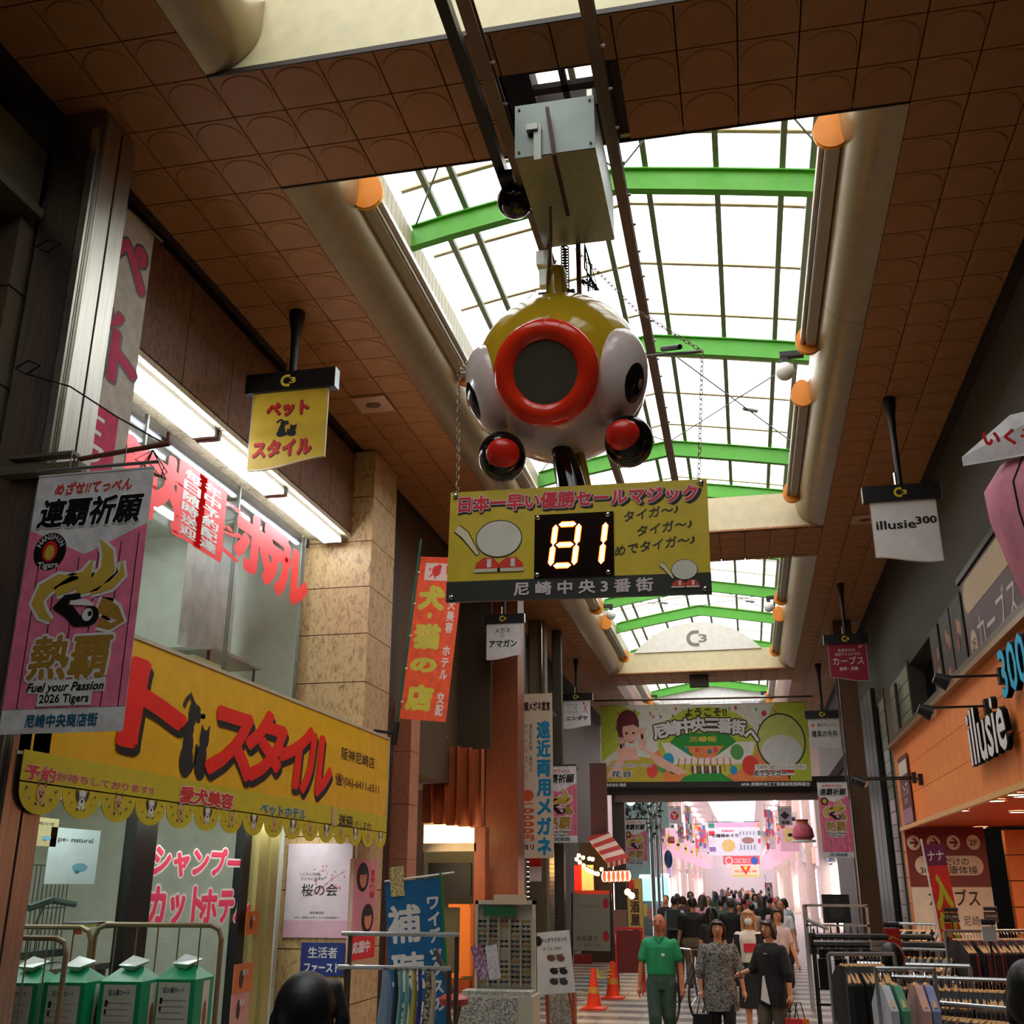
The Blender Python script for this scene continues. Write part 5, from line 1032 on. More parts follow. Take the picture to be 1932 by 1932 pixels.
# grey tiled wall and dark shutters beyond the orange shop
r=thing('grey_tile_wall','grey green glazed tile wall beyond the orange fascia','wall panel',(3.05,20.2,0)); k=0
for j in range(22):
    for i in range(6): B(M((118,118,96),.35)).box(0,i*.75+.008,j*.26+.008,.05,i*.75+.742,j*.26+.252).obj('wall_tile',r)
B(M((60,58,48),.7)).box(.02,0,0,.3,4.5,5.8).obj('grout_backing',r)
q=B(DKMETAL); q.cyl((-.05,1.2,0),(-.05,1.2,5.6),.02).cyl((-.05,1.35,0),(-.05,1.35,5.6),.02).cyl((-.05,3.1,0),(-.05,3.1,5.6),.02); q.obj('conduit',r)
column('pale grey steel column between the tile wall and the pink banner',1690,1702,22.0,M((150,140,126),.5),5.6,1500)
r=thing('dark_shutter_wall','row of dark vertical shutter panels under the far grey hanging sign','shutter',(3.0,25.5,0))
for i in range(8): B(M((52,50,44),.5)).box(0,i*.8+.03,0,.1,i*.8+.77,6.2).obj('shutter_panel',r)
t=thing('orange_pole_flag','small vertical red and yellow notice on the right hand column','notice',mw=frame(atY(1636,1640,26),'S')); B(M((214,190,90),.6)).box(-.12,-.7,-.01,.12,.7,0).obj('sheet',t); B(RED).box(-.1,.3,.001,.1,.6,.003).obj('red_patch',t)
t=thing('black_speaker','black loudspeaker box on the right hand street side under the pink banner','speaker',atY(1577,1710,23)); B(M((18,18,18),.6)).box(-.25,-.2,-.3,.25,.2,.22).obj('box_body',t); B(M((44,44,44),.5)).cyl((0,-.21,-.08),(0,-.2,-.08),.15,n=20).cyl((0,-.21,.12),(0,-.2,.12),.06,n=14).obj('cone_grille',t); B(DKMETAL).cyl((0,0,-1.45),(0,0,-.3),.03).obj('stand',t)
# crumpled banner at the right frame edge (lantern shaped cloth)
P=atY(1932,900,6.6); t=thing('folded_cloth_pennant','pink striped cloth pennant with white folded top at the right picture edge','pennant',P+Vector((.0,0,0)))
q=B(M((232,228,224),.7,kind='cloth')); q.add([(-.34,0,.16),(.3,-.1,.16),(.3,.2,.2),(-.02,0,.42),(.3,-.1,.44),(.3,.25,.45),(-.34,0,.1),(.3,-.15,.12)],[(0,1,4,3),(3,4,5),(0,3,5,2),(6,7,1,0)]); q.obj('white_top',t)
b=B(); A_=b.text('いくぞ',.02,.36,.11,RED,0,.05); b.v=[(x-.10,-.16-z,y-.15) for x,y,z in b.v]; b.obj('lettering',t)
q=B(M((240,150,168),.7,kind='cloth')); vs=[];fs=[];n=14
prof=[(-.10,.12),(-.22,-.05),(-.21,-.25),(-.14,-.55),(-.06,-.85),(.0,-1.1),(.06,-1.35)]
for i,(x,z) in enumerate(prof):
    for j in range(n): a=PI*j/(n-1)-PI; rr=.3-x; vs.append((.3+rr*math.cos(a),.1+rr*.55*math.sin(a)+.012*math.sin(j*2.4),z))
for i in range(len(prof)-1):
    for j in range(n-1): fs.append((i*n+j,(i+1)*n+j,(i+1)*n+j+1,i*n+j+1))
q.add(vs,fs); q.obj('pink_cloth',t,smooth=True); q=B(BLACK)
for j in(3,6,9): q.tube([Vector(vs[i*n+j])+Vector((0,-.006,0)) for i in range(len(prof))],.006,n=4)
q.obj('black_stripe',t)
# ================================================================ lower left wall, crossing and the bright arcade beyond
struct(B(M((84,60,42),.7)).box(-6.6,14.0,0,-5.6,18.2,3.7).box(-6.6,19.6,0,-5.3,24.2,3.7).obj('wall_left_lower'))
struct(B(M((70,60,52),.7)).box(-5.6,24.0,4.0,-5.2,31,7.7).box(-5.8,31,0,-5.3,33.4,7.7).obj('wall_left_far'))
struct(B(M((60,58,52),.7)).box(3.12,24.6,0,3.4,34,7.7).box(3.5,34,0,3.8,46.6,9).obj('wall_right_far'))
struct(B(M((74,64,54),.7)).box(-6.2,33.4,0,-5.3,41.5,8.2).obj('wall_left_crossing'))
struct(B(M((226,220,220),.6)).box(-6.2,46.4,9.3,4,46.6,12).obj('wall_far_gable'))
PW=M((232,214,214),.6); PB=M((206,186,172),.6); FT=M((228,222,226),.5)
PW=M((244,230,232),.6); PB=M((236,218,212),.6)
ba=thing('far_arcade','bright pale arcade beyond the crossing with white roof trusses','arcade',(0,0,0))
def fw(x0,x1,y0,y1,z0,z1,m,name): B(m).box(x0,y0,z0,x1,y1,z1).obj(name,ba)
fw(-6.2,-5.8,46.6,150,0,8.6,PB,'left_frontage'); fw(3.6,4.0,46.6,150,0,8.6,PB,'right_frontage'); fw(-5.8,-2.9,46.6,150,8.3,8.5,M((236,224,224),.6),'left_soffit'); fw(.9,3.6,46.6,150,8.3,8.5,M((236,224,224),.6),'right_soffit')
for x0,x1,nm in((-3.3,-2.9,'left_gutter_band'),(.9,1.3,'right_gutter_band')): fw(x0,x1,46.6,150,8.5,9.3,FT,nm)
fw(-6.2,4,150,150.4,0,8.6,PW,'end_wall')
xs=[-3.0,-2,-1,0,1.0]
for x in(-4.6,2.4):
    for i in range(12): fw(x-.06,x+.06,50+i*8,55+i*8,8.22,8.28,M((255,240,250),.4,emit=34.),'added_glow_strip');  # glowing strips added to brighten the dim far arcade
for i in range(26):
    y=48+i*4; q=B(M((176,176,184),.5))
    for a in range(4):
        z0,z1=9.3+.55*(1-abs(xs[a]+1)/2),9.3+.55*(1-abs(xs[a+1]+1)/2); q.add([(xs[a],y,z0),(xs[a+1],y,z1),(xs[a+1],y+.2,z1),(xs[a],y+.2,z0),(xs[a],y,z0+.3),(xs[a+1],y,z1+.3),(xs[a+1],y+.2,z1+.3),(xs[a],y+.2,z0+.3)],[(3,2,1,0),(4,5,6,7),(0,1,5,4),(2,3,7,6)])
    q.obj('roof_truss',ba)
WH=translucent_mat('white_sheet',(250,250,255),.3); q=B(WH); q.add([(-3,46.6,9.9),(-1,46.6,10.5),(1,46.6,9.9),(-3,150,9.9),(-1,150,10.5),(1,150,9.9)],[(0,1,4,3),(1,2,5,4)]); q.obj('roof_sheet',ba)
for sgn,x in((-1,-5.35),(1,3.15)):
    for i in range(9): fw(x-.2,x+.2,49+i*11,49.5+i*11,0,8.3,M((216,196,182),.5),'arcade_pillar')
cols=[(230,90,120),(90,150,200),(240,170,80),(70,140,110),(220,60,70),(240,220,230),(150,110,180),(250,200,210)]
random.seed(11)
for sgn,x in((-1,-5.7),(1,3.5)):
    for i in range(30):
        y=48+i*3.2; z0=random.uniform(2.4,3.2)
        B(M(cols[(i*3+(sgn>0))%8],.6,kind='print',rgb2=(240,225,230),s=.4)).box(x-sgn*.0,y,z0,x-sgn*.25,y+2.6,z0+.8).obj('shop_fascia',ba)
        B(M((245,235,240),.5,emit=3.4) if i%2==0 else M((225,205,210),.6)).box(x,y+.1,.3,x-sgn*.06,y+2.5,z0-.1).obj('shop_window',ba)  # every other window glows, added to lift the far arcade's brightness
# crossing side buildings
t=thing('corner_shop','pale teal lit corner shop at the crossing left of the crowd','building',(0,0,0)); pb(B(M((150,170,166),.6)),1176,1496,1262,1560,46,.4).obj('upper_wall',t); pb(B(M((170,225,220),.4,emit=1.1)),1205,1655,1262,1700,45.5,.2).obj('lit_window',t); pb(B(M((120,130,126),.6)),1176,1560,1262,1990,46.2,.3).obj('wall',t)
pb(B(M((220,240,240),.4,emit=2.5)),1206,1650,1226,1655,45.3,.2).obj('lit_sign_strip',t); pb(B(M((220,240,240),.4,emit=2.5)),1247,1648,1262,1654,45.3,.2).obj('lit_sign_strip',t)
for i in range(7):
    q=B(M(((90,150,200),(230,200,80),(220,120,120),(160,200,190),(110,110,180),(240,240,240),(230,180,170))[i],.6)); pb(q,1206+i*8,1700+i%3*6,1213+i*8,1724+i%3*5,44.5,.2); q.obj('display_item',t)
for (x0,x1,l) in((1226,1234,'first shiny steel column at the crossing'),(1237,1243,'second shiny steel column at the crossing'),(1246,1249,'thin shiny steel pole at the crossing')):
    a=atY(x0,1600,42);c=atY(x1,1600,42); t=thing('shiny_column',l,'column',((a.x+c.x)/2,42,0)); B(M((225,225,230),.18,.9)).cyl((0,0,0),(0,0,7.2),(c.x-a.x)/2,n=16).obj('column_body',t,smooth=True)
t=thing('street_lamp_globe','round white lamp under the black crossing beam on the left','lamp',atY(1190,1511,41)); B(M((250,250,235),.4,emit=7.)).ball((0,0,0),.17,None,14,10).obj('globe',t); B(DKMETAL).cyl((0,0,.15),(0,0,1.4),.02).obj('rod',t)
t=thing('trailing_foliage','dark green artificial foliage hanging under the crossing roof on the left','plant',atY(1212,1535,42)); LFm=M((26,44,30),.7)
base=None
for i in range(110):
    q=None; x,z=random.uniform(-.9,.75),random.uniform(-.9,.45)
    if z<-.2 and x<0: z+=.5
    if base is None: base=B(LFm).add([(0,0,0),(.07,0,.05),(.16,.02,0),(.07,0,-.05)],[(0,1,2,3)]).add([(0,.01,0),(.07,.01,.05),(.16,.03,0),(.07,.01,-.05)],[(3,2,1,0)]).obj('leaf',t).data; o=D.objects[-1] if False else None; continue
    o=D.objects.new('leaf',base); COL.objects.link(o); o.parent=t; o.location=(x,random.uniform(-.3,.3),z); o.rotation_euler=(random.uniform(0,6),random.uniform(0,6),random.uniform(0,6)); o.scale=(1.3,1,1.3)
q=B(LFm); 
for i in range(12): x=random.uniform(-.8,.7); q.tube([(x,0,.5),(x+random.uniform(-.2,.2),.1,0),(x+random.uniform(-.2,.3),0,-.7)],.012,n=4)
q.obj('vine_stems',t,stuff=True)
# hanging signs and banners of the far arcade
def fs(label,x0,y0,x1,y1,Y,mat,name='hanging_sign',cat='sign',tx=None,txm=None,art=None,vert=False,cloth=False):
    a=atY(x0,y0,Y);c=atY(x1,y1,Y); rt=thing(name,label,cat,mw=frame((a+c)/2,'S')); w=abs(c.x-a.x);h=abs(a.z-c.z); B(mat).box(-w/2,-h/2,-.03,w/2,h/2,0).obj('sheet',rt); B(DKMETAL).cyl((-w*.5,h/2+.03,0),(w*.5,h/2+.03,0),.02,n=6).obj('rod',rt); A=Art(rt); A.z=.008; (B(DKMETAL).box(-.006,-h/2-.22,-.02,.006,-h/2,-.01).obj('card_stem',rt) if cat=='card' else None) if cat=='card' else B(DKMETAL).box(-w*.4,h/2,-.01,-w*.4+.015,h/2+.35,.0).obj('tie_cord',rt)
    if art: art(A,w,h)
    if tx: A.TL(tx,0,0 if vert else h*.1,w*.8,h*(.85 if vert else .22),txm or BLACK,off=.03,vert=vert)
    A.done(); return rt
def a1(A,w,h):
    b=A.b('artwork'); b.box(-w*.35,h*.36,.004,w*.45,h*.5,.006,M((236,180,214))); A.TL('尼崎寺町',-w*.12,h*.24,w*.24,h*.06,M((226,70,120)),off=.03); A.TL('七福神めぐり',-w*.18,h*.1,w*.52,h*.11,BLACK,off=.04); b.ell(-w*.12,-h*.2,w*.13,h*.19,.006,M((226,196,120)),22); b.box(w*.08,-h*.36,.004,w*.44,h*.26,.005,M((220,226,236))); b.ell(w*.26,-h*.05,w*.12,h*.1,.006,M((160,120,110)),12)
    for i in range(5): b.box(w*(.11+i*.065),h*.12,.006,w*(.13+i*.065),h*.22,.007,M((120,130,150))); b.box(w*(.11+i*.065),-h*.33,.006,w*(.13+i*.065),-h*.18,.007,M((120,130,150)))
    for i in range(4):
        b.box(-w*.49,h*(.34-i*.24),.0045,-w*.37,h*(.48-i*.24),.007,M(cols[(i+3)%8])); b.box(w*.455,h*(.34-i*.24),.0045,w*.499,h*(.48-i*.24),.007,M(cols[(i+2)%8]))
fs('wide white sign with pink band and yellow disc over the far crowd',1335,1552,1437,1614,62,M((236,236,246),.6),art=a1)
def a2(A,w,h): b=A.b('artwork'); b.ring(-w*.34,0,h*.3,h*.42,.006,WHITE,18); b.ell(w*.36,0,w*.1,h*.42,.006,M((50,100,190)),18); b.box(-w*.2,-h*.2,.004,w*.22,h*.2,.006,M((250,220,220))); A.TL('歩行者天国',0,0,w*.4,h*.34,M((220,60,70)),off=.04,z=.01); b.box(-w*.5,-h*.5,.004,w*.5,-h*.38,.005,WHITE)
fs('red and white traffic banner under the wide white sign',1364,1615,1434,1633,66,M((240,96,100),.6),art=a2)
def a3(A,w,h): b=A.b('artwork'); b.flat([(-w*.22,h*.45),(w*.2,h*.45),(0,-h*.3)],.005,M((230,50,40))); b.flat([(-w*.1,h*.42),(w*.09,h*.42),(0,0)],.007,M((244,210,60))); A.TL('阪神百貨',0,h*.0,w*.84,h*.22,M((244,130,110)),off=.03,z=.004); b.box(-w*.5,-h*.38,.004,w*.5,-h*.3,.006,M((214,190,60))); b.box(-w*.5,-h*.5,.004,w*.5,-h*.45,.006,M((214,190,60)))
fs('cream and yellow banner with a red triangle low over the far crowd',1382,1633,1433,1655,70,M((246,226,190),.6),art=a3)
def acol(seed):
    def f(A,w,h):
        random.seed(seed); b=A.b('artwork')
        for i in range(16): b.box(-w/2+(i%3)*w/3,h/2-(i//3+1)*h/6,.004+.0003*i,-w/2+(i%3+random.uniform(.7,1.0))*w/3,h/2-(i//3)*h/6,.0045+.0003*i,M(cols[random.randrange(8)]))
        for i in range(7): b.ell(random.uniform(-.35,.35)*w,random.uniform(-.4,.4)*h,w*.16,w*.2,.012+.0004*i,M(((250,200,150),(230,80,90),(250,240,240),(90,130,170))[i%4]),10)
    return f
for i,(x0,y0,x1,y1,Y,l) in enumerate(((1292,1523,1307,1586,50,'tall multicoloured festival banner left of the wide white sign, nearer one'),(1278,1555,1291,1590,49,'narrow multicoloured banner behind the white round logo sign'),(1310,1556,1335,1609,56,'wide multicoloured festival banner just left of the wide white sign'),(1441,1530,1464,1602,52,'tall multicoloured festival banner right of the wide white sign'),(1464,1556,1477,1592,54,'narrow multicoloured banner behind the brown diamond sign'))):
    fs(l,x0,y0,x1,y1,Y,M((240,220,230),.6),'festival_flag','banner',art=acol(20+i))
def a4(A,w,h): b=A.b('emblem'); b.ell(0,0,w*.3,w*.32,.006,M((206,40,50)),20); b.stroke([(-w*.16,w*.16),(0,0),(w*.16,w*.16)],w*.08,.008,WHITE); b.stroke([(0,0),(0,-w*.22)],w*.08,.008,WHITE); A.TL('ハートフル',0,h*.42,w*.8,h*.1,BLACK); A.TL('ショップ',0,-h*.4,w*.6,h*.07,BLACK)
fs('grey white hanging sign with a red round emblem on the left beyond the crossing',1259,1524,1286,1554,47.5,M((206,200,206),.6),art=a4)
def a5(A,w,h): A.b('emblem').flat([(0,h*.3),(w*.36,h*.06),(0,-h*.18),(-w*.36,h*.06)],.006,M((60,40,40))); A.TL('茶舗',0,-h*.34,w*.6,h*.2,M((90,60,60)),off=.04)
fs('grey hanging sign with a dark brown diamond on the right beyond the crossing',1467,1524,1495,1557,47.5,M((196,186,192),.6),art=a5)
t=fs('small dark blue oval sign on the left beyond the crossing',1259,1618,1263,1624,46.3,M((30,50,90),.4),'oval_sign','sign'); B(M((34,58,96),.35)).ball((0,0,0),(.17,.05,.36),None,18,12,Matrix.Rotation(PI/2,4,'X')@Matrix.Scale(1,4)).obj('oval_body',t)
fs('yellow notice sign hanging under the black crossing beam on the left',1201,1490,1237,1507,34.2,M((216,190,80),.6),tx='お買物券',txm=M((120,90,30)))
fs('small dark brown sign under the right end of the black crossing beam',1485,1484,1522,1502,34.2,M((60,40,34),.6),tx='サンロイヤル',txm=WHITE)
fs('white and red oval pole sign at the right side of the far crowd',1443,1668,1459,1700,44,M((232,50,60),.5),'pole_sign','sign',art=lambda A,w,h:(A.b('white_oval').ell(0,0,w*.42,h*.48,.006,WHITE,18),A.TL('新茶',0,0,w*.5,h*.7,BLACK,off=.03,z=.01,vert=True)))
fs('small red sign on the left pillar beyond the crossing',1260,1581,1273,1591,47.4,M((206,50,60),.5),tx='本日特売',txm=WHITE)
P=atY(1514,1560,36); t=thing('pink_cloth_bag','pink and orange drawstring cloth bag hanging right of the far arcade','decoration',P)
B(M((236,110,130),.7,kind='cloth')).lathe([(0,-.42),(.2,-.42),(.34,-.3),(.3,-.05),(.16,.12),(.2,.22),(.0,.24)],n=16).obj('bag_body',t,smooth=True); B(M((240,160,90),.6)).torus((0,0,.1),.17,.03,None,16,6).obj('cord',t); q=B(WHITE); q.lathe([(.2,-.42),(.38,-.46),(.36,-.4)],n=16); q.obj('lace_hem',t)
random.seed(5)
G='pink striped banners down the far arcade'; base=None
lbl=[]
def smallpink(label,X,Y,z,w=.85,h=1.7):
    rt=thing('pink_banner',label,'banner',mw=frame((X,Y,z),'S')); B(M((250,196,214),.7)).box(-w/2,-h/2,-.02,w/2,h*.24,0).obj('pink_cloth',rt); B(WHITE).box(-w/2,h*.24,-.02,w/2,h/2,0).obj('white_header',rt)
    A=Art(rt); A.TL('連覇祈願',0,h*.33,w*.8,h*.12,BLACK,off=.03); b=A.b('artwork'); b.ell(0,-h*.08,w*.3,h*.2,.004,M((226,200,130)),12); b.ell(.05,-h*.08,w*.14,h*.05,.006,BLACK,8); b.ell(-w*.3,h*.15,w*.12,w*.13,.006,M((170,70,60)),10); A.done(); rt['group']=G
for i in range(10):
    smallpink(('nearest','second','third','fourth','fifth','sixth','seventh','eighth','ninth','farthest')[i]+' pink striped banner on the left side of the far arcade',-4.1,52+i*7.5,4.3)
    smallpink(('nearest','second','third','fourth','fifth','sixth','seventh','eighth','ninth','farthest')[i]+' pink striped banner on the right side of the far arcade',1.9,52+i*7.5,4.2)
smallpink('pink banner hanging low behind the red round emblem sign',-3.75,47,4.6,.8,1.5)
# ================================================================ people
def fuse(b,voxel,name,it=3,raw=False):
    me=D.meshes.new(name); me.from_pydata(b.v,[],b.f); me.update(); o=D.objects.new(name,me); COL.objects.link(o)
    m=o.modifiers.new('r','REMESH'); m.mode='VOXEL'; m.voxel_size=voxel; m.use_smooth_shade=True
    s=o.modifiers.new('s','SMOOTH'); s.iterations=it; s.factor=.5
    dg=bpy.context.evaluated_depsgraph_get(); n=D.meshes.new_from_object(o.evaluated_get(dg)); D.objects.remove(o); D.meshes.remove(me); n.name=name; return n
def loft(b,rings,n=18,tf=None):
    vs=[];fs=[]
    for (cx,cy,z,rx,ry) in rings:
        for j in range(n): a=2*PI*j/n; vs.append((cx+rx*math.cos(a),cy+ry*math.sin(a),z))
    k=len(rings)
    for i in range(k-1):
        for j in range(n): fs.append((i*n+j,i*n+(j+1)%n,(i+1)*n+(j+1)%n,(i+1)*n+j))
    fs.append(tuple(range(n))[::-1]); fs.append(tuple((k-1)*n+j for j in range(n))); return b.add(vs,fs,None,tf)
def limb(b,pts,rs,n=12):
    b.tube(pts,rs,None,n)
    for p,r in zip(pts,rs): b.ball(p,r*.995,None,n,8)
SKIN=(214,150,112)
_pc={}
def person(label,X,Y,rz,H,top,bottom,hair,fine=True,stride=.0,arms=None,kind='trousers',sleeve='short',hairkind='short',skin=SKIN,lean=0,group=None,lookz=0,topmat=None,botmat=None,shoes=(40,36,34),fat=1.0,name='person'):
    """local frame: front is -Y; sizes in fractions of height"""
    key=(fine,stride,str(arms),kind,sleeve,hairkind,round(fat,2),round(lookz,2),H if fine else 1.65)
    Hh=H if fine else 1.65; vx=.0085 if fine else .024
    arms=arms or {-1:((-.02,-.02),(-.03,-.05)),1:((.02,-.02),(.03,-.05))}
    if key not in _pc:
        S=lambda *p:(p[0]*Hh,p[1]*Hh,p[2]*Hh); f=fat
        hip={-1:(-.05*f,0,.50),1:(.05*f,0,.50)}; knee={s_:(s_*.048*f,-.02+s_*stride*.5-abs(stride)*.1,.28) for s_ in(-1,1)}; ank={s_:(s_*.045*f,.012+s_*stride*1.0+(.03 if s_*stride>0 else 0),.052+(.03 if s_*stride>0 else 0)) for s_ in(-1,1)}
        sh={s_:(s_*.100*f,.005,.785) for s_ in(-1,1)}; elb={};wr={}
        for s_ in(-1,1):
            (ex,ey),(wx,wy)=arms[s_][0],arms[s_][1]; up=arms[s_][2] if len(arms[s_])>2 else 0
            elb[s_]=(sh[s_][0]+ex+s_*.012,sh[s_][1]+ey,.79-.165+up*.03); wr[s_]=(elb[s_][0]+wx,elb[s_][1]+wy,elb[s_][2]-.145+up*.15)
        b=B(); loft(b,[(0,0,z*Hh,rx*Hh*f,ry*Hh*f) for z,rx,ry in((.47,.07,.055),(.52,.095,.068),(.6,.082,.058),(.68,.09,.062),(.755,.102,.064),(.79,.094,.052),(.815,.06,.044),(.83,.036,.036))])
        b.cyl(S(0,.004,.81),S(0,-.004,.90),.032*Hh,None,12)
        cz=.932; b.ball(S(0,-.006,cz),(.046*Hh,.056*Hh,.066*Hh),None,20,14); b.ball(S(0,-.022,.893),(.030*Hh,.032*Hh,.028*Hh),None,14,8)
        b.tube([S(0,-.060,.935),S(0,-.073,.918)],[.006*Hh,.010*Hh],None,8)
        for s_ in(-1,1):
            b.ball(S(s_*.047,.004,.928),(.007*Hh,.014*Hh,.019*Hh),None,8,6)
            limb(b,[S(*hip[s_]),S(*knee[s_]),S(*ank[s_])],[.055*Hh*f,.036*Hh,.024*Hh]); a=ank[s_]; b.ball(S(a[0],a[1]-.03,a[2]-.022),(.026*Hh,.065*Hh,.022*Hh),None,12,8)
            limb(b,[S(*sh[s_]),S(*elb[s_]),S(*wr[s_])],[.028*Hh*f,.024*Hh,.016*Hh])
            w=Vector(wr[s_]); d=(w-Vector(elb[s_])).normalized(); sd=Vector((0,-1,0)); sd=(sd-d*sd.dot(d)).normalized(); nn=d.cross(sd)
            pm=w+d*.028; b.tube([S(*(w)),S(*(pm)),S(*(w+d*.05))],[.015*Hh,.021*Hh,.019*Hh],None,10)
            if fine:
                for k_ in range(4):
                    o=sd*(.015-.0105*k_); L_=(.034,.04,.038,.03)[k_]; p0=w+d*.045+o; p1=p0+d*L_*.55; p2=p1+(d*.7-nn*s_*-.0+Vector((-s_*.5,0,0))).normalized()*L_*.5; limb(b,[S(*p0),S(*p1),S(*p2)],[.0052*Hh,.005*Hh,.0044*Hh],8)
                p0=w+d*.02+sd*.015; p1=p0+(d*.6+sd*.8).normalized()*.025; p2=p1+(d*.9+sd*.2).normalized()*.02; limb(b,[S(*p0),S(*p1),S(*p2)],[.0065*Hh,.006*Hh,.005*Hh],8)
        body=fuse(b,vx*.8 if fine else vx,'body')
        # clothes
        c=B(); g=1.13
        if kind=='dress': rr=[(.33,.125,.085),(.45,.12,.085),(.53,.112,.08),(.62,.1,.072),(.7,.105,.074),(.76,.114,.074),(.795,.105,.06),(.82,.07,.05),(.832,.044,.042)]
        elif kind=='long_top': rr=[(.40,.125,.085),(.5,.118,.083),(.6,.102,.074),(.7,.108,.076),(.76,.116,.076),(.795,.107,.062),(.82,.072,.05),(.834,.046,.042)]
        else: rr=[(.565,.1,.076),(.6,.102,.078),(.68,.106,.078),(.76,.116,.077),(.795,.108,.064),(.82,.07,.05),(.835,.044,.042)]
        loft(c,[(0,0,z*Hh,rx*Hh*f,ry*Hh*f) for z,rx,ry in rr])
        for s_ in(-1,1):
            e_=Vector(elb[s_]); s0=Vector(sh[s_]); w=Vector(wr[s_]); fr=.62 if sleeve=='short' else 1.0; end=s0.lerp(e_,fr)
            limb(c,[S(*s0),S(*end)],[.036*Hh*f,.040*Hh*f])
            if sleeve=='long': limb(c,[S(*e_),S(*(e_.lerp(w,.95)))],[.036*Hh,.026*Hh])
            if sleeve=='mid': limb(c,[S(*e_),S(*(e_.lerp(w,.25)))],[.038*Hh,.034*Hh])
        topm=fuse(c,vx,'top')
        c=B(); 
        if kind=='skirt': loft(c,[(0,0,z*Hh,rx*Hh*f,ry*Hh*f) for z,rx,ry in((.2,.13,.1),(.35,.12,.09),(.5,.108,.078),(.58,.09,.068))])
        else:
            loft(c,[(0,0,z*Hh,rx*Hh*f,ry*Hh*f) for z,rx,ry in((.46,.088,.068),(.52,.104,.075),(.585,.094,.07))])
            for s_ in(-1,1): a=ank[s_]; limb(c,[S(*hip[s_]),S(*knee[s_]),S(a[0],a[1],a[2]+.0)],[.064*Hh*f,.05*Hh,.042*Hh])
        botm=fuse(c,vx,'bottom')
        c=B()
        for s_ in(-1,1): a=ank[s_]; c.ball(S(a[0],a[1]-.032,a[2]-.02),(.031*Hh,.074*Hh,.026*Hh),None,12,8); c.box((a[0]-.028)*Hh,(a[1]-.1)*Hh,(a[2]-.052)*Hh,(a[0]+.028)*Hh,(a[1]+.04)*Hh,(a[2]-.035)*Hh)
        shm=fuse(c,vx*1.2,'shoes')
        c=B(); 
        if hairkind=='bald': c.ball(S(0,.014,.932),(.054*Hh,.05*Hh,.042*Hh),None,16,10); c.ball(S(0,.012,.962),(.042*Hh,.05*Hh,.036*Hh),None,16,10)
        else:
            c.ball(S(0,.010,.946),(.052*Hh,.058*Hh,.062*Hh),None,18,12)
            if hairkind in('bob','long'):
                lo=.86 if hairkind=='bob' else .80
                c.ball(S(0,.022,.91),(.056*Hh,.042*Hh,.06*Hh),None,16,10)
                for s_ in(-1,1): limb(c,[S(s_*.035,-.02,.975),S(s_*.054,-.012,.93),S(s_*.056,.0,lo+.01)],[.018*Hh,.018*Hh,.016*Hh],8)
                limb(c,[S(-.03,-.045,.978),S(.0,-.052,.975),S(.03,-.045,.97)],[.014*Hh]*3,8)
                if hairkind=='long': limb(c,[S(0,.04,.92),S(0,.05,.80)],[.045*Hh,.04*Hh],8)
        hm=fuse(c,vx*.9,'hair')
        fb=B()
        if fine:
            for s_ in(-1,1):
                fb.ball(S(s_*.019,-.0575,.938),(.0075*Hh,.0038*Hh,.0042*Hh),WHITE,8,6); fb.ball(S(s_*.019,-.0600,.938),(.0044*Hh,.0026*Hh,.0042*Hh),BLACK,8,6)
                fb.tube([S(s_*.011,-.058,.949),S(s_*.028,-.053,.950)],.0028*Hh,M((40,28,24)),5)
            fb.ball(S(0,-.0545,.893),(.014*Hh,.006*Hh,.0042*Hh),M((150,70,66)),10,6)
        _pc[key]=(body,topm,botm,shm,hm,fb,elb,wr)
    body,topm,botm,shm,hm,fb,elb,wr=_pc[key]
    k=H/Hh; r=thing(name,label,'person',(X,Y,0),rz=rz,group=group); r.scale=(k,k,k)
    def put(nm,me,mat):
        m=me.copy(); m.materials.clear(); m.materials.append(mat); o=D.objects.new(nm,m); COL.objects.link(o); o.parent=r; return o
    put('body',body,M(skin,.55)); put({'dress':'dress','long_top':'tunic'}.get(kind,'shirt'),topm,topmat or M(top,.8,kind='cloth')); put('skirt' if kind=='skirt' else 'trousers',botm,botmat or M(bottom,.8,kind='cloth')); put('shoes',shm,M(shoes,.5))
    if hairkind!='none': put('hair',hm,M(hair,.5))
    if fb.f: fb.obj('facial_features',r,smooth=True)
    r['_w']=0; del r['_w']
    r_=r.matrix_world; 
    return r,{s_:Vector(wr[s_])*H for s_ in wr},{s_:Vector(elb[s_])*H for s_ in elb}
def pX(px,Y): return ray(px,1740).x/ray(px,1740).y*Y
PAT=M((52,50,50),.8,kind='print',rgb2=(150,146,140),s=1.1)
g1,w1,_=person('man with receding grey hair in a green short sleeved shirt walking towards the camera',pX(1243,14.2),14.2,-.05,1.60,(38,158,98),(66,92,78),(110,100,92),stride=.05,hairkind='bald',skin=(206,122,84),arms={-1:((-.03,0),(-.015,-.03)),1:((.03,.01),(.015,-.04))},fat=1.06)
B(M((50,30,20),.5)).lathe([(.098*1.6*1.04,.575*1.6),(.099*1.6*1.04,.595*1.6)],n=24,tf=Matrix.Scale(.78,4,(0,1,0))).obj('belt',g1)
B(M((240,240,235),.5)).box(.03,-.13,1.12,.07,-.125,1.15).obj('pocket_mark',g1); q=B(M((34,140,86),.8)); q.prism([(-.06,0),(0,-.09),(.06,0),(.05,.02),(0,-.04),(-.05,.02)],-.01,.01,None,Matrix.Translation((0,-.075,1.335))@Matrix.Rotation(PI/2-.5,4,'X')); q.obj('collar',g1)
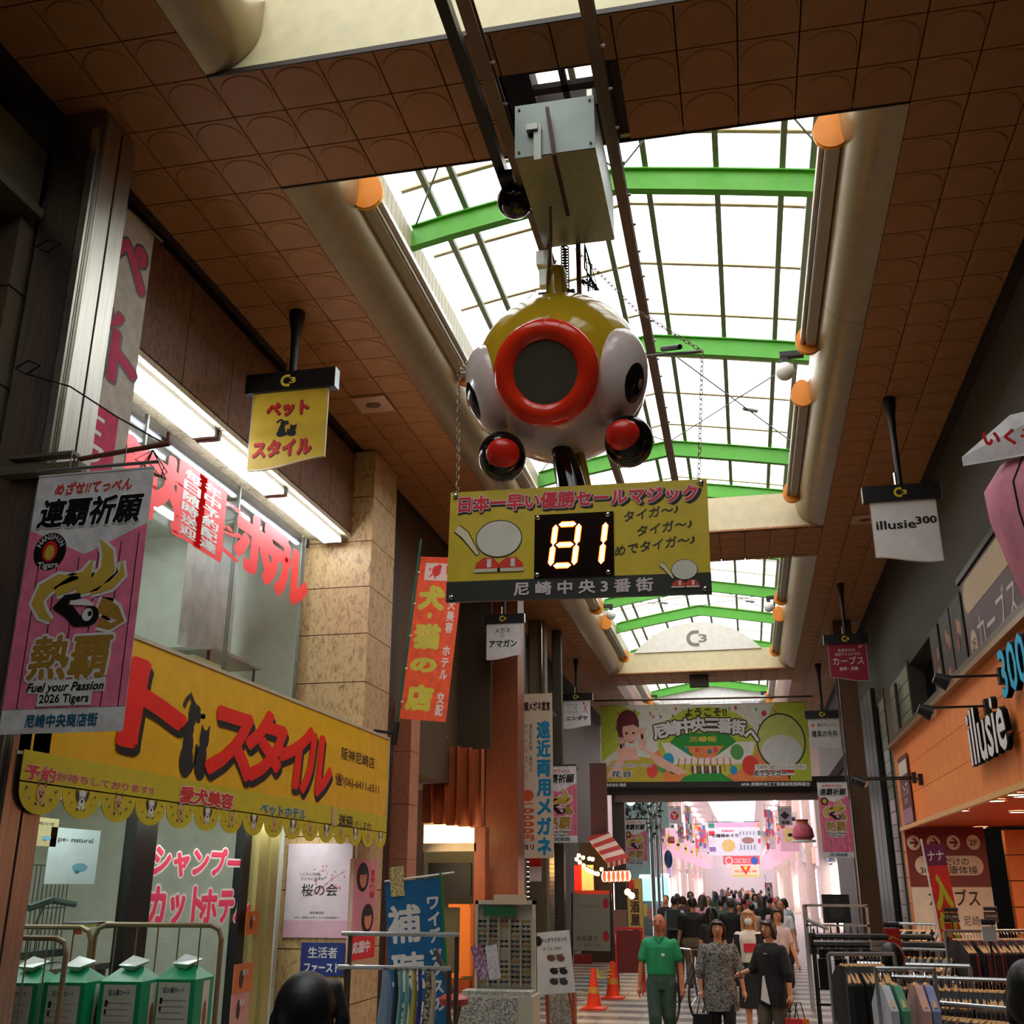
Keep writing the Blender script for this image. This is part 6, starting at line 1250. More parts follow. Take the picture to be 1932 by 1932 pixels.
g2,w2,_=person('woman with a dark bob in a black and white patterned long tunic and black trousers',pX(1352,14.3),14.3,.12,1.53,(90,90,90),(20,20,22),(40,24,20),stride=-.04,kind='dress',sleeve='mid',hairkind='bob',topmat=PAT,arms={-1:((-.03,0),(0,-.02)),1:((.035,0),(.02,-.02))},fat=1.12)
g3,w3,_=person('woman with brown bob hair in a black cardigan turning to her companion',pX(1449,13.9),13.9,-.75,1.55,(22,21,23),(92,88,74),(62,34,24),stride=.04,kind='long_top',sleeve='mid',hairkind='bob',arms={-1:((-.03,-.03),(-.03,-.10),.75),1:((.035,.0),(.02,-.02))},fat=1.1)
B(M((236,230,222),.7)).prism([(-.0,.14),(.02,.14),(.08,-.16),(-.05,-.12)],0,.012,None,Matrix.Translation((0,-.15,.80))@Matrix.Rotation(PI/2,4,'X')).obj('white_undershirt',g3); B(M((190,190,180),.3,.8)).torus((.05,-.14,1.18),.022,.004,None,14,5,None).obj('brooch',g3)
g4,_,_=person('blond woman in a white face mask and cream T-shirt with red print behind the pair',pX(1412,16.6),16.6,.0,1.60,(236,226,206),(24,22,24),(196,150,104),stride=.02,kind='skirt',hairkind='long'); B(M((226,226,226),.7)).ball((0,-.06*1.6,.903*1.6),(.036*1.6,.022*1.6,.032*1.6),None,14,10).obj('face_mask',g4,smooth=True); B(M((214,40,56),.6)).box(-.09,-.14,1.05,.09,-.125,1.16).obj('red_print',g4)
B(M((22,20,22),.8,kind='cloth')).tube([(.13,-.06,1.28),(.16,-.1,.9),(.16,-.08,.6)],[.06,.07,.07],n=10).tube([(-.17,-.03,1.27),(-.19,-.06,.9),(-.18,-.06,.6)],[.05,.06,.06],n=10).obj('open_cardigan',g4,smooth=True)
person('heavy set man in black shirt and khaki trousers walking away',pX(1308,22.8),22.8,PI,1.70,(26,24,25),(112,98,72),(30,24,22),stride=.06,fat=1.28,hairkind='short')
person('man in a black T-shirt walking away in the middle of the street',pX(1380,23.5),23.5,PI+.1,1.68,(22,22,24),(30,30,34),(70,64,60),stride=-.05,fat=1.05)
person('woman with long black hair walking away behind the patterned tunic',pX(1343,20.5),20.5,PI,1.56,(30,28,30),(30,30,32),(18,15,15),hairkind='long',stride=.04)
g5,_,_=person('man in a light blue shirt with a dark backpack walking away on the left',pX(1274,26.5),26.5,PI-.1,1.68,(170,186,206),(30,32,38),(34,26,22),stride=.05); q=B(M((56,60,52),.7)); q.box(-.15,.1,1.0,.15,.26,1.4); q.obj('backpack',g5)
person('woman in a pale blouse with tied dark hair behind the brown haired woman',pX(1466,18.8),18.8,.3,1.58,(222,206,200),(60,56,50),(40,28,24),stride=.03,hairkind='bob')
person('man in a white T-shirt with glasses further back on the right',pX(1475,23.0),23.0,-.2,1.66,(232,232,236),(50,52,60),(36,28,24),stride=.04)
g6,w6,_=person('shopper in black T-shirt seen from behind at the right clothes racks',.93,8.3,PI-.35,1.56,(20,20,22),(40,38,40),(22,17,15),hairkind='short',arms={-1:((-.03,-.02),(.03,-.11),.7),1:((.03,.0),(.01,-.03))})
t=thing('tote_bag','grey tote bag with faded yellow pattern carried by the shopper at the racks','bag',(.84,8.0,.78),rz=.1); q=B(M((110,108,106),.8,kind='cloth')); q.prism([(-.17,-.17),(.17,-.17),(.15,.2),(-.15,.2)],-.05,.05,None,Matrix.Rotation(PI/2,4,'X')); q.obj('bag_body',t); B(M((130,124,70),.8,kind='print',rgb2=(90,88,84),s=.6)).box(-.09,-.056,-.12,.1,-.051,.14).obj('pattern_patch',t); B(M((120,116,112),.7)).tube([(-.1,-.03,.19),(-.04,-.02,.45),(.03,.05,.52),(.1,-.03,.19)],.011,n=6).obj('strap',t)
person('back of a dark haired head at the bottom left, nearest the camera',atY(582,1880,3.1).x,3.1,PI,1.705,(16,16,18),(30,30,32),(10,8,8),hairkind='bob')
person('dark haired person at the right picture edge looking at the clothes racks',atY(1945,1840,4.9).x,4.9,PI-.6,1.66,(24,24,26),(30,30,32),(12,10,10),hairkind='bob')
def handbag(label,P,m1,m2=None,w=.2,h=.2,name='handbag',rz=0):
    t=thing(name,label,'bag',P,rz=rz); B(m1).prism([(-w/2,-h),(w/2,-h),(w*.42,0),(-w*.42,0)],-.045,.045,None,Matrix.Rotation(PI/2,4,'X')).obj('bag_body',t)
    for y in(-.03,.03): B(M((20,18,18),.5)).tube([(-w*.25,y,-.01),(-.02,y*.4,.17),(.02,y*.4,.17),(w*.25,y,-.01)],.006,n=5).obj('handle',t)
    if m2: B(m2).prism([(-.02,-h),(w/2,-h),(w*.42,0),(-.02,0)],.046,.05,None,Matrix.Rotation(PI/2,4,'X')).obj('side_panel',t)
    return t
def hand(g,w): return Matrix.Translation(g.location)@Matrix.Rotation(g.rotation_euler.z,4,'Z')@w
P=hand(g2,w2[-1]); handbag('black leather handbag held by the woman in the patterned tunic',(P.x,P.y,P.z-.26),M((18,16,16),.35),w=.26,h=.26)
P=hand(g3,w3[1]); handbag('red paper carrier bag held by the woman in the black cardigan',(P.x+.02,P.y-.02,P.z-.24),M((206,44,50),.6),w=.22,h=.3,name='carrier_bag'); handbag('orange paper carrier bag behind the red one',(P.x+.09,P.y+.1,P.z-.25),M((226,130,40),.6),w=.24,h=.3,name='carrier_bag')
# crowd
random.seed(21); tops=[((30,30,34),'black'),((230,230,234),'white'),((60,80,120),'navy'),((190,200,214),'pale blue'),((226,160,180),'pink'),((120,120,124),'grey'),((200,180,150),'beige'),((90,60,50),'brown'),((70,100,80),'dark green'),((200,60,70),'red')]
hk=['short','bob','long','short']; crowd=[(1258,30),(1290,33),(1327,29),(1338,32),(1362,30),(1368,38),(1396,28),(1405,33),(1420,27),(1428,36),(1440,30),(1455,34),(1462,27.5),(1482,30),(1352,42),(1374,46),(1388,42),(1412,44),(1434,46),(1448,42),(1330,44),(1305,40),(1400,52),(1384,56),(1420,58),(1436,54),(1366,60),(1408,66),(1426,70),(1392,72),(1415,80),(1378,78),(1440,64),(1404,90),(1424,92),(1350,52),(1330,56),(1456,50),(1280,38),(1470,40)]
for i,(px,Y) in enumerate(crowd):
    c,cn=tops[(i*7)%10]; back=i%3!=0; hk_=hk[i%4]
    X=pX(px,Y)
    person('%s topped shopper %s %s, %s'%(cn,'walking away' if back else 'coming this way',('with short hair','with bobbed hair','with long hair','with short hair')[i%4],('front rows' if Y<32 else 'middle rows' if Y<50 else 'rear rows')+(' left' if px<1340 else ' centre' if px<1420 else ' right')),X,Y,(PI if back else 0)+random.uniform(-.2,.2),random.uniform(1.52,1.74),c,((40,42,50),(90,84,74),(30,30,32),(60,70,100))[i%4],((24,20,18),(40,28,22),(70,60,54),(60,40,26))[(i*3)%4],fine=False,stride=(.05,-.05)[i%2],hairkind=hk_,group='shoppers in the far crowd')
# bicycle behind the green shirted man
t=thing('bicycle','dark parked bicycle behind the man in the green shirt','bicycle',(pX(1284,17.5),17.5,0),rz=PI/2-.35)
for x in(-.5,.5): B(M((20,20,20),.6)).torus((0,0,0),.32,.02,None,28,8,Matrix.Translation((x,0,.34))@Matrix.Rotation(PI/2,4,'X')).obj('wheel',t); q=B(CHROME); [q.cyl((x,0,.34),(x+.31*math.cos(k_*PI/7),0,.34+.31*math.sin(k_*PI/7)),.003,n=4) for k_ in range(14)]; q.obj('spokes',t)
B(M((60,60,66),.4,.4)).tube([(-.5,0,.34),(-.15,0,.3),(-.22,0,.8),(-.5,0,.34)],.016,n=6).tube([(-.15,0,.3),(.38,0,.8),(.5,0,.34)],.018,n=6).obj('frame',t); B(CHROME).tube([(.38,0,.8),(.34,0,1.0),(.3,-.25,1.02)],.012).tube([(.34,0,1.0),(.3,.25,1.02)],.012).obj('handlebar',t); B(BLACK).ball((-.24,0,.88),(.13,.08,.04),None,12,8).obj('saddle',t)
# ================================================================ clothes racks, carts, optician display
WOODH=M((230,172,108),.5); ALU=M((200,205,205),.25,.8)
def hanger_obj():
    r=thing('clothes_hanger','','hanger'); q=B(WOODH); q.tube([(0,-.2,-.16),(0,-.03,-.06),(0,.03,-.06),(0,.2,-.16)],[.011,.013,.013,.011],n=6); q.tube([(0,-.19,-.165),(0,.19,-.165)],.006,n=5); q.obj('hanger_body',r); q=B(CHROME); q.tube([(0,0,-.06),(0,0,-.02),(0,.02,.0),(0,.012,.02),(0,-.012,.018)],.003,n=5); q.obj('hook',r); return r
H0=hanger_obj()
def garment(c,L_,w=.42): 
    q=B(M(c,.8,kind='cloth')); P=[(-w/2,-.17),(-.07,-.06),(.07,-.06),(w/2,-.17),(w/2+.0,-.4),(w/2-.06,-.42),(w/2-.07,-L_),(-w/2+.07,-L_),(-w/2+.06,-.42),(-w/2,-.4)]
    q.prism(P,-.02,.02,None,Matrix(((0,0,1,0),(1,0,0,0),(0,1,0,0),(0,0,0,1)))); return q
ncount=0
def rail_rack(label,P0,P1,n,gar,hl,gl,grp,name='clothes_rack',ext=.08,hang=True):
    P0,P1=Vector(P0),Vector(P1); d=(P1-P0); L_=d.length; ang=math.atan2(d.y,d.x); t=thing(name,label,'rack',(P0.x,P0.y,0),rz=ang); z=P0.z
    q=B(ALU); q.cyl((-ext,0,z),(L_+ext,0,z),.014,n=8); q.obj('rail',t)
    for x in(-ext,L_+ext): B(ALU).cyl((x,0,.05),(x,0,z),.014,n=8).obj('upright',t); B(ALU).cyl((x,-.25,.05),(x,.25,.05),.014,n=6).obj('foot_bar',t)
    global ncount
    for i in range(n):
        f=(i+.5)/n; p=P0.lerp(P1,f); a=ang+random.uniform(-.25,.25)
        if hang:
            if ncount==0: h=H0; h.location=(p.x,p.y,z-.012); h.rotation_euler=(0,0,a); h['label']=hl; h['category']='hanger'; h['group']=hl
            else: h=copytree(H0,(p.x,p.y,z-.012),a,hl,hl)
            ncount+=1
        c=gar[i%len(gar)]
        if c is not None:
            g=thing('hung_garment',gl[i%len(gl)],'garment',(p.x,p.y,z-.014),rz=a+PI*0,group=grp); garment(c,random.uniform(.62,.8)).obj('garment_body',g)
    return t
random.seed(31)
DK=[(34,34,36),(60,58,54),(26,26,28),(90,84,76)]
def A2(px,py,z): return atZ(px,py,z)
def gl(c,where): return ['%s garment hanging on the %s rail'%(n,where) for n in c]
rail_rack('chrome rail packed with wooden hangers behind the coloured shirts',A2(1680,1842,1.36),A2(1915,1850,1.36),36,[(34,34,36),(44,42,42),(26,26,28)],'wooden hanger in the tight row on the middle rail of the right racks',gl(('black','charcoal','dark'),'middle'),'dark garments on the middle rail')
rail_rack('low front chrome rail at the bottom right corner',A2(1768,1893,1.34),A2(1985,1912,1.34),24,[(46,40,36),(150,80,50),(30,30,30),(110,104,96)],'wooden hanger on the front rail at the bottom right corner',gl(('dark brown','rust','black','grey'),'front'),'garments on the front rail')
rail_rack('high rail with wooden hangers by the orange wall',A2(1798,1757,1.56),A2(1950,1756,1.56),26,[(60,50,46),(40,40,44),(150,60,60)],'wooden hanger on the high rail by the orange wall',gl(('brown','dark grey','dull red'),'high back'),'garments on the high back rail')
rail_rack('short rail of black bags and jackets beside the shopper with the tote bag',A2(1640,1818,1.42),A2(1806,1822,1.42),14,[(30,30,32),(50,50,54)],'plain hanger on the short rail behind the shopper',gl(('black','slate'),'short'),'garments on the short rail',)
rail_rack('far high rail with pale and black knitwear under the narrow banner',A2(1690,1742,1.54),A2(1796,1745,1.54),12,[(190,184,170),(24,24,26),(200,190,170),(30,30,30),(160,156,146)],'hanger on the far high rail under the narrow banner',gl(('pale','black','cream','jet black','grey'),'far high'),'knitwear on the far high rail')
rail_rack('second far rail with patterned garments',A2(1700,1790,1.4),A2(1800,1793,1.4),10,[(120,116,104),(40,40,42),(150,140,120)],'hanger on the second far rail',gl(('khaki','black','sand'),'second far'),'garments on the second far rail')
rail_rack('street side rail of long black coats',A2(1585,1800,1.5),A2(1665,1800,1.5),12,[(28,28,30),(40,40,42),(22,22,24)],'black hanger on the street side rail',gl(('black','dark slate','jet black'),'street side'),'coats on the street side rail')
# coloured shirts at the left end of the front racks
for i,(px,c,l) in enumerate(((1665,(206,206,212),'white shirt at the left end of the coloured shirts'),(1688,(92,160,122),'green shirt on a wooden hanger near the tote bag'),(1728,(224,170,160),'salmon pink shirt between dark garments'),(1748,(146,152,190),'lavender shirt right of the salmon pink one'))):
    P=atY(px,1858,6.6); g=thing('shirt',l,'garment',(P.x,P.y,P.z+.06),rz=.12-.03*i); garment(c,.72,.44).obj('shirt_body',g); h=copytree(H0,(P.x,P.y,P.z+.06),.12-.03*i,'wooden hanger carrying the '+l.split(' at')[0].split(' on')[0].split(' between')[0].split(' right')[0],'hangers of the coloured shirts')
t=thing('shirt_rail','short chrome rail carrying the coloured shirts','rack',(0,0,0)); a=atY(1655,1855,6.6);b_=atY(1765,1858,6.6); B(ALU).cyl((a.x,6.6,a.z+.075),(b_.x,6.6,a.z+.075),.012).cyl((a.x,6.6,0.0),(a.x,6.6,a.z+.08),.012).cyl((b_.x,6.6,0),(b_.x,6.6,a.z+.08),.012).obj('rail',t)
# bags rack at far left of the right side
t=thing('bag_rack','tall chrome bag rack with a slanting top bar at the street side','rack',(1.35,19.6,0)); B(ALU).box(-.5,-.4,0,-.46,-.36,1.62).box(.46,-.4,0,.5,-.36,1.62).box(-.5,.36,0,-.46,.4,1.62).box(-.5,-.4,1.3,.5,-.37,1.33).box(-.5,-.4,1.6,.5,-.36,1.64).tube([(-.48,-.38,1.4),(-.2,-.9,1.28)],.03).obj('rack_frame',t)
for i in range(9):
    g=thing('hanging_bag',('first','second','third','fourth','fifth','sixth','seventh','eighth','ninth')[i]+' dark bag on the tall chrome bag rack, from the left','bag',(.92+i*.105,19.2,1.3),group='dark bags on the tall rack'); B(M(((22,22,24),(54,54,58),(38,34,32))[i%3],.5)).prism([(-.045,-.42),(.045,-.42),(.04,-.1),(-.04,-.1)],-.12,.12,None,Matrix.Rotation(PI/2,4,'X')).obj('bag_body',g); B(BLACK).tube([(0,-.1,-.1),(0,0,.0),(0,.1,-.1)],.008,n=5).obj('strap',g)
a=atY(1600,1735,11); 
for j in range(2):
    t=thing('display_case_rack',('long glass topped accessory rack in front of the far column','second accessory rack with black boxes beside it')[j],'rack',(a.x+.25+j*.1,11+j*1.6,0)); B(DKMETAL).box(-.6,-.01,0,-.58,.01,1.5).box(.6,-.01,0,.62,.01,1.5).box(-.6,-.01,1.4,.63,.01,1.42).box(-.6,-.01,.9,.63,.01,.92).obj('rack_frame',t); B(M((104,112,110),.25,.5)).box(-.58,-.15,1.42,.6,.15,1.45).obj('top_tray',t)
    for i in range(8):
        g=thing('black_pouch',('first','second','third','fourth','fifth','sixth','seventh','eighth')[i]+' black pouch on accessory rack %s, from the left'%('in front of the far column','with black boxes')[j],'pouch',(a.x+.25+j*.1-.5+i*.15,11+j*1.6,1.36),group='black pouches on the accessory racks'); B(M((20,20,22),.4)).box(-.055,-.03,-.32,.055,.03,-.06).obj('pouch_body',g); B(BLACK).cyl((0,0,-.06),(0,0,.02),.006,n=5).obj('strap',g)
# price cards and red posters
for (l,x0,y0,x1,y1,Y,c,tx,tc) in(('red poster with a green yellow character in front of the racks',1667,1752,1702,1795,9.5,(214,34,40),'入',(196,190,60)),('red poster with dull yellow characters at the foot of the narrow banner',1782,1742,1802,1800,12,(206,40,40),'学',(196,190,60)),('cream patterned sale card hung on the short rail',1642,1776,1678,1794,8.8,(170,160,140),'sale',(60,50,50)),('white price card hung on the high rail',1852,1748,1882,1776,8.6,(214,206,200),'',(0,0,0)),('brown price card above the high rail on the left',1782,1722,1810,1740,12.4,(96,76,66),'￥1,000',(230,220,210)),('brown price card above the high rail on the right',1856,1720,1885,1740,12.4,(106,86,72),'￥2,000',(230,220,210))):
    fs(l,x0,y0,x1,y1,Y,M(c,.6),'price_card','card',tx=tx or None,txm=M(tc))
P=atY(1780,1690,12.5); rt=thing('narrow_pole_banner','narrow red and yellow pole banner with purple top in front of the fitness board','banner',mw=frame((P.x,12.5,P.z),'S',roll=.07)); w=.2; B(M((232,50,36),.6,kind='cloth')).box(-w/2,-.62,-.006,w/2,.3,0).obj('cloth',rt); B(M((120,30,80),.6)).box(-w/2,.3,-.006,w/2,.52,0).obj('purple_top',rt); A=Art(rt); A.TL('入学',0,-.15,.17,.75,M((206,196,50)),off=.07,vert=True); A.TL('ナナ',0,.4,.16,.12,WHITE,off=.02); A.done(); B(WHITE).cyl((-w/2-.015,-1.7,0),(-w/2-.015,.58,0),.01).obj('banner_pole',rt)
# left: pipe racks, scarves
for (Y,z,lab) in((8.05,1.60,'upper chrome pipe rack at the left behind the scarves'),(8.0,1.375,'lower chrome pipe rack carrying hung scarves on the left')):
    t=thing('pipe_rack',lab,'rack',(-3.0,Y,0)); x1=.9 if z>1.5 else .86; q=B(ALU); q.cyl((0,0,z),(x1,0,z),.016,n=8); q.obj('rail',t)
    for x in(.06,x1-.02): B(M((96,90,84),.4,.6)).cyl((x,.02,0),(x,.02,z),.018,n=8).obj('upright',t)
    B(ALU).cyl((.06,-.3,.04),(.06,.3,.04),.02).cyl((x1-.02,-.3,.04),(x1-.02,.3,.04),.02).obj('foot_bar',t)
sc=[(716,24,(150,176,200),'pale blue grey shawl at the left end of the pipe rack'),(742,9,(60,66,70),'dark narrow scarf next to the pale shawl'),(751,9,(140,196,200),'aqua scarf on the pipe rack'),(763,8,(150,206,190),'mint scarf on the pipe rack'),(775,12,(214,200,90),'yellow scarf on the pipe rack'),(788,8,(50,70,150),'blue scarf with red dashes on the pipe rack'),(800,16,(60,44,36),'black and cream patterned scarf on the pipe rack'),(812,10,(210,196,170),'cream scarf at the right end of the pipe rack')]
for px,wd,c,l in sc:
    P=atY(px+wd/2,1838,8.0); g=thing('scarf',l,'scarf',(P.x,8.0,1.36),group=None); wm=wd*.0043; q=B(M(c,.8,kind='cloth') if 'patterned' not in l else M(c,.8,kind='print',rgb2=(200,190,160))); vs=[];fs=[]
    for i in range(9):
        z=-i*.09; k=.55+.45*min(1,i/3); n=6
        for j in range(n): a=2*PI*j/n; vs.append((wm*k*.5*math.cos(a)+.008*math.sin(i),.035*math.sin(a),z))
    for i in range(8):
        for j in range(6): fs.append((i*6+j,(i+1)*6+j,(i+1)*6+(j+1)%6,i*6+(j+1)%6))
    fs.append((48,49,50,51,52,53)); q.add(vs,fs); q.obj('cloth',g,smooth=True); B(CHROME).torus((0,0,.012),.02,.003,None,10,4,Matrix.Rotation(PI/2,4,'Y')).obj('ring',g)
# blue banner
a=atY(742,1668,10.6);c=atY(842,1640,10.6); w=.56; h=1.75; rt=thing('blue_pole_banner','blue pole banner with large white hearing aid characters outside the optician','banner',mw=frame(((a.x+c.x)/2,10.6,1.99-h/2),'S',roll=.09)); B(M((16,104,160),.7,kind='cloth')).box(-w/2,-h/2,-.006,w/2,h/2,0).obj('cloth',rt); A=Art(rt)
A.TL('補',-.1,.48,.32,.36,WHITE,off=.028); A.TL('聴',-.08,.05,.32,.36,WHITE,off=.028); A.TL('器',-.08,-.38,.32,.36,WHITE,off=.028); A.TL('ワイデックスの',.2,.2,.12,1.05,WHITE,off=.04,vert=True); A.done(); B(M((20,130,60),.4)).cyl((w/2+.015,-h/2-.25,0),(w/2+.015,h/2+.05,0),.014).obj('banner_pole',rt); B(WHITE).cyl((-w/2,h/2+.01,0),(w/2+.15,h/2+.03,0),.01).obj('top_rod',rt)
B(M((222,206,150),.6,kind='print',rgb2=(170,150,90))).box(-w/2+.06,h/2-.14,.004,-w/2+.2,h/2+.14,.01).obj('tied_leaflet',rt)
# sunglasses rack
t=thing('sunglasses_rack','white sunglasses display stand with five columns outside the optician','display stand',(-2.62,12.0,0)); WRK=M((206,200,176),.5)
B(WRK).box(-.33,0,.3,-.3,.1,1.78).box(.3,0,.3,.33,.1,1.78).box(-.33,.06,.3,.33,.1,1.78).box(-.33,0,1.74,.33,.1,1.78).box(-.42,-.3,0,.36,.1,.86).obj('stand_body',t); B(M((30,96,60),.5)).box(-.24,-.01,1.62,.12,.0,1.72).obj('green_header',t); B(M((214,190,160),.6)).box(-.12,-.02,1.74,.24,-.01,1.84).obj('top_card',t)
for i in range(6): B(WRK).box(-.3+i*.12-.004,-.03,.92,-.3+i*.12+.004,.06,1.6).obj('divider',t)
B(M((210,204,190),.6,kind='print',rgb2=(120,120,110),s=.8)).box(-.41,-.31,.5,.2,-.3,.84).obj('front_leaflets',t); B(M((216,210,196),.6,kind='print',rgb2=(110,120,110),s=2)).box(-.4,-.29,.86,.34,-.02,.9).obj('tray_contents',t)
sg0=None; nm_='pair of sunglasses in the grid of the white display stand'
LC=[(30,26,26),(90,50,40),(150,110,50),(40,60,60),(80,40,60)]
for c_ in range(5):
    for r_ in range(13):
        if c_==2 and r_ in(2,3,6,7): continue
        x=-2.62-.24+c_*.12; z=1.57-r_*.05; k_=(c_*3+r_)%5
        g=thing('sunglasses','%s tinted sunglasses, column %s of the display stand'%(('black','brown','amber','teal','plum')[k_],('one','two','three','four','five')[c_]),'sunglasses',(x,11.96,z),group='sunglasses in the display stand')
        q=B(M(LC[k_],.15)); 
        for s_ in(-1,1): q.prism([(s_*.024+.02*math.cos(a_*PI/4),.014*math.sin(a_*PI/4)) for a_ in range(8)],-.004,.0,None,Matrix.Rotation(PI/2,4,'X'))
        q.obj('lens',g); B(BLACK).box(-.012,-.004,.0,.012,.004,.006).box(-.05,0,-.002,-.044,.05,.004).box(.044,0,-.002,.05,.05,.004).obj('frame',g)
for (px,py,c,l,r_) in((905,1815,(150,80,120),'purple leaflet leaning beside the sunglasses stand',.25),(930,1815,(226,224,220),'white leaflet with small print leaning in the sunglasses stand',.15)):
    g=thing('leaflet',l,'leaflet',mw=frame(atY(px,py,11.4),'S',roll=r_)); B(M(c,.6,kind='print',rgb2=(200,190,200),s=.7)).box(-.06,-.16,-.004,.06,.16,0).obj('sheet',g)
# easel poster
rt=thing('easel_poster','white sunglasses price poster on a small red easel','poster',mw=frame((-2.27,13,1.1),'S',roll=.09)); B(M((222,218,214),.5)).box(-.22,-.33,-.015,.22,.33,0).obj('board',rt); A=Art(rt); A.TL('サングラスセット',.03,.24,.3,.05,BLACK,off=.02); A.TL('￥12,100',.0,.15,.22,.05,M((90,90,96))); A.b('black_oval').ell(-.15,.24,.04,.055,.004,BLACK,14)
for (x,y,c) in((.03,.05,(120,70,50)),(.05,-.09,(30,26,26)),(.04,-.2,(60,56,66))):
    b=A.b('glasses_print'); b.ell(x-.05,y,.05,.035,.004,M(c),14,ang=-.3); b.ell(x+.06,y-.01,.05,.035,.004,M(c),14,ang=-.3); b.stroke([(x-.1,y+.02),(x+.1,y+.03)],.008,.005,M(c))
A.done(); B(M((176,66,44),.5)).cyl((-.17,-1.08,-.1),(-.12,-.3,-.03),.014).cyl((.2,-1.08,-.1),(.14,-.3,-.03),.014).obj('easel_leg',rt)
t=thing('leaflet_stand','wooden leaflet stand with papers under the easel poster','stand',(-2.2,13.3,0)); B(M((170,96,60),.5,kind='wood')).box(-.2,-.05,0,-.17,.1,.78).box(.1,-.05,0,.13,.1,.78).obj('stand_frame',t); B(M((206,200,186),.6,kind='print',rgb2=(130,130,120))).box(-.16,-.06,.3,.1,-.04,.76).obj('papers',t)
t=thing('red_stool','round red seat on crossed metal legs in front of the sunglasses stand','stool',(-2.75,10.4,0)); q=B(M((170,60,44),.4)); q.lathe([(0,.86),(.13,.9),(.14,.95),(.1,.985),(0,.99)],n=18); q.obj('seat',t,smooth=True)
for s_ in(-1,1): B(M((110,104,96),.4,.6)).cyl((s_*.17,0,0),(-s_*.06,0,.88),.014).obj('leg',t)
B(M((90,80,70),.5)).cyl((-.2,.05,1.36),(0,.05,.95),.022).obj('back_bar',t)
# roll cages with green packs
CG=M((150,128,98),.45,.4)
def cage(label,x0,x1,y,zt,n,rr=.09):
    t=thing('roll_cage',label,'cage trolley',((x0+x1)/2,y,0)); w=(x1-x0)/2
    B(CG).tube([(-w,0,.12),(-w,0,zt-rr),(-w+rr*.3,0,zt-rr*.3),(-w+rr,0,zt),(w-rr,0,zt),(w-rr*.3,0,zt-rr*.3),(w,0,zt-rr),(w,0,.12)],.019,n=8).obj('hoop_frame',t)
    for i in range(n): x=-w+2*w*(i+1)/(n+1); B(CG).cyl((x,0,.2),(x,0,zt),.006,n=5).obj('bar',t)
    B(CG).cyl((-w,0,.75),(w,0,.75),.008,n=5).obj('cross_bar',t)
    for x in(-w+.08,w-.08): B(BLACK).cyl((x-.02,0,.06),(x+.02,0,.06),.06,n=12).obj('caster',t)
    return t
cage('rusty tube cage trolley at the bottom left corner, nearer one',-5.45,-4.55,6.95,1.60,5); cage('rusty tube cage trolley behind the green packs with an orange sticker',-4.85,-3.82,7.75,1.66,5); cage('tube cage trolley side panel behind the nearer trolley',-5.6,-4.85,7.7,1.64,4)
GP=M((20,150,96),.3); LB=M((206,204,190),.5)
packs=[(-5.35,6.98),(-5.02,7.05),(-4.72,7.15),(-4.38,7.3),(-4.1,7.55)]
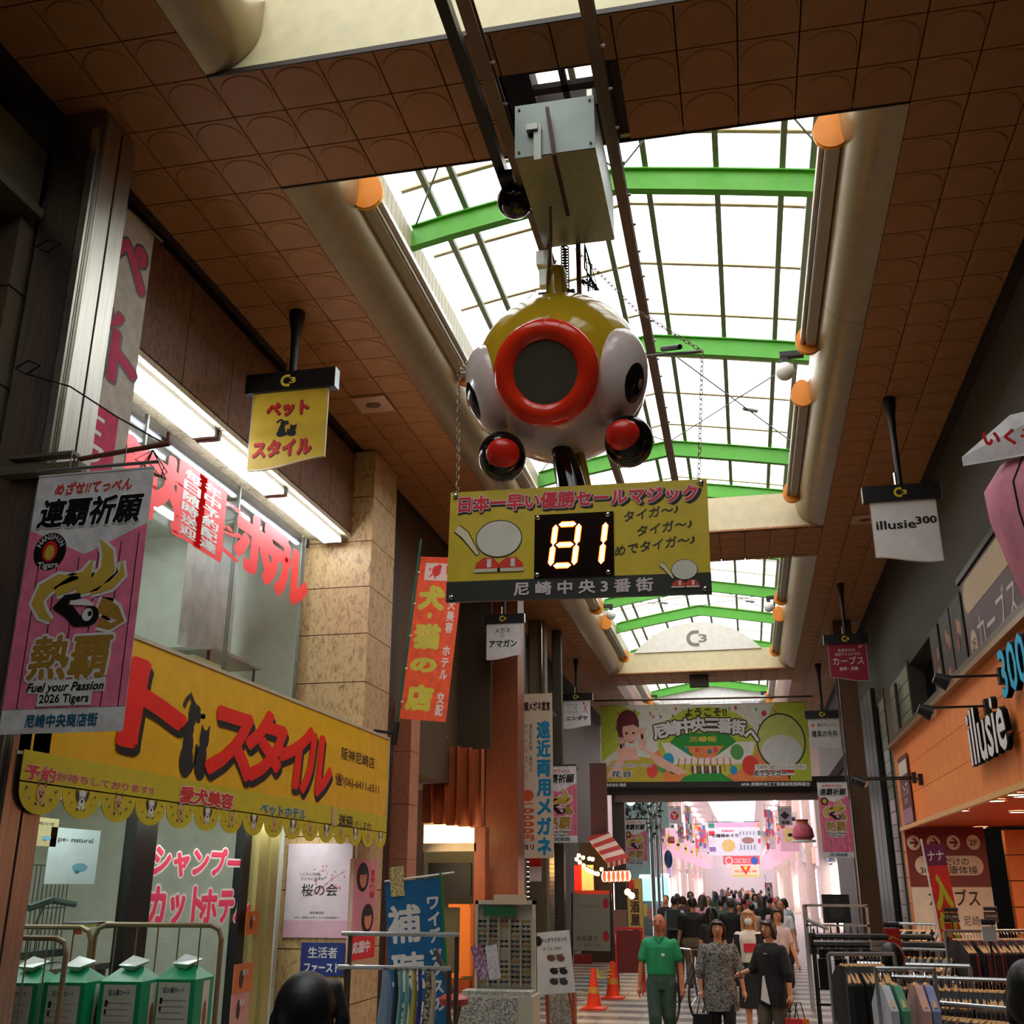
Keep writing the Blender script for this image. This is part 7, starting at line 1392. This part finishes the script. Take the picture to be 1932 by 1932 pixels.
for i,(x,y) in enumerate(packs):
    y+=.2; t=thing('green_pack',('leftmost','second','third','fourth','rightmost')[i]+' green plastic pack with a white text label in the cage trolleys','pack',(x,y,.78),rz=.06,group='green packs in the cage trolleys'); w,dp,h=.155,.2,.58
    q=B(GP); q.box(-w,-.12,0,w,dp,h-.06); q.add([(-w,-.12,h-.06),(w,-.12,h-.06),(w,dp,h-.06),(-w,dp,h-.06),(-w*.5,.0,h+.02),(w*.6,.02,h+.03)],[(0,1,5,4),(2,3,4,5),(1,2,5),(3,0,4)]); q.obj('pack_body',t)
    B(M((226,236,230),.15)).add([(-.08,-.03,h+.04),(.06,-.06,h+.035),(.12,.06,h+.07),(-.03,.08,h+.1),(.02,.0,h-.02)],[(0,1,2,3),(0,4,1),(1,4,2),(2,4,3),(3,4,0)]).obj('crumpled_top',t)
    t.matrix_world=Matrix.Translation((x,y,.78))@Matrix.Rotation(.06,4,'Z')
    A=Art(t); A.mw=t.matrix_world; bb=A.b('label'); tf=Matrix.Translation((0,-.122,h/2-.03))@Matrix.Rotation(PI/2,4,'X')
    l=B(LB); l.box(-.12,-.24,.0,.12,.24,.003,None,tf); l.obj('white_label',t)
    l=B(); l.text('記入欄カード',0,.19,.04,M((40,60,80)),.005,.02,w=.16)
    for k_ in range(8): l.box(-.1,.12-k_*.04,.0045,.1-.02*(k_%3),.125-k_*.04,.005,M((150,150,140)))
    l.box(-.1,.1,.0046,-.08,.14,.0055,BLACK); l.box(-.1,.05,.0046,-.085,.08,.0055,BLACK); l.v=[tuple(tf@Vector(v)) for v in l.v]; l.obj('label_print',t)
    B(M((216,206,190),.5)).box(w+.0,.02,.05,w+.003,.13,h-.08).obj('side_label',t); B(M((150,80,50),.5)).ball((w+.003,.07,.28),(.003,.035,.09),None,10,8).obj('dog_picture',t)
t=thing('loading_deck','wooden trolley deck carrying the green packs','deck',(-4.75,7.45,0)); B(M((130,96,60),.6,kind='wood')).box(-.85,-.25,.7,.85,.4,.775).obj('deck_board',t)
for x in(-.75,.75): B(M((90,80,70),.5,.4)).box(x-.03,-.2,0,x+.03,.35,.7).obj('leg',t)
t=thing('orange_tape_tag','small orange sticker tied on the cage trolley top rail','tag',atY(148,1755,7.72)); B(M((226,96,50),.5)).box(-.015,-.024,-.03,.015,.024,.03).obj('tape',t)
# area lights without fixtures, added to the shops' own lamps: shop interiors on both sides shine onto the street
area('shop_light_right',(3.9,14.5,2.75),1.6,160,(1,.78,.5),(0,0,0),5)
area('shop_light_optician',(-5.3,17.2,2.6),.8,50,(1,.72,.42),(0,PI*-.25,0))
area('shop_light_left',(-5.15,10.0,2.70),.35,45,(.92,1,.95),(0,.5,0),5.6)
area('pet_shop_upper_fill',(-7.2,9.4,6.4),1.6,70,(.94,1,.96),(0,0,0),5.5)  # added fill, the tubes alone leave the upper room dark
area('pet_shop_lower_fill',(-7.0,9.2,3.4),1.6,60,(.94,1,.96),(0,0,0),5)  # added fill brightening the lower room beyond its weak tubes
